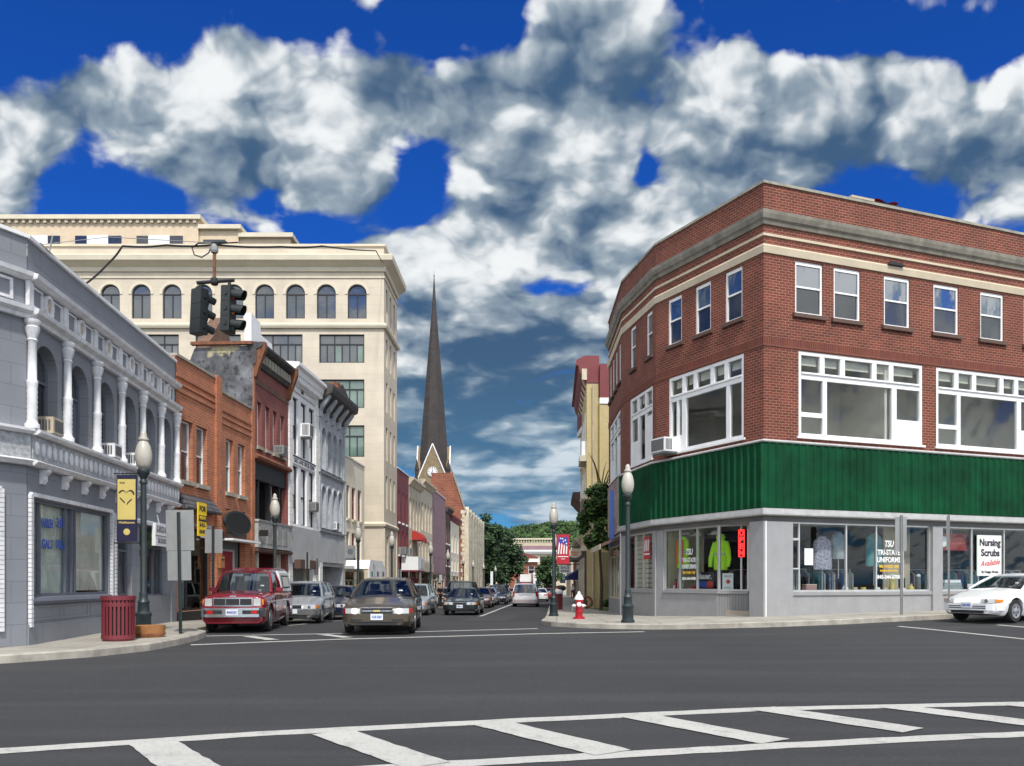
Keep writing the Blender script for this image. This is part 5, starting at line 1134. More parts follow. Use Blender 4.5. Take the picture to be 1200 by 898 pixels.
    b.build('blind', M.interior_gray, o); MB().extr([(0, .76), (-.05, .76), (-.05, .85), (0, .858)], .45, 3.9).build('sill', M.concrete_gray, t, Mx)
    MB().box(3.9, L + .05, -.06, -.001, zb, 3.19).build('pier', M.concrete_gray, t, Mx); MB().box(0, .45, -.06, -.001, zb, 3.19).build('pier', M.concrete_gray, t, Mx)
    f = MB().box(2.05, 2.85, .06, .066, 1.25, 2.15).build('banner_reflection', M.red, o); b = MB()  # reflection of the red banner in the pane, painted as a striped sheet
    for k in range(3): b.prism([(2.15 + k * .2, 1.6), (2.25 + k * .2, 1.55), (2.33 + k * .2, 2.0), (2.24 + k * .2, 2.05)], .052, .058)
    b.box(2.1, 2.8, .052, .058, 1.42, 1.48); b.build('stripes', M.signwhite, f)
    Mx, L = Fr[0]; grid_window(t, .35, .4, 5.2, 2.5, [], [(.8, [.3, .5, .72]), (2, [])], M.tan2, .08, .04, M.glass_dim, Mx, name='shop_window'); MB().box(.2, 5.7, 1.2, 1.26, 0, 3.2).build('shop_back', M.brown, t, Mx)
    MB().box(.1, L - .02, -.06, -.001, 3.4, 5.9).build('mosaic_fascia', blocks('mottled_tile', (.42, .33, .30), (.25, .2, .18), .5, .35, .02, .4), t, Mx)
    MB().box(L - .3, L - .02, -.08, -.001, zb, 3.35).build('pier', M.white, t, Mx)
    # things on the building
    W0, W1, W2, W3 = (FR @ q[0] for q in Fr)
    s = thing('blue_sign', 'tall narrow blue sign board projecting over the small side shop', 'sign', W0 @ T(3.0, -.24, 2.9)); MB().box(-.05, .05, 0, .18, 0, 2.6).build('board', paint('blue_board', (.10, .20, .62), .5, .06), s)
    for z in (.4, 2.2): MB().box(-.02, .02, .18, .24, z, z + .06).build('arm', M.galv, s)
    s = thing('shop_awning', 'dark sloping awning over the small side shop below the blue sign', 'awning', W0 @ T(.3, -.01, 2.75)); MB().extr([(0, .5), (-.9, .12), (-.9, .0), (-.86, .0), (-.02, .36)], 0, 5.2).build('canopy', M.brown, s); MB().box(0, 5.2, -.93, -.905, -.12, .12).build('valance', M.tan2, s)
    air_con(W2 @ T(1.02, .06, 6.06), 'white air conditioner jutting from the big corner window beside the green band', M.signwhite, .85, .52, .75)
    s = thing('open_sign', 'red glowing vertical neon OPEN sign inside the corner shop entrance', 'sign', FR @ A3 @ T(La * .80, -.06, 2.05)); MB().box(-.11, .11, 0, .05, .0, .95).build('backing', paint('neon_backing', (.05, .006, .006), .6, .1), s)
    for k, c in enumerate('OPEN'): text('letter', c, .26, M.neon, s, T(0, -.012, .82 - .23 * k), .16, .03)
    MB().ring(rect(-.11, .11, 0, .95), rect(-.09, .09, .02, .93), -.02, -.001).build('tube_frame', M.neon, s)
    # goods in the windows
    def coat(Mx, label, m, kind, vest=False, h=1.1, w=.62):
        c = thing('jacket_display', label, 'jacket', Mx)
        def ring(cx, z, rx, ry, n=14): return [(cx + rx * math.cos(2 * math.pi * k / n), ry * math.sin(2 * math.pi * k / n), z) for k in range(n)]
        MB().loft([ring(0, 0, w * .40, .17), ring(0, h * .12, w * .43, .18), ring(0, h * .5, w * .40, .165), ring(0, h * .75, w * .42, .15), ring(0, h * .88, w * .38, .12), ring(0, h * .95, w * .18, .10), ring(0, h, w * .15, .10)]).build('torso', m, c, smooth=60)
        if not vest:
            for s in (-1, 1): MB().tube([(s * w * .36, 0, h * .86), (s * w * .50, -.02, h * .62), (s * w * .62, -.05, h * .34), (s * w * .60, -.08, h * .10)], [.10, .10, .09, .07], 10).build('sleeve', m, c, smooth=60)
            MB().loft([ring(0, h * .95, w * .2, .13), ring(0, h * 1.03, w * .24, .15), ring(0, h * 1.12, w * .17, .12), ring(0, h * 1.14, .03, .03)]).build('hood', m, c, smooth=60)
        if kind:
            MB().loft([ring(0, h * .46, w * .415, .175), ring(0, h * .53, w * .412, .172)]).build('tape', M.silver_tape, c, smooth=60)
            if kind == 'vest':
                for s in (-1, 1): MB().box(s * w * .2 - .05, s * w * .2 + .05, -.185, -.16, h * .1, h * .88).build('stripe', M.orange_fabric, c)
        MB().tube([(0, 0, -.78 if not vest else -.7), (0, 0, h)], .02).build('stand', M.alu, c); MB().lathe([(.16, 0), (.16, .02), (.02, .03)], 12).build('base', M.black, c, T(0, 0, -.79))
        return c
    coat(W2 @ T(.98, .55, 1.72), 'lime safety vest with orange stripes on a stand behind the window lettering', M.hivis, 'vest', True, 1.2, .75)
    coat(W2 @ T(3.05, .60, 1.62), 'hooded bright lime jacket hanging in the corner shop window', M.hivis, 'coat', False, 1.15, .78)
    coat(W3 @ T(3.0, .70, 1.0 + .62), 'patterned gray scrub top on a stand in the long shop window', M.print_fabric, None, True, 1.15, .95)
    coat(W3 @ T(3.75, .75, 2.0), 'gray tee shirt hung high in the long shop window', M.grayfab, None, True, .95, .7)
    coat(W3 @ T(5.35, .75, 1.75), 'teal scrub top behind the shop name lettering', M.teal, None, True, 1.2, .85)
    s = thing('black_trousers', 'black work trousers under the lime jacket in the shop window', 'trousers', W2 @ T(3.05, .62, .81)); MB().loft([[(-.2, -.1, .82), (.2, -.1, .82), (.2, .1, .82), (-.2, .1, .82)], [(-.24, -.12, .4), (.24, -.12, .4), (.24, .12, .4), (-.24, .12, .4)]]).build('seat', M.black, s)
    for q in (-.12, .12): MB().tube([(q, 0, .42), (q, 0, .0)], [.12, .09], 8).build('leg', M.black, s)
    for k, x in enumerate((1.05, 1.75, 2.75)): q = thing('hard_hat', ('white hard hat hung above the lime safety vest', 'white hard hat hung between the two lime garments', 'white hard hat hung above the hooded lime jacket')[k], 'hard hat', W2 @ T(x, .6, 2.92 if k != 0 else 2.98)); MB().lathe([(0, .13), (.09, .12), (.15, .05), (.16, 0), (.15, -.01), (0, .0)], 14).build('crown', M.white, q, smooth=50); MB().box(-.1, .1, -.28, -.12, -.01, .005).build('peak', M.white, q)
    s = thing('brand_sign', 'black Blauer sign standing in the corner shop window', 'sign', W2 @ T(2.5, .3, .81)); MB().box(-.5, .5, 0, .03, 0, .74).build('board', M.ink, s); text('lettering', 'Blauer.', .3, M.signwhite, s, T(0, -.004, .58), .8, .03)
    MB().box(-.48, .15, -.01, -.001, .18, .40).build('blue_stripe', M.inkblue, s); MB().box(.16, .48, -.01, -.001, .18, .40).build('red_stripe', M.inkred, s); text('lettering', 'FIRE POLICE EMS', .07, M.signwhite, s, T(0, -.004, .08), .8)
    s = thing('notice_sign', 'small white notice standing beside the black window sign', 'sign', FR @ A3 @ T(.30, .14, .87)); MB().box(-.2, .2, 0, .02, 0, .62).build('board', M.signwhite, s); MB().lathe([(.05, 0), (.075, 0), (.075, .006), (.05, .006)], 16).build('emblem', M.inkred, s, T(0.02, -.002, .33) @ Matrix.Rotation(R(90), 4, 'X')); text('lettering', 'SALE', .10, M.inkgray, s, T(0, -.004, .52), .28); text('lettering', 'TODAY', .06, M.inkgray, s, T(0, -.004, .12), .26)
    s = thing('easel', 'white folding easel under the lime safety vest', 'easel', W2 @ T(1.0, .35, .81)); b = MB(); b.tube([(-.12, 0, 0), (0, 0, .8)], .02); b.build('leg', M.white, s); MB().tube([(.12, 0, 0), (0, 0, .8)], .02).build('leg', M.white, s); MB().tube([(0, .2, 0), (0, 0, .8)], .02).build('leg', M.white, s)
    s = thing('fire_extinguisher', 'small red fire extinguisher at the left end of the corner shop window', 'extinguisher', W2 @ T(.72, .4, .81)); MB().lathe([(.08, 0), (.08, .3), (.05, .36), (.03, .4), (.03, .44), (0, .44)], 12).build('bottle', M.red, s, smooth=40); MB().box(-.06, .06, -.09, -.078, .1, .25).build('label', M.signwhite, s); MB().box(-.02, .08, -.02, .02, .44, .48).build('handle', M.black, s)
    s = thing('red_helmet', 'red helmet on the window board beside the black sign', 'helmet', W2 @ T(1.85, .35, .80)); MB().lathe([(.2, 0), (.19, .1), (.14, .2), (.06, .24), (0, .25)], 14).build('shell', M.red, s, smooth=50); MB().lathe([(.19, 0), (.25, -.0), (.25, .02), (.19, .03)], 14).build('brim', M.red, s)
    s = thing('nursing_poster', 'white Nursing Scrubs Available poster in the window behind the white car', 'poster', W3 @ T(10.14, .03, 1.42)); MB().box(-.62, .62, 0, .012, 0, 1.5).build('sheet', M.signwhite, s); MB().box(-.62, -.56, -.004, -.001, 0, 1.5).build('green_edge', paint('mint_edge', (.45, .75, .55), .6, .05), s)
    text('lettering', 'Nursing', .36, M.ink, s, T(.03, -.006, 1.22), 1.06, .035); text('lettering', 'Scrubs', .36, M.ink, s, T(.05, -.006, .84), .94, .035); text('lettering', 'Available', .3, M.inkred, s, T(.03, -.006, .47) @ Matrix.Rotation(R(-6), 4, 'Y'), 1.02, .01, .45); text('lettering', 'By Design Works', .13, M.ink, s, T(.03, -.006, .14), .85, .03)
    s = thing('red_sign', 'red store sign hanging high in the right hand shop window', 'sign', W3 @ T(8.6, .3, 2.35)); MB().box(-.75, .72, 0, .04, 0, .62).build('board', paint('dark_red_board', (.30, .02, .02), .5, .15), s); MB().lathe([(0, 0), (.2, 0), (.2, .03), (0, .03)], 18).build('emblem', M.signwhite, s, T(-.45, -.002, .32) @ Matrix.Rotation(R(90), 4, 'X')); text('lettering', 'DICKIES', .3, paint('faded_red_letter', (.5, .06, .05), .6, .1), s, T(.15, -.004, .34), .95, .03)
    MB().tube([(0, .02, .62), (0, .02, .84)], .01).build('chain', M.alu, s)
    s = thing('folded_clothes', 'pile of folded white clothes below the red store sign', 'clothes', W3 @ T(8.6, .45, .80)); 
    for k in range(4): MB().loft([[(-.55 + .05 * k + .02 * a, -.2, .12 * k + a * .11) , (.5 - .04 * k, -.2, .12 * k + a * .11), (.5 - .04 * k, .2, .12 * k + a * .11), (-.55 + .05 * k, .2, .12 * k + a * .11)] for a in (0, 1)]).build('garment', M.grayfab if k < 3 else M.white, s)
    s = thing('small_carton', 'small pink carton low in the long shop window', 'carton', W3 @ T(2.2, .3, .79)); MB().box(-.22, .22, 0, .2, 0, .3).build('body', paint('pink_card', (.42, .24, .24), .7, .1), s); MB().box(-.225, .225, -.005, .205, .3, .325).build('lid', M.tan2, s)
    def can(x, label, m, kind): 
        q = thing('display_' + kind, label, kind, W3 @ T(x, .28, .785)); n = 14
        if kind == 'mug': MB().lathe([(.085, 0), (.09, .02), (.09, .22), (.08, .22), (.075, .03), (0, .03)], n).build('body', m, q, smooth=40); MB().tube([(.09, 0, .17), (.14, 0, .15), (.14, 0, .08), (.09, 0, .05)], .012).build('handle', m, q)
        elif kind == 'jar': MB().lathe([(.07, 0), (.11, .04), (.12, .14), (.08, .24), (.05, .27), (.05, .31), (0, .31)], n).build('body', m, q, smooth=40); MB().lathe([(.06, .31), (.06, .34), (0, .34)], n).build('lid', M.alu, q)
        else: MB().lathe([(.09, 0), (.09, .5), (.07, .56), (.03, .6), (0, .6)], n).build('body', m, q, smooth=40); MB().lathe([(.075, .6), (.075, .66), (0, .69)], n).build('lid', M.white, q)
    for a in ((3.62, 'white jar, leftmost of the row along the long shop window', M.signwhite, 'jar'), (4.05, 'cream mug right of the white jar in the shop window', M.tan2, 'mug'), (4.42, 'yellow mug just left of the shop name lettering', M.gold, 'mug'), (5.05, 'white mug standing under the shop name lettering', M.signwhite, 'mug'), (5.4, 'cream mug under the end of the shop name lettering', M.cream_band, 'mug'), (5.72, 'gold bottle by the shop name lettering', M.gold, 'bottle'), (6.2, 'round white jar right of the shop name lettering', M.white, 'jar'), (6.6, 'gold jar in the right end of the long shop window', M.gold, 'jar'), (6.95, 'gray steel flask at the right end of the long shop window', M.shade_gray, 'bottle')): can(*a)
    s = thing('pink_leaflet', 'pink leaflet with a black foot leaning in the long shop window', 'leaflet', W3 @ T(6.08, .18, .98)); MB().box(-.12, .12, 0, .01, .35, 1.0).build('sheet', paint('pink_sheet', (.55, .36, .34), .7, .06), s); MB().box(-.14, .14, -.01, .03, .0, .345).build('foot', M.black, s)
    s = thing('roof_flag', 'red cloth lying on the parapet of the brick corner building', 'cloth', W3 @ T(4.6, -.03, H + .1)); b = MB(); rg = random.Random(2)
    for k in range(9): b.strip([(k * .12, -.02, .10 + .05 * math.sin(k)), (k * .12 + .13, -.02, .10 + .05 * math.sin(k + 1))], [(k * .12, .14, .06), (k * .12 + .13, .14, .06)])
    b.build('cloth', M.red, s); MB().box(-1.0, .0, -.03, .12, .0, .08).build('stick', M.tan, s); MB().box(.0, 1.2, .0, .14, -.005, .04).build('base', M.black, s)
    s = thing('wall_vent', 'small dark broken vent hole under the stone band of the corner building', 'vent', W3 @ T(5.15, -.12, 12.26)); MB().prism([(0, 0), (.7, 0), (.62, .09), (.1, .12)], -.05, .05).build('flap', M.black, s)
    # racks of clothes and shelves deeper in the shop
    def rack(Mx, n, label, seed, w=1.7):
        r = thing('clothes_rack', label, 'clothes rack', Mx, 'clothes racks inside the corner shop'); rg = random.Random(seed)
        MB().tube([(-w / 2, 0, 0), (-w / 2, 0, 1.6), (w / 2, 0, 1.6), (w / 2, 0, 0)], .02).build('rail', M.alu, r)
        for k in range(n):
            x = -w / 2 + .08 + (w - .16) * k / (n - 1); h = rg.uniform(.75, 1.05); m = rg.choice([M.grayfab, M.teal, M.print_fabric, M.navy, M.shirt, M.maroon, M.denim, M.inkblue, M.tan2]); q = rg.uniform(.2, .26)
            MB().loft([[(x - .03, -q, 1.5 - h), (x + .03, -q, 1.5 - h), (x + .03, q, 1.5 - h), (x - .03, q, 1.5 - h)], [(x - .035, -q * .95, 1.42), (x + .035, -q * .95, 1.42), (x + .035, q * .95, 1.42), (x - .035, q * .95, 1.42)], [(x - .01, -.05, 1.56), (x + .01, -.05, 1.56), (x + .01, .05, 1.56), (x - .01, .05, 1.56)]]).build('garment', m, r)
    for k, (x, y, n, lab) in enumerate(((2.3, 1.7, 13, 'clothes rack behind the patterned scrub top'), (4.4, 1.8, 14, 'clothes rack behind the shop name lettering'), (8.7, 1.7, 13, 'clothes rack behind the folded white clothes'), (10.7, 1.6, 12, 'clothes rack behind the Nursing Scrubs poster'), (13.0, 1.7, 13, 'clothes rack behind the white car roof'))): rack(W3 @ T(x, y, .05), n, lab, k + 3)
    rack(W2 @ T(2.2, 2.3, .05), 13, 'clothes rack behind the hooded lime jacket', 21)
corner_building()

# ------------------------------------------------------------------ trees, hill
def tree(name, label, cat, x, y, z, h, rx, rz, n=5200, leaf=.34, trunk=.22, seed=1, dark=(.018, .045, .012), light=(.075, .15, .03), group=None, low=.25):
    rg = random.Random(seed); t = thing(name, label, cat, T(x, y, z), group)
    b = MB(); b.tube([(0, 0, -.1), (.05, 0, h * .2), (-.05, .1, h * .42), (.1, 0, h * .62), (.05, .05, h * .85)], [trunk, trunk * .8, trunk * .62, trunk * .4, trunk * .12], 8)
    tips = []
    for k in range(11):
        a = rg.random() * 6.28; z0 = h * (low + .05 + .5 * rg.random()); r = rx * (.5 + .4 * rg.random()); p = (r * math.cos(a), r * math.sin(a), z0 + h * .16 * (1 + rg.random()))
        b.tube([(0, 0, z0), (p[0] * .5, p[1] * .5, z0 + (p[2] - z0) * .65), p], [trunk * .42, trunk * .25, trunk * .06], 6); tips.append(p)
    b.build('trunk', paint('tree_bark', (.07, .05, .035), .95, .4, 6), t)
    cz = h * (low + (1 - low) / 2); hz_ = h * (1 - low) / 2; cl = []
    for k in range(58):
        while 1:
            q = Vector((rg.uniform(-1, 1), rg.uniform(-1, 1), rg.uniform(-1, 1)))
            if .25 < q.length < 1: break
        w = 1 - .35 * max(0, q.z); cl.append((Vector((q.x * rx * w, q.y * rx * w, cz + q.z * hz_ * .92)), rx * rg.uniform(.20, .38)))
    b = MB()
    for k in range(n):
        c, r = cl[rg.randrange(len(cl))]; d = Vector((rg.gauss(0, 1), rg.gauss(0, 1), rg.gauss(0, .75))).normalized() * r * rg.random() ** .4
        p = c + d; s = leaf * rg.uniform(.5, 1.1); u = Vector((rg.gauss(0, 1), rg.gauss(0, 1), rg.gauss(0, .6))).normalized(); v = u.orthogonal().normalized(); b.mi = 0 if rg.random() < .55 else (1 if rg.random() < .7 else 2)
        b.poly([p - u * s, p + v * s * .5, p + u * s, p - v * s * .55])
    mid = tuple((a + c) / 2 for a, c in zip(dark, light))
    b.build('crown', [shared(('leaf', c), lambda c=c: paint('foliage', c, .75, .3, 2)) for c in (dark, mid, light)], t); return t
D1, L1 = (.010, .030, .009), (.045, .10, .022)
tree('maple_tree', 'large dark green tree beside the church stone corner on the left pavement', 'tree', -4.6, 137, -1, 13.8, 3.6, 6, 7000, .42, .35, 3, D1, L1, low=.10)
tree('maple_tree', 'dark spreading tree in front of the tan building with branches over the street', 'tree', -2.3, 152, -1, 12.0, 4.6, 6, 6500, .45, .3, 8, D1, L1, low=.12)
tree('maple_tree', 'rear dark tree showing left of the spreading street tree', 'tree', -7.6, 165, -1, 15.5, 4.6, 6, 5000, .5, .3, 9, D1, L1, low=.1)
tree('street_tree', 'round green tree between the red brick hall and the banner lamp post', 'tree', 6.3, 150, -1, 7.6, 2.2, 4, 3500, .34, .18, 5, (.02, .05, .012), (.06, .13, .03), low=.08)
tree('corner_tree', 'leafy green tree in the gap between the yellow building and the corner building', 'tree', 4.78, 45.9, -.1, 7.3, 1.12, 3, 6000, .16, .10, 6, (.028, .065, .014), (.13, .23, .045), low=.42)
rg = random.Random(5)
b = MB()
for k in range(900):
    a = rg.random() * 6.28; r = .5 * rg.random() ** .5; p = Vector((5.6 + r * math.cos(a), 47.8 + r * math.sin(a) * .7, .05 + .42 * rg.random() * (1.2 - r))); u = Vector((rg.gauss(0, 1), rg.gauss(0, 1), rg.gauss(0, 1))).normalized() * .08; v = u.orthogonal() * .6
    b.poly([p - u, p + v, p + u, p - v])
sh = thing('low_shrub', 'low green shrub at the foot of the yellow end wall', 'shrub', None); b.build('foliage', paint('shrub_leaf', (.04, .09, .02), .8, .3), sh); MB().tube([(5.6, 47.8, -.1), (5.6, 47.8, .25)], .03).build('stem', M.brown, sh)
def hill_h(x, y):
    r = 31 + 5 * math.sin(x * .011 + 1.2) + 4 * math.sin(x * .031) - 10 * smooth(abs(x), 300, 800)
    return -2 + r * smooth(y, 330, 620)
b = MB(); nx, ny = 60, 14
for j in range(ny + 1):
    for i in range(nx + 1): x, y = -900 + 1800 * i / nx, 320 + 340 * j / ny; b.pts([(x, y, hill_h(x, y))])
for j in range(ny):
    for i in range(nx): k = j * (nx + 1) + i; b.face(k, k + 1, k + nx + 2, k + nx + 1)
b.build('hill', paint('wooded_slope', (.045, .085, .02), .95, .3, .05), kind='structure', smooth=60)
b = MB(); rg = random.Random(11)
for k in range(760):
    x = rg.uniform(-110, 120) if k < 700 else rg.uniform(-500, 500); y = rg.uniform(400, 650); z = hill_h(x, y); r = rg.uniform(3.6, 6.8); b0 = rg.random()
    for q in range(90):
        d = Vector((rg.gauss(0, 1), rg.gauss(0, 1), abs(rg.gauss(0, 1)) * 1.1 - .15)).normalized() * r * rg.uniform(.75, 1.05); p = Vector((x, y, z + 1.5)) + d; s = rg.uniform(.6, 1.4)
        u = Vector((rg.gauss(0, 1), rg.gauss(0, 1), rg.gauss(0, .5))).normalized(); v = u.orthogonal().normalized(); b.mi = (0 if b0 < .3 else 1) if rg.random() < .6 else (2 if b0 > .55 else 1)
        b.poly([p - u * s, p + v * s * .7, p + u * s, p - v * s * .7])
b.build('forest', [paint('forest_leaf', c, .85, .3, .1) for c in ((.014, .036, .009), (.034, .072, .015), (.075, .135, .026))], kind='stuff')

# ------------------------------------------------------------------ street lamps and banners
LAMPS = 'acorn street lamps along the pavements'
def make_lamp(Mx, label, m=None):
    t = thing('street_lamp', label, 'street lamp', Mx, LAMPS); m = m or M.dark_green
    MB().lathe([(.20, 0), (.20, .08), (.17, .10), (.16, .42), (.18, .45), (.18, .5), (.13, .55), (.12, .72), (.135, .76), (.10, .82), (.085, .9), (.095, .95), (.072, 1.0), (.064, 3.45), (.085, 3.47), (.085, 3.52), (.06, 3.56)], 16).build('post', m, t, smooth=40)
    MB().lathe([(.06, 3.56), (.08, 3.62), (.13, 3.70), (.14, 3.76), (.13, 3.79), (0, 3.79)], 16).build('cup', m, t, smooth=40)
    MB().lathe([(.10, 3.792), (.15, 3.88), (.185, 4.02), (.185, 4.16), (.15, 4.32), (.10, 4.42), (.08, 4.45)], 18).build('globe', M.globe, t, smooth=70)
    MB().lathe([(.11, 4.452), (.12, 4.48), (.07, 4.55), (.075, 4.6), (.05, 4.66), (0, 4.69)], 12).build('finial', M.globe, t, smooth=60); return t
lamp0 = make_lamp(at(-8.42, 19.5, zs(-8.4, 19.5)), 'large street lamp behind the slatted bin on the gray building corner')
def lamp(x, y, label): return dup(lamp0, at(x, y, zs(x, y)), label)
lamp(3.42, 25.2, 'street lamp in front of the green banded corner shop'); lamp(1.72, 35.2, 'street lamp carrying the red flag banner on the right pavement'); lamp(2.72, 54, 'street lamp half hidden behind the banner lamp on the right')
lamp(-8.95, 32.2, 'street lamp before the dark storefront of the red brick building'); lamp(-8.15, 45.2, 'street lamp in front of the cream building with red curtains'); lamp(-7.35, 52.2, 'street lamp at the corner of the cream bank tower')
lamp(-6.1, 64, 'street lamp before the maroon and cream row buildings'); lamp(-5.75, 76.5, 'street lamp in front of the mauve panel building'); lamp(-5.2, 91, 'street lamp before the narrow brown building'); lamp(-4.75, 104, 'street lamp at the gable of the brick church hall'); lamp(-3.9, 116, 'street lamp standing against the dark trees by the church'); lamp(-2.6, 134, 'small far lamp, last of the row on the left pavement')
def banner(Mx, label, w, h): t = thing('street_banner', label, 'banner', Mx, None); MB().tube([(0, 0, h + .03), (w + .12, 0, h + .03)], .016).build('rod', M.black, t); MB().tube([(0, 0, -.03), (w + .12, 0, -.03)], .016).build('rod', M.black, t); return t
lz = zs(-8.4, 19.5); s = banner(at(-8.50, 19.46, lz + 2.14) @ Matrix.Rotation(math.pi, 4, 'Z'), 'navy and gold heart banner hanging on the lamp by the gray building', .46, 1.52)
Z = Matrix.Rotation(math.pi, 4, 'Z')
b = MB(); b.box(.05, .51, -.012, .012, 0, 1.52); b.build('cloth', M.navy, s); g = MB().box(-.49, -.08, -.016, -.0125, .50, 1.42).build('gold_field', M.gold, s, Z)
def heart(o):
    out = []
    for k in range(40):
        a = math.pi * 2 * k / 40; out.append((-.285 + o * .0112 * 16 * math.sin(a) ** 3, 1.02 + o * .0125 * (13 * math.cos(a) - 5 * math.cos(2 * a) - 2 * math.cos(3 * a) - math.cos(4 * a))))
    return out
b = MB(); ha, hb_ = heart(1.04), heart(.84)
for k in list(range(2, 10)) + list(range(13, 18)) + list(range(24, 28)) + list(range(31, 38)):
    j = (k + 1) % 40; b.poly([(ha[k][0], -.02, ha[k][1]), (ha[j][0], -.02, ha[j][1]), (hb_[j][0], -.02, hb_[j][1]), (hb_[k][0], -.02, hb_[k][1])])
b.build('heart_outline', M.ink, g); text('lettering', 'the heart', .07, M.ink, g, T(-.38, -.018, 1.34), .12); text('lettering', 'Middletown', .07, M.gold, s, Z @ T(-.28, -.016, .43), .36, .02)
MB().lathe([(0, 0), (.075, 0), (.075, .004), (.05, .004), (.05, .008), (0, .008)], 18).build('emblem', M.gold, s, Z @ T(-.28, -.0125, .22) @ Matrix.Rotation(R(90), 4, 'X'))
lz = zs(1.72, 35.2); s = banner(at(1.78, 35.16, lz + 2.15), 'red banner with stars and stripes on the right pavement lamp', .55, 1.22); MB().box(.06, .58, -.012, .012, 0, 1.22).build('cloth', M.red, s)
f = MB().prism([(.12, .62), (.28, .9), (.52, .7), (.53, 1.1), (.14, 1.1)], -.018, -.0125).build('blue_field', paint('flag_blue', (.03, .05, .32), .7, .05), s)
for x, z in ((.30, 1.04), (.42, .98), (.46, .84), (.34, .93), (.22, 1.05)):
    MB().poly([(x + (.045 if k % 2 == 0 else .018) * math.sin(math.pi * k / 5), -.022, z + (.045 if k % 2 == 0 else .018) * math.cos(math.pi * k / 5)) for k in range(10)][::-1]).build('star', M.signwhite, f)
for k in range(4): MB().poly([(.10 + k * .11, -.02, .42), (.15 + k * .11, -.02, .40), (.20 + k * .10, -.02, .80 - k * .03), (.16 + k * .10, -.02, .92 - k * .05)]).build('white_stripe', M.signwhite, s)
MB().box(.10, .54, -.016, -.0125, .29, .32).build('white_line', M.signwhite, s); text('lettering', 'USA', .09, M.signwhite, s, T(.32, -.016, .21), .16)

# ------------------------------------------------------------------ bins, barrel, hydrant, signs
t = thing('slatted_bin', 'large maroon slatted steel litter bin on the left pavement corner', 'litter bin', at(-8.28, 17.95, zs(-8.3, 18), 12)); n = 26
for k in range(n):
    a = 2 * math.pi * k / n; M_ = Matrix.Rotation(a, 4, 'Z') @ T(0, -.32, 0); ob('slat', shared('slat', lambda: MB().box(-.024, .024, -.006, .006, .07, .86).mesh('slat', M.maroon_metal)), t, M_)
for z0, z1, r in ((.04, .12, .335), (.72, .80, .33), (.85, .94, .345)): MB().lathe([(r - .03, z0), (r, z0), (r, z1), (r - .03, z1)], 26).build('hoop', M.maroon_metal, t)
MB().lathe([(.27, .05), (.285, .85), (.26, .85), (.25, .08), (0, .08)], 20).build('liner', M.dark, t); MB().lathe([(.31, .0), (.31, .05), (0, .05)], 20).build('base', M.maroon_metal, t)
t = thing('half_barrel', 'round brown wooden planter tub at the foot of the corner street lamp', 'planter', at(-8.05, 18.95, zs(-8, 19))); MB().lathe([(.30, 0), (.33, .12), (.34, .26), (.31, .26), (.30, .2), (0, .2)], 22).build('tub', M.wood, t, smooth=40); MB().lathe([(.325, .05), (.335, .05), (.338, .09), (.328, .09)], 22).build('hoop', M.rust, t); MB().lathe([(.30, .201), (.15, .23), (0, .225)], 14).build('soil', M.brown, t)
t = thing('tall_tub', 'maroon litter barrel overflowing with bags beyond the red banner lamp', 'litter bin', at(2.62, 48.6, zs(2.6, 48.6))); MB().lathe([(.25, 0), (.27, .1), (.27, .82), (.29, .86), (.27, .9), (0, .88)], 16).build('drum', M.maroon_metal, t, smooth=40)
MB().lathe([(.25, .89), (.30, 1.0), (.27, 1.12), (.12, 1.17), (0, 1.15)], 10).build('white_bag', M.signwhite, t, smooth=60); b = MB(); b.lathe([(.1, 0), (.26, .06), (.30, .2), (.18, .32), (0, .34)], 10, (.18, .1, 1.05)); b.build('black_bag', M.black, t, smooth=60); MB().box(-.2, .0, -.12, .1, 1.17, 1.24).build('carton', M.orange_fabric, t)
def hydrant():
    t = thing('fire_hydrant', 'red fire hydrant with a white bonnet on the right pavement corner', 'fire hydrant', at(2.3, 29.3, zs(2.3, 29.3), -10))
    MB().lathe([(.20, 0), (.20, .05), (.13, .06), (.125, .22), (.14, .24), (.14, .28), (.125, .29), (.125, .58), (.15, .60), (.15, .65), (.13, .66)], 16).build('barrel', M.red, t, smooth=40)
    MB().lathe([(.155, .661), (.165, .68), (.155, .71), (.13, .76), (.09, .83), (.05, .87), (.045, .93), (.02, .95), (0, .95)], 16).build('bonnet', M.signwhite, t, smooth=50)
    MB().lathe([(.085, 0), (.085, .05), (.065, .06), (.065, .10), (.03, .11), (.03, .14), (0, .14)], 12).build('pumper_cap', M.signwhite, t, T(0.02, -.12, .50) @ Matrix.Rotation(R(90), 4, 'X'), 40)
    for s in (-1, 1): MB().lathe([(.06, 0), (.06, .05), (.048, .06), (.048, .09), (.022, .1), (.022, .13), (0, .13)], 12).build('hose_cap', M.signwhite, t, T(s * .11, 0, .46) @ Matrix.Rotation(R(90 * s), 4, 'Y'), 40)
    MB().tube([(-.2, -.02, .44), (-.24, -.05, .32), (-.22, -.06, .2), (-.16, -.08, .24)], .012).build('chain', M.galv, t)
    for k in range(8): a = math.pi * k / 4; MB().lathe([(.018, 0), (.018, .03), (0, .03)], 6, (.175 * math.cos(a), .175 * math.sin(a), .05)).build('bolt', M.red, t)
hydrant()
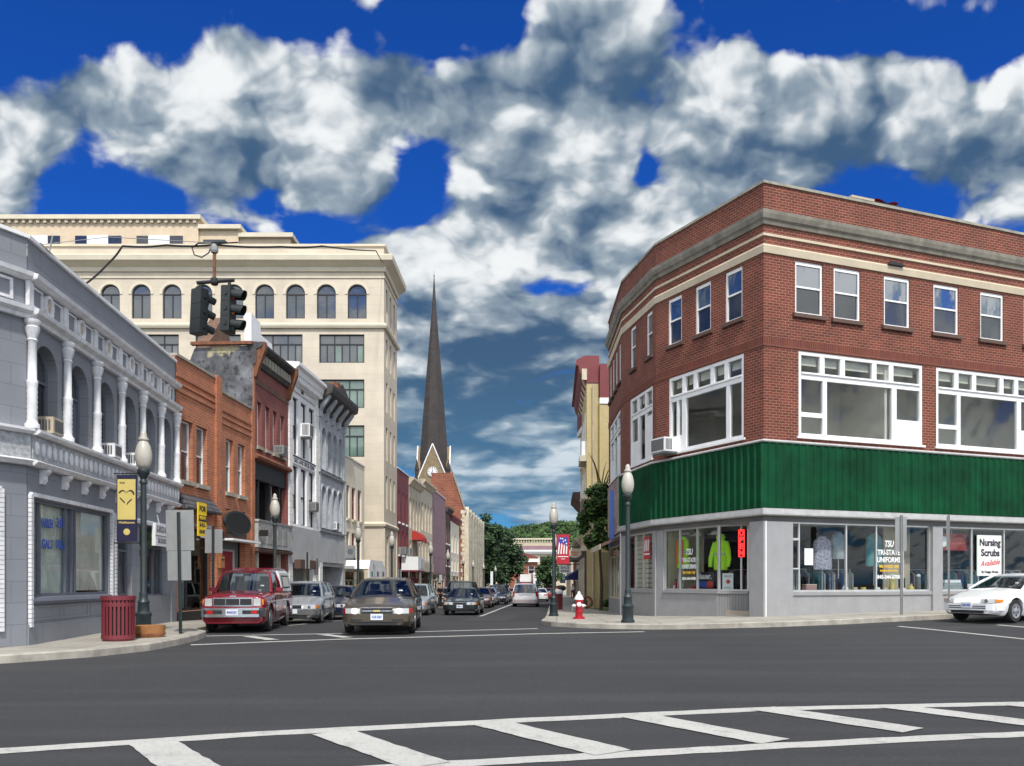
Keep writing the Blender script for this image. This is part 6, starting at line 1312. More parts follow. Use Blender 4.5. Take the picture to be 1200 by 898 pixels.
def sign_post(x, y, h, label, plates, m=None, yaw=0, lean=0):
    t = thing('traffic_sign', label, 'traffic sign', at(x, y, zs(x, y), yaw) @ Matrix.Rotation(R(lean), 4, 'Y')); b = MB(); b.box(-.035, .035, -.012, .0, 0, h); b.box(-.035, -.022, -.04, -.012, 0, h); b.box(.022, .035, -.04, -.012, 0, h); b.build('post', m or M.dark_green, t)
    for x0, x1, z0, z1 in plates:
        p = MB().box(x0, x1, .004, .012, z0, z1).build('plate', M.galv, t)
        for z in (z0 + .08, z1 - .08): MB().lathe([(.012, 0), (.012, .01), (0, .01)], 6).build('bolt', M.shade_gray, p, T(0, .003, z) @ Matrix.Rotation(R(90), 4, 'X'))
    return t
sign_post(-7.76, 20.0, 2.85, 'two large gray sign backs on a dark post beside the red pickup truck', [(-.30, .34, 1.95, 2.9), (-.28, .26, 1.25, 1.94)], yaw=4, lean=-1.0)
sign_post(-8.75, 25.0, 2.85, 'smaller gray sign back on a post in front of the oval shop sign', [(-.24, .26, 2.05, 2.75)], yaw=5)
sign_post(-7.85, 48.2, 2.6, 'narrow sign back on a post before the cream tower front wall', [(-.14, .14, 1.9, 2.55)])
sign_post(-6.95, 52.9, 2.5, 'small sign back on a post at the cream tower corner', [(-.10, .10, 1.75, 2.4)])
sign_post(-8.75, 36.5, 2.7, 'narrow sign back on a post in front of the white stone building', [(-.10, .10, 2.0, 2.65)])
sign_post(11.9, 26.1, 3.05, 'gray sign back on a steel post before the long shop window', [(-.20, .20, 1.95, 3.0)], M.galv, 12, 0)
sign_post(13.75, 26.9, 3.1, 'narrow edge on sign post just left of the white car', [(-.10, .13, 2.0, 3.05)], M.galv, 40)
for x, y, h, lab in ((3.05, 62, 2.6, 'small white parking plate on a post behind the banner lamp'), (-2.9, 122, 3.6, 'tall white sign panel against the dark trees on the left')):
    t = thing('parking_sign', lab, 'sign', at(x, y, zs(x, y))); MB().tube([(0, 0, 0), (0, 0, h)], .03).build('post', M.galv, t); MB().box(-.18, .18, -.04, -.031, h - (.5 if h < 3 else 2.2), h).build('plate', M.signwhite, t)
def hang_sign(name, label, Mx, w, h, m, oval=False, txt=None, arm=1.0, ink=None):
    t = thing(name, label, 'sign', Mx)
    if oval: n = 24; P_ = [(w / 2 * math.cos(2 * math.pi * k / n), h / 2 * math.sin(2 * math.pi * k / n)) for k in range(n)]
    else: P_ = rect(-w / 2, w / 2, -h / 2, h / 2)
    MB().prism(P_, -.04, .04).build('board', m, t); MB().ring([(x * 1.04, z * 1.06) for x, z in P_], P_, -.05, .05).build('rim', M.tan if oval else M.shade_gray, t); MB().tube([(-w / 2, 0, h / 2 + .1), (w / 2 + arm, 0, h / 2 + .1)], .03).build('arm', M.black, t)
    for x in (-w * .3, w * .3): MB().tube([(x, 0, h / 2 - .1), (x, 0, h / 2 + .1)], .012).build('hanger', M.black, t)
    for k, (s, z, sz, wd) in enumerate(txt or ()): text('lettering', s, sz, ink or M.inkgray, t, T(0, -.045, z), wd, .02)
hang_sign('oval_sign', 'cream oval shop sign hanging over the right pavement near the banner', at(3.86, 52.5, 3.2), .84, .54, M.cream_band, True, [('Antiques', .07, .17, .5), ('Gifts', -.1, .15, .34)], .4, M.inkred)
hang_sign('board_sign', 'white board with dark lettering hanging under the oval sign on the right', at(3.62, 58.5, 2.3), .78, .5, M.signwhite, False, [('SHOE', .1, .24, .6), ('REPAIR', -.12, .2, .6)], 1.2, M.ink)
t = thing('blue_awning', 'dark blue shop awning farther up the right pavement', 'awning', at(5.6, 74, 1.9)); MB().loft([[(-.9, -2, .5 - .5 * 1), (-.9, -2, .2 - .5), (.6, -2, .2 - .5), (.6, -2, .9)], [(-.9, 2, 0), (-.9, 2, -.3), (.6, 2, -.3), (.6, 2, .9)]]).build('canopy', paint('navy_canopy', (.02, .03, .14), .7, .15), t); MB().box(-.92, -.9, -2, 2, -.32, -.02).build('valance', paint('navy_valance', (.02, .025, .10), .7, .15), t)
t = thing('flat_canopy', 'flat dark gray canopy over the shop beyond the yellow building', 'canopy', at(4.75, 62.8, 3.05)); MB().box(-.25, 1.6, -.1, 7, 0, .75).build('slab', M.shade_gray, t); MB().box(-.3, 1.6, -.15, 7.05, .752, .84).build('edge', M.alu_trim, t); 
for y in (.1, 6.6): MB().tube([(-.1, y, .84), (1.0, y, 2.0)], .02).build('tie_rod', M.black, t)
t = thing('hose_reel', 'brown coiled hose reel at the foot of the yellow corner', 'hose reel', at(4.35, 49.6, zs(4.3, 49.6))); MB().loft([[((.3 + .07 * math.cos(a)) * math.cos(u), .07 * math.sin(a), .4 + (.3 + .07 * math.cos(a)) * math.sin(u)) for a in [math.pi * 2 * q / 8 for q in range(8)]] for u in [math.pi * 2 * k / 20 for k in range(21)]], False).build('coil', M.rust, t, smooth=60); MB().box(-.04, .04, .08, .2, 0, .5).build('stand', M.brown, t)

# ------------------------------------------------------------------ traffic signals over the junction
def signals():
    X, Y, zt = -6.80, 19.5, 9.1; t = thing('traffic_signal', 'pair of dark traffic signal heads hanging from the span wire', 'traffic signal', at(X, Y, 0))
    MB().tube([(0, 0, zt), (0, 0, zt - .75)], .04, 8).build('hanger', M.rust, t); MB().lathe([(.07, 0), (.09, .05), (.09, .14), (.05, .2)], 10, (0, 0, zt - .14)).build('clamp', M.galv, t)
    MB().tube([(-.40, 0, zt - .82), (.45, 0, zt - .76)], .045, 8).build('crossbar', M.black, t); MB().lathe([(.07, 0), (.09, .04), (.09, .12), (.07, .16)], 10, (0, 0, zt - .87)).build('hub', M.black, t)
    sg = paint('dark_signal_green', (.012, .016, .0155), .5, .2)
    def head(x, z, yaw, tilt):
        Mx = T(x, 0, z) @ Matrix.Rotation(R(tilt), 4, 'Y') @ Matrix.Rotation(R(yaw), 4, 'Z'); h = MB()
        for k in range(3): h.box(-.165, .165, -.10, .12, -.34 * (k + 1) + .004, -.34 * k - .004)
        h.box(-.155, .155, -.09, .11, -1.03, .01); o = h.build('signal_head', sg, t, Mx)
        for k, m in enumerate((M.taillight, M.amber, paint('green_lens', (.02, .25, .12), .25, .05))):
            c = -.34 * k - .17; MB().lathe([(.0, .03), (.07, .02), (.105, 0), (0, 0)], 16).build('lens', m, o, T(0, -.101, c) @ Matrix.Rotation(R(90), 4, 'X'), 60)
            b = MB(); n = 14; A_ = [R(-40 + 260 * q / n) for q in range(n + 1)]
            b.strip([(.13 * math.cos(a), -.10, c + .13 * math.sin(a)) for a in A_], [(.12 * math.cos(a), -.36 - .05 * math.sin(a), c - .03 + .12 * math.sin(a)) for a in A_]); b.build('visor', sg, o)
            MB().box(.165, .19, -.03, .03, c - .04, c + .04).build('latch', sg, o); MB().box(-.19, -.165, -.03, .03, c - .04, c + .04).build('latch', sg, o)
        MB().tube([(0, 0, 0), (0, 0, .12)], .04, 8).build('stem', M.black, o)
    head(-.32, zt - .98, 150, 2.5); head(.34, zt - .93, 82, 1.5)
    # span wire and its coil
    w = thing('span_wire', 'black span wire crossing above the street between gray building and tower', 'cable', None); zc = 9.15
    P_ = [(-9.72, 19.4, 8.2), (-9.2, 19.5, 8.75), (-8.9, 19.5, 9.12), (-7.9, 19.5, 9.14), (X, Y, zc), (-5.4, 20.0, 9.3), (-4.9, 22.0, 10.1), (-5.9, 37, 15.8), (-8.15, 53.9, 21.6)]
    Q = []
    for k in range(len(P_) - 1):
        for q in range(6): a = Vector(P_[k]).lerp(Vector(P_[k + 1]), q / 6); a.z -= .03 * math.sin(math.pi * q / 6); Q.append(a)
    MB().tube(Q + [Vector(P_[-1])], .022, 6).build('wire', M.black, w)
    MB().tube([(X + dx_, Y - .03, zc + dz_) for dx_, dz_ in ((.55, .04), (.2, .02), (-.05, -.02), (-.12, -.2), (-.28, -.3), (-.45, -.24), (-.5, -.08), (-.36, .02), (-.1, .03), (.3, .05))], .016, 6).build('coil', M.black, w)
    MB().tube([(-9.9, 17.2, 8.2), (-8.6, 18.2, 8.8), (X, Y, zc + .04)], .008, 5).build('guy', M.galv, w)
    w = thing('roof_cable', 'thin pale cable strung along the gray building roof edge', 'cable', None); MB().tube([(-9.4, 17.0, 8.2), (-9.62, 18.4, 8.22), (-9.75, 20, 8.25), (-10.0, 23, 8.22)], .012, 5).build('line', M.galv, w); MB().tube([(-9.5, 17.5, 8.15), (-9.42, 17.5, 8.55)], .015).build('stub', M.galv, w)
signals()

# ------------------------------------------------------------------ vehicles
def car_paint(name, c, metal=.25, rough=.28): return paint(name, c, rough, .05, .6, metal, coat=.8)
def car(label, cat, Mx, paintm, L=4.7, W=1.78, wb0=.95, wb1=3.65, r=.32, top=((0, .60), (.10, .68), (.9, .86), (1.35, .93), (3.75, .96), (4.5, .92), (4.66, .84), (4.7, .60)), cab=(1.30, 2.05, 3.25, 4.0), zr=1.41, wr=.56, pillars=(2.75,),
        taper=(.74, .90), name='parked_car', front='slim', two=None, lit=False, doors=((1.45, 2.72), (2.76, 3.55)), detail=True, bumper=None, glass=None, plate=None, group=None, rear='sedan', wheel=None, crown=.045):
    t = thing(name, label, cat, Mx, group); wt_ = W / 2; lowm = two or paintm
    def wid(y):
        e = lerp(y, [(0, taper[0]), (.10, taper[1]), (.35, .985), (.7, 1)]) if y < L / 2 else lerp(L - y, [(0, taper[0] + .04), (.10, taper[1] + .02), (.35, .985), (.7, 1)])
        return wt_ * e
    def fy(x, rearside=False):
        a = abs(x) / wt_; o = .04 if rearside else 0
        y = lerp(a, [(taper[0] + o - .12, 0), (taper[0] + o, .02), (taper[1] + o / 2, .10), (.985, .35), (1, .7)]); return L - y if rearside else y
    R_ = r + .055
    def zlow(y):
        z = lerp(y, [(0, .25), (.3, .20), (L - .4, .20), (L, .30)])
        for yw in (wb0, wb1):
            if abs(y - yw) < R_: z = max(z, r + math.sqrt(R_ * R_ - (y - yw) ** 2))
        return z
    ys = {0, .03, .10, .2, .35, .6, L - .03, L - .10, L - .2, L - .35, L - .6, L, cab[0], cab[3]} | {y for y, z in top}
    for yw in (wb0, wb1): ys |= {yw + R_ * q for q in (-1.001, -.995, -.9, -.75, -.5, -.25, 0, .25, .5, .75, .9, .995, 1.001)}
    ys = sorted(y for y in ys if 0 <= y <= L)
    def sec(y):
        w, zt, zl = wid(y), lerp(y, top), zlow(y); m = lambda z: max(zl, z)
        return [(w - .10, zl), (w - .02, m(.33)), (w, m(.52)), (w - .008, m(zt * .80)), (w - .03, max(zl + .02, zt - .085)), (w - .075, zt - .025), (w - .17, zt + .005), (w * .5, zt + crown * .7), (0, zt + crown)]
    b = MB(); rings = []
    for y in ys: s = sec(y); rings.append([(x, y, z) for x, z in s] + [(-x, y, z) for x, z in s[-2::-1]])
    n = len(rings[0]); ii = [b.pts(q) for q in rings]
    for k in range(len(ii) - 1):
        ym = (ys[k] + ys[k + 1]) / 2
        for q in range(n):
            j = (q + 1) % n; b.mi = 1 if q == n - 1 or (cab[0] < ym < cab[3] and 6 <= q <= 9) else (2 if two and q in (0, 1, n - 2, n - 3) else 0)
            b.face(ii[k] + q, ii[k + 1] + q, ii[k + 1] + j, ii[k] + j)
    b.mi = 0; b.face(*[ii[0] + q for q in range(n)]); b.face(*[ii[-1] + q for q in range(n)][::-1])
    # roof and pillars
    yA, yB, yC, yD = cab; za, zd = lerp(yA, top), lerp(yD, top); wbelt = wt_ - .09; b.mi = 0
    def rr(y, dz=0): return [(-wr, y, zr - .07 + dz), (-wr - .01, y, zr - .04 + dz), (-wr + .10, y, zr - .005 + dz), (0, y, zr + .018 + dz), (wr - .10, y, zr - .005 + dz), (wr + .01, y, zr - .04 + dz), (wr, y, zr - .07 + dz)]
    b.loft([rr(yB - .05, -.035), rr(yB + .12), rr((yB + yC) / 2, .01), rr(yC - .12), rr(yC + .05, -.03)])
    P_ = [((wbelt, yA, za - .02), (wr - .01, yB, zr - .06)), ((wbelt, yD, zd - .02), (wr - .01, yC, zr - .06))] + [((wbelt, y, lerp(y, top) - .02), (wr - .01, y + .05, zr - .06)) for y in pillars]
    for k, (p, q) in enumerate(P_):
        for s in (-1, 1): b.tube([(p[0] * s, p[1], p[2]), ((p[0] + q[0]) / 2 * s + .025 * s, (p[1] + q[1]) / 2, (p[2] + q[2]) / 2 + .02), (q[0] * s, q[1], q[2])], .042 if k < 2 else .03, 6)
    b.build('body', [paintm, M.blackplastic, lowm], t, smooth=52)
    g = glass or M.car_glass
    def screen(nm, y0, z0, y1, z1, bow):
        b = MB(); n = 6; xs0 = [(-1 + 2 * k / n) for k in range(n + 1)]
        b.strip([(x * (wbelt - .02), y0 + bow * (1 - x * x), z0) for x in xs0], [(x * (wr - .02), y1 + bow * (1 - x * x) * .5, z1) for x in xs0]); return b.build(nm, g, t, smooth=60)
    ws = screen('windscreen', yA, za + .01, yB - .03, zr - .06, -.08); screen('rear_window', yD, zd + .01, yC + .03, zr - .06, .06)
    yy_ = [yA] + list(pillars) + [yD]; yt = [yB] + [y + .05 for y in pillars] + [yC]
    for k in range(len(yy_) - 1):
        for s in (-1, 1):
            MB().poly([(s * (wbelt + .012), yy_[k] + .06, lerp(yy_[k] + .06, top) + .0), (s * (wbelt + .012), yy_[k + 1] - .05, lerp(yy_[k + 1], top)), (s * (wr + .012), yt[k + 1] - .03, zr - .075), (s * (wr + .012), yt[k] + .04, zr - .075)]).build('side_window', g, t)
    # wheels
    def wh():
        b = MB(); w = .19; b.lathe([(r * .62, -w / 2), (r * .93, -w / 2), (r, -w / 2 + .03), (r, w / 2 - .03), (r * .93, w / 2), (r * .62, w / 2)], 24); return b.mesh('wheel', M.tyre, 40)
    def rm():
        b = MB(); b.lathe([(r * .64, .09), (r * .64, .104), (r * .57, .104), (r * .52, .098), (r * .22, .108), (r * .16, .116), (0, .118)], 20)
        for k in range(5): a = 2 * math.pi * k / 5; b.mi = 1; c_, s_ = math.cos(a), math.sin(a); b.poly([(r * (.40 * c_ - .07 * s_), r * (.40 * s_ + .07 * c_), .1075), (r * (.30 * c_ - .04 * s_), r * (.30 * s_ + .04 * c_), .109), (r * (.30 * c_ + .04 * s_), r * (.30 * s_ - .04 * c_), .109), (r * (.40 * c_ + .07 * s_), r * (.40 * s_ - .07 * c_), .1075), (r * .5 * c_, r * .5 * s_, .105)])
        return b.mesh('rim', [wheel or M.rim, M.black], 40)
    for yw in (wb0, wb1):
        for s in (-1, 1):
            o = ob('wheel', shared(('wh', r), wh), t, T(s * (wt_ - .115), yw, r) @ Matrix.Rotation(R(90 * s), 4, 'Y')); ob('rim', shared(('rim', r, (wheel or M.rim).name), rm), o)
    # front and rear dressing, following the plan curve of each end
    def patch(nm, m, x0, x1, z0, z1, off=.012, back=False, parent=None, n=5, zx=0, lean=0):
        b = MB(); s = 1 if back else -1; X_ = [x0 + (x1 - x0) * k / n for k in range(n + 1)]
        f = [(x, fy(x, back) + s * off, z0 + zx * k / n) for k, x in enumerate(X_)]; u = [(x, fy(x, back) + s * (off - lean), z1) for x in X_]
        bi = [(x, y - s * .10, z) for x, y, z in f]; ui = [(x, y - s * .10, z) for x, y, z in u]
        b.strip(f, u); b.strip(u, ui); b.strip(bi, f)
        for k in (0, n): b.poly([f[k], u[k], ui[k], bi[k]])
        return b.build(nm, m, parent or t)
    zf = lerp(.05, top)
    if front == 'pickup':
        patch('bumper', M.chrome, -wt_ * .97, wt_ * .97, .42, .66, .10, n=12); patch('bumper_inset', M.blackplastic, -wt_ * .86, -.26, .50, .60, .105); patch('bumper_inset', M.blackplastic, .26, wt_ * .86, .50, .60, .105)
        for s in (-1, 1): patch('marker_lamp', M.taillight, s * wt_ * .58, s * wt_ * .76, .51, .59, .112); patch('tow_valance', paintm, s * .05, s * wt_ * .9, .30, .42, .01)
        fr = patch('grille', M.chrome, -wt_ * .60, wt_ * .60, .70, .93, .02, n=8)
        for x0, x1, k in ((-wt_ * .57, -.19, 0), (-.17, .17, 0), (.19, wt_ * .57, 0)): patch('grille_mesh', M.blackplastic, x0, x1, .73, .90, .027, parent=fr)
        for s in (-1, 1):
            patch('headlight', M.lens, s * wt_ * .63, s * wt_ * .84, .71, .91, .018); patch('corner_lamp', M.amber, s * wt_ * .87, s * wt_ * .93, .74, .89, .012)
        MB().box(-.08, .08, -.012, .0, .955, .985).build('badge', M.chrome, t)
    else:
        bm = bumper or paintm
        patch('bumper', bm, -wt_ * .97, wt_ * .97, .34, .53, .03, n=12); patch('air_intake', M.blackplastic, -wt_ * .55, wt_ * .55, .26, .335, .012, n=6)
        if front == 'white':
            for z in (.40, .455): patch('bumper_slot', M.blackplastic, -wt_ * .62, wt_ * .62, z - .012, z + .012, .036, n=8)
            patch('grille', M.maroon, -wt_ * .38, wt_ * .38, zf - .045, zf - .028, .012)
        elif front == 'wide':
            gr = patch('grille', M.blackplastic, -wt_ * .42, wt_ * .42, .545, .685, .012, n=6); patch('grille_bar', M.chrome, -wt_ * .40, wt_ * .40, .60, .625, .02, parent=gr); patch('grille_rim', M.chrome, -wt_ * .43, wt_ * .43, .685, .70, .02, parent=gr); MB().box(-.08, .08, -.035, -.02, .592, .634).build('badge', M.gold, gr)
            for s in (-1, 1): patch('fog_slot', M.blackplastic, s * wt_ * .40, s * wt_ * .72, .36, .40, .036)
        elif front == 'jeep':
            patch('grille', M.chrome, -wt_ * .5, wt_ * .5, .62, .82, .014); patch('grille_mesh', M.blackplastic, -wt_ * .46, wt_ * .46, .65, .80, .02)
        else:
            gr = patch('grille', M.blackplastic, -wt_ * .34, wt_ * .34, .55, .65, .012); patch('grille_rim', M.chrome, -wt_ * .35, wt_ * .35, .65, .665, .016)
        h0, h1 = (.545, .675) if front != 'jeep' else (.64, .80)
        if front == 'white': h0, h1 = .55, .655
        for s in (-1, 1):
            a = .46 if front in ('wide', 'white') else .40
            hl = patch('headlight', M.lens, s * wt_ * a, s * wt_ * .86, h0, h1, .014, lean=.02); patch('turn_signal', M.amber if not lit else M.taillight, s * wt_ * .865, s * wt_ * .95, h0 + .01, h1 - .01, .012)
            if lit: MB().lathe([(0, .02), (.06, .015), (.072, 0), (0, 0)], 16).build('lamp', M.lit, hl, T(s * wt_ * .60, fy(wt_ * .60) - .016, (h0 + h1) / 2) @ Matrix.Rotation(R(90), 4, 'X'))
            elif detail: MB().lathe([(0, .012), (.05, .01), (.055, 0), (0, 0)], 14).build('reflector', M.chrome, hl, T(s * wt_ * .64, fy(wt_ * .64) - .014, (h0 + h1) / 2) @ Matrix.Rotation(R(90), 4, 'X'))
    z_p = {'pickup': .47, 'white': .405}.get(front, .385); pl = MB().box(-.155, .155, -.13 if front == 'pickup' else -.055, -.115 if front == 'pickup' else -.03, z_p, z_p + .155).build('number_plate', M.plate, t)
    if plate: text('lettering', plate, .085, M.inkblue, pl, T(0, (-.13 if front == 'pickup' else -.055) - .003, z_p + .075), .25, .03)
    # rear
    zb = lerp(L - .06, top)
    patch('rear_bumper', bumper or paintm, -wt_ * .97, wt_ * .97, .34, .58, .04, True, n=10)
    if rear == 'van':
        patch('tail_lamp', M.taillight, wt_ * .80, wt_ * .93, .80, 1.18, .012, True); patch('tail_lamp', M.taillight, -wt_ * .93, -wt_ * .80, .80, 1.18, .012, True); patch('hatch_trim', paintm, -wt_ * .5, wt_ * .5, .93, 1.0, .02, True)
    else:
        for s in (-1, 1): patch('tail_lamp', M.taillight, s * wt_ * .52, s * wt_ * .93, zb - .16, zb - .03, .012, True)
    MB().box(-.155, .155, L + .008, L + .02, .68, .83).build('number_plate', M.plate, t)
    # doors, handles, mirrors
    def side_strip(s, y0, y1, off):
        Y_ = [y0] + [y for y in ys if y0 < y < y1] + [y1]; L_ = []
        for k in (1, 2, 3, 4): L_.append([(s * (sec(y)[k][0] + off), y, max(sec(y)[k][1], .30)) for y in Y_])
        return L_
    for y0, y1 in doors:
        for s in (-1, 1):
            b = MB(); q = side_strip(s, y0, y1, .007)
            for u, v in zip(q, q[1:]): b.strip(u, v)
            d = b.build('door', [paintm], t, smooth=40); zt = lerp(y1, top)
            MB().box(s * (wt_ + .002) - .014, s * (wt_ + .002) + .014, y1 - .22, y1 - .06, zt - .17, zt - .135).build('handle', M.blackplastic, d)
            if detail:
                b = MB()
                for ye in (y0, y1): q = side_strip(s, ye - .007, ye + .007, .0085); [b.strip(u, v) for u, v in zip(q, q[1:])]
                b.build('seam', M.blackplastic, d)
    for s in (-1, 1):
        b = MB(); x = s * (wbelt + .16); y = yA + .38; z = lerp(y, top) + .07
        b.loft([[(x - .10, y - .03, z - .05), (x + .10, y - .03, z - .05), (x + .10, y - .03, z + .06), (x - .10, y - .03, z + .06)], [(x - .09, y + .09, z - .05), (x + .09, y + .09, z - .05), (x + .09, y + .09, z + .05), (x - .09, y + .09, z + .05)]]); b.tube([(x, y + .03, z - .04), (s * (wbelt - .02), y + .05, z - .09)], .025, 5); b.build('mirror', paintm if front != 'wide' else M.blackplastic, t)
    if detail:
        for s in (-.36, .36):
            b = MB(); yb = yB + .55
            b.loft([[(s - .24, yb, .55), (s + .24, yb, .55), (s + .24, yb + .14, .55), (s - .24, yb + .14, .55)], [(s - .23, yb + .12, zr - .42), (s + .23, yb + .12, zr - .42), (s + .23, yb + .22, zr - .42), (s - .23, yb + .22, zr - .42)], [(s - .16, yb + .16, zr - .36), (s + .16, yb + .16, zr - .36), (s + .16, yb + .22, zr - .36), (s - .16, yb + .22, zr - .36)]])
            b.box(s - .13, s + .13, yb + .15, yb + .24, zr - .35, zr - .17); b.build('seat', M.shade_gray, t)
        MB().box(-wbelt + .1, wbelt - .1, yA + .1, yA + .42, za - .1, za + .045).build('dashboard', M.blackplastic, t)
        b = MB(); b.loft([[(.37 + .19 * math.cos(a) + 0 * q, yB - .12 + .05 * math.sin(a) + .02 * math.cos(q), za + .02 + .19 * math.sin(a) + .02 * math.sin(q)) for q in (0, 1.57, 3.14, 4.71)] for a in [math.pi * 2 * k / 18 for k in range(19)]], False); b.build('steering_wheel', M.black, t)
        MB().box(-.11, .11, yB - .02, yB + .02, zr - .17, zr - .10).build('rear_view_mirror', M.blackplastic, t)
        for s in (-1, 1): MB().tube([(s * .35 - .1, yA - .02, za + .03), (s * .35 + .35, yA + .12, za + .10)], .01, 4).build('wiper', M.black, t)
        for x, z in ((wr * .72, .06), (wr * .8, .18)): f = z / (zr - za); MB().box(x - .05, x + .05, yA + (yB - yA) * f - .03, yA + (yB - yA) * f - .025, za + z - .02, za + z + .02).build('sticker', M.signwhite, ws)
    return t
GP = 'vehicles parked or driving on the street'
def zr_(x, y): return zg(x, y) + .01
def car_at(x, y, yaw=0): return at(x, y, zr_(x, y + 2), yaw)
ctop = lambda z0, zh, zb, L: ((0, z0), (.10, z0 + .08), (.9, zh), (1.35, zh + .07), (L - .95, zb), (L - .2, zb - .04), (L - .04, zb - .12), (L, z0))
pr = car_paint('cherry_red', (.21, .006, .016), .15, .22); pw = car_paint('white_enamel', (.80, .80, .80), 0, .25)
p = car('red pickup truck with chrome grille and a two tone cap at the left kerb', 'pickup truck', car_at(-7.36, 22.5, 6.0), pr, 4.85, 1.70, .85, 3.75, .36, ((0, .93), (.06, .97), (1.0, 1.05), (1.35, 1.06), (2.95, 1.06), (4.8, 1.05), (4.85, .9)), (1.30, 1.85, 2.72, 2.9), 1.68, .62, (), (.90, .965), 'pickup_truck', 'pickup', None, False, ((1.55, 2.75),), True, None, None, '8465OJX', GP, crown=.06)
b = MB(); b.loft([[(-.80, y, 1.062), (.80, y, 1.062), (.70, y, 1.62), (.58, y, 1.72), (-.58, y, 1.72), (-.70, y, 1.62)] for y in (2.98, 4.80)]); c = b.build('truck_cap', pw, p, smooth=30); MB().prism([(-.62, 1.722), (.62, 1.722), (.55, 1.76), (-.55, 1.76)], 2.9, 4.7).build('cap_roof', pr, c)
for s in (-1, 1):
    q = lambda a, z: (s * (.80 - (z - 1.062) / .558 * .10 + a), z)
    for z0, z1, y0, y1, o, m, nm in ((1.16, 1.54, 3.2, 4.5, .006, M.blackplastic, 'side_window'), (1.2, 1.5, 3.3, 4.4, .010, M.pane_board, 'pane')):
        MB().poly([(q(o, z0)[0], y0, z0), (q(o, z0)[0], y1, z0), (q(o, z1)[0], y1, z1), (q(o, z1)[0], y0, z1)]).build(nm, m, c)
    MB().box(s * .855 - .004, s * .855 + .004, .2, 4.7, .80, .83).build('side_strip', M.chrome, p)
MB().box(-.3, .3, 4.86, 4.92, .42, .56).build('step', M.chrome, p)
car('silver wagon parked behind the red pickup truck', 'car', car_at(-7.35, 28.6, 4), car_paint('silver_gray', (.42, .43, .44), .5), 4.6, 1.72, .9, 3.5, .31, ctop(.60, .88, .98, 4.6), (1.25, 1.95, 4.1, 4.45), 1.46, .60, (2.65, 3.6), bumper=car_paint('gray_cladding', (.16, .16, .16), .2), two=car_paint('gray_lower', (.15, .155, .15), .2), group=GP, name='parked_wagon')
car('dark blue sedan parked beyond the silver wagon at the left kerb', 'car', car_at(-7.45, 34.6, 1), car_paint('midnight_blue', (.02, .025, .06), .4), 4.55, 1.70, .9, 3.5, .31, ctop(.60, .86, .94, 4.55), group=GP)
imp = car('bronze brown sedan with lit headlights coming towards the crossing', 'car', car_at(-3.42, 21.6, 3.2), car_paint('bronze_brown', (.115, .092, .065), .5), 5.0, 1.86, .98, 3.80, .33, ((0, .62), (.10, .70), (.9, .87), (1.45, .94), (4.1, .98), (4.8, .95), (4.95, .86), (5.0, .62)), (1.40, 2.25, 3.55, 4.25), 1.46, .60, (2.95,), (.70, .88), name='driving_car', front='wide', crown=.07, lit=True, plate='CUE 3267', group=GP, doors=((1.55, 2.92), (2.96, 3.8)))
car('silver wagon behind the bronze sedan in the traffic queue', 'car', car_at(-5.1, 42.3, -2), car_paint('pale_silver', (.50, .52, .54), .5), 4.6, 1.76, .9, 3.5, .33, ctop(.66, .92, 1.02, 4.6), (1.25, 1.9, 4.1, 4.45), 1.58, .62, (2.6, 3.6), group=GP, name='driving_car')
car('dark green sedan driving towards the crossing in the left lane', 'car', car_at(-2.62, 42.8, -3), car_paint('dark_green_gray', (.028, .036, .036), .4), 4.7, 1.80, .95, 3.65, .32, ctop(.60, .82, .92, 4.7), cab=(1.30, 2.15, 3.3, 4.0), zr=1.38, group=GP, name='driving_car', plate='DBR 41')
car('tall black off road car right behind the dark green sedan', 'car', car_at(-3.35, 52.5, -3), car_paint('black_enamel', (.015, .016, .018), .2), 4.5, 1.85, .85, 3.5, .37, ctop(.80, 1.02, 1.10, 4.5), (1.3, 1.6, 4.2, 4.42), 1.80, .72, (2.4, 3.3), (.92, .97), front='jeep', group=GP, name='driving_car', detail=False)
car('maroon gray sedan following the black off road car', 'car', car_at(-2.35, 57.5, -3), car_paint('rosy_gray', (.14, .09, .09), .4), group=GP, name='driving_car', detail=False)
car('pale blue sedan in the queue ahead of the dark trees', 'car', car_at(-2.1, 66, -3), car_paint('pale_blue', (.30, .36, .46), .4), group=GP, name='driving_car', detail=False)
car('dark navy wagon near the far end of the traffic queue', 'car', car_at(-1.35, 70.5, -3), car_paint('deep_navy', (.02, .022, .04), .3), 4.6, 1.78, .9, 3.5, .33, ctop(.66, .92, 1.02, 4.6), (1.25, 1.9, 4.1, 4.45), 1.62, .64, (2.6, 3.6), group=GP, name='driving_car', detail=False)
car('gray sedan far down the queue left of the minivan', 'car', car_at(-1.1, 84, -3), car_paint('mid_gray', (.22, .22, .22), .4), group=GP, name='driving_car', detail=False)
car('tan sedan last in the queue beyond the gray one', 'car', car_at(-.4, 98, -3), car_paint('tan_metal', (.34, .29, .22), .4), group=GP, name='driving_car', detail=False)
for k, (y, c, lab) in enumerate(((62, (.45, .45, .46), 'silver sedan parked by the maroon row building'), (70, (.05, .09, .06), 'dark green sedan parked before the tan row building'), (78.5, (.55, .55, .52), 'pale sedan parked before the mauve panel building'), (88, (.10, .02, .02), 'dark red sedan parked before the narrow brown building'), (97, (.60, .60, .60), 'white sedan parked before the pale cream building'), (108, (.08, .09, .12), 'slate sedan parked beside the brick church hall'))):
    car(lab, 'car', car_at(KL(y) + 1.05, y, -2.3), car_paint('kerbside_paint', c, .4), group=GP, detail=False)
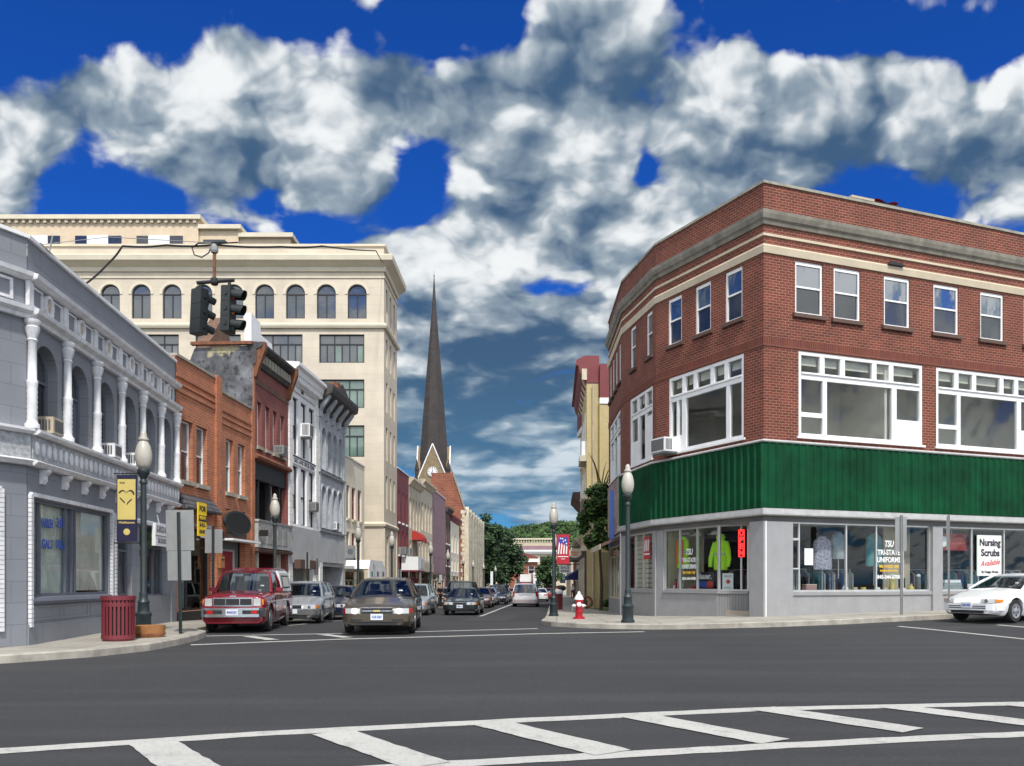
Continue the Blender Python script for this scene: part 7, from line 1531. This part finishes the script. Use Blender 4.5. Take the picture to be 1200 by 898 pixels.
van = car('silver minivan with a white roof box driving away from the camera', 'minivan', car_at(1.18, 66.6, 177.3), car_paint('van_silver', (.66, .63, .61), .35), 4.9, 1.92, .95, 3.95, .34, ((0, .62), (.10, .72), (.9, .98), (1.2, 1.02), (4.7, 1.06), (4.86, 1.02), (4.9, .6)), (1.1, 2.1, 4.6, 4.84), 1.74, .74, (2.3, 3.5), (.86, .95), 'driving_van', rear='van', two=car_paint('van_lower', (.20, .10, .10), .3), group=GP, bumper=car_paint('van_bumper', (.45, .36, .36), .3))
b = MB(); b.prism([(-.42, 1.86), (.42, 1.86), (.40, 2.38), (.36, 2.42), (-.36, 2.42), (-.40, 2.38)], 2.4, 3.9); bx = b.build('roof_box', M.signwhite, van); MB().box(-.5, .5, 2.3, 4.0, 1.76, 1.858).build('box_base', M.maroon, bx)
car('white sedan with red tail lamps driving away beyond the minivan', 'car', car_at(3.05, 92, 177), car_paint('plain_white', (.70, .70, .70), .1), group=GP, name='driving_car', detail=False)
car('dark red car parked beyond the white sedan on the right', 'car', car_at(4.2, 103, 177), car_paint('dark_red', (.16, .015, .02), .2), group=GP, detail=False)
car('white two door car parked at the kerb before the long shop window', 'car', car_at(12.75, 23.9, -60), pw, 4.45, 1.72, .90, 3.5, .32, ((0, .50), (.10, .62), (.9, .84), (1.4, .93), (3.6, .97), (4.3, .94), (4.42, .82), (4.45, .55)), (1.32, 2.2, 3.2, 4.0), 1.36, .56, (3.0,), (.72, .88), front='white', plate='CHR-3321', group=GP, doors=((1.55, 2.98),))

# ------------------------------------------------------------------ people
def skin_mesh(name, V, E, rad, mat, sub=2):
    me = bpy.data.meshes.new(name); me.from_pydata([Vector(v) for v in V], E, []); o = bpy.data.objects.new(name, me); COL.objects.link(o)
    o.modifiers.new('skin', 'SKIN'); sl = me.skin_vertices[0].data
    for k, r_ in enumerate(rad): sl[k].radius = (r_, r_) if not isinstance(r_, tuple) else r_
    sl[0].use_root = True
    m = o.modifiers.new('sub', 'SUBSURF'); m.levels = sub; m.render_levels = sub
    dg = bpy.context.evaluated_depsgraph_get(); dg.update(); out = bpy.data.meshes.new_from_object(o.evaluated_get(dg)); bpy.data.objects.remove(o)
    out.name = name; out.materials.clear(); out.materials.append(mat); out.polygons.foreach_set('use_smooth', [True] * len(out.polygons)); return out
def person(Mx, label, shirt, trousers, pose, hairm=None, group=None):
    """pose: joints in metres, facing -y"""
    t = thing('person', label, 'person', Mx, group); J = {k: Vector(v) for k, v in pose.items()}
    V, E, Rr, ix = [], [], [], {}
    def add(k, p, r_, par=None):
        ix[k] = len(V); V.append(p); Rr.append(r_)
        if par is not None: E.append((ix[par], ix[k]))
    pe, ch, nk, hd = J['pelvis'], J['chest'], J['neck'], J['head']
    add('pelvis', pe, (.145, .10)); add('waist', pe.lerp(ch, .45), (.13, .095), 'pelvis'); add('chest', ch, (.155, .11), 'waist'); add('neck', nk, .055, 'chest'); up = (hd - nk).normalized()
    add('jaw', nk + up * .07 + Vector((0, -.015, 0)), .065, 'neck'); add('skull', nk + up * .16, (.078, .092), 'jaw'); add('crown', nk + up * .225, .055, 'skull')
    for s, n_ in ((-1, 'l'), (1, 'r')):
        sh = ch + Vector((s * .17, 0, .06)); el, wr_ = J['elbow_' + n_], J['wrist_' + n_]
        add('sh' + n_, sh, .062, 'chest'); add('el' + n_, el, .042, 'sh' + n_); add('wr' + n_, wr_, .028, 'el' + n_); d = (wr_ - el).normalized(); pa = wr_ + d * .07; add('pa' + n_, pa, (.038, .018), 'wr' + n_)
        side = Vector((0, -1, 0)) if abs(d.y) < .8 else Vector((s, 0, 0)); side = (side - d * side.dot(d)).normalized()
        for q, (o_, ln) in enumerate(((-.028, .075), (-.010, .085), (.010, .08), (.027, .06))): add('f%s%d' % (n_, q), pa + side * -o_ + d * .03, .009, 'pa' + n_); add('g%s%d' % (n_, q), pa + side * -o_ * 1.1 + d * ln + Vector((-s * .012, 0, 0)), .007, 'f%s%d' % (n_, q))
        add('th' + n_, wr_ + d * .03 + side * .045, .011, 'wr' + n_); add('ti' + n_, wr_ + d * .075 + side * .06, .008, 'th' + n_)
        hp = pe + Vector((s * .09, 0, -.04)); kn, an = J['knee_' + n_], J['ankle_' + n_]
        add('hp' + n_, hp, .085, 'pelvis'); add('kn' + n_, kn, .058, 'hp' + n_); add('an' + n_, an, .04, 'kn' + n_); add('to' + n_, an + Vector((0, -.15, -.045)), (.04, .028), 'an' + n_)
    ob('body', skin_mesh('body', V, E, Rr, M.skin), t)
    def sub(nm, keys, grow, m):
        kk = [k for k in keys]; im = {ix[k]: i for i, k in enumerate(kk)}
        ob(nm, skin_mesh(nm, [V[ix[k]] for k in kk], [(im[a], im[c]) for a, c in E if a in im and c in im], [tuple(x * grow + .012 for x in r_) if isinstance(r_, tuple) else r_ * grow + .012 for r_ in (Rr[ix[k]] for k in kk)], m), t)
    V2 = list(V)
    sub('shirt', ['pelvis', 'waist', 'chest', 'shl', 'ell', 'shr', 'elr'], 1.06, shirt); sub('trousers', ['pelvis', 'hpl', 'knl', 'anl', 'hpr', 'knr', 'anr'], 1.08, trousers)
    sk = nk + up * .18
    b = MB(); b.lathe([(.088, -.02), (.094, .03), (.082, .075), (.05, .105), (0, .115)], 14); o = b.build('hair', hairm or M.hair, t, Matrix.Translation(sk + Vector((0, .014, .0))), 60)
    fc = sk + Vector((0, -.088, -.01))
    for s in (-1, 1): MB().lathe([(.0, .006), (.011, .003), (.013, 0)], 8).build('eye', M.ink, t, Matrix.Translation(fc + Vector((s * .032, .004, .01))) @ Matrix.Rotation(R(90), 4, 'X')); MB().lathe([(.022, -.02), (.026, 0), (.012, .02), (0, .022)], 8).build('ear', M.skin, t, Matrix.Translation(sk + Vector((s * .078, .01, -.025))))
    MB().loft([[(-.014, 0, -.035), (.014, 0, -.035), (.008, 0, .012), (-.008, 0, .012)], [(-.008, -.022, -.03), (.008, -.022, -.03), (.003, -.004, .01), (-.003, -.004, .01)]]).build('nose', M.skin, t, Matrix.Translation(fc + Vector((0, .004, 0)))); MB().box(-.02, .02, -.004, .004, -.062, -.055).build('mouth', M.inkred, t, Matrix.Translation(fc + Vector((0, .012, 0))))
    for n_ in 'lr': a = J['ankle_' + n_]; MB().loft([[(-.05, -.20, -.08), (.05, -.20, -.08), (.04, -.19, -.045), (-.04, -.19, -.045)], [(-.055, -.08, -.08), (.055, -.08, -.08), (.045, -.07, .0), (-.045, -.07, .0)], [(-.045, .07, -.08), (.045, .07, -.08), (.04, .06, .02), (-.04, .06, .02)]]).build('shoe', M.shade_gray, t, Matrix.Translation(a))
    return t
WALK_ = dict(pelvis=(0, 0, .93), chest=(0, -.01, 1.30), neck=(0, -.02, 1.47), head=(0, -.03, 1.70), elbow_l=(-.25, .08, 1.10), wrist_l=(-.25, -.02, .88), elbow_r=(.25, -.06, 1.10), wrist_r=(.24, -.22, .92), knee_l=(-.10, -.14, .50), ankle_l=(-.10, -.16, .085), knee_r=(.10, .02, .50), ankle_r=(.10, .24, .12))
STAND = dict(pelvis=(0, 0, .93), chest=(0, 0, 1.30), neck=(0, -.01, 1.47), head=(0, -.02, 1.70), elbow_l=(-.26, .04, 1.10), wrist_l=(-.27, -.04, .86), elbow_r=(.26, .04, 1.10), wrist_r=(.24, -.10, .88), knee_l=(-.11, -.02, .50), ankle_l=(-.12, .02, .085), knee_r=(.11, -.02, .50), ankle_r=(.13, .0, .085))
SIT = dict(pelvis=(0, 0, .32), chest=(0, .08, .70), neck=(0, .08, .87), head=(0, .06, 1.10), elbow_l=(-.24, -.10, .55), wrist_l=(-.15, -.36, .66), elbow_r=(.24, -.10, .55), wrist_r=(.15, -.36, .66), knee_l=(-.14, -.42, .40), ankle_l=(-.14, -.62, .085), knee_r=(.14, -.42, .40), ankle_r=(.14, -.62, .085))
person(at(7.15, 101, zs(7.1, 101)), 'pedestrian in a white top and dark trousers walking on the right pavement', M.shirt, M.denim, WALK_)
person(at(-4.95, 58.5, zg(-4.95, 58.5), 60), 'person in black clothing crossing behind the silver wagon', M.black, M.denim, STAND)
person(at(-3.42, 21.6, zr_(-3.4, 23.6), 3.2) @ T(.37, 2.62, .14), 'driver in a dark shirt at the wheel of the bronze sedan', M.navy, M.denim, SIT)
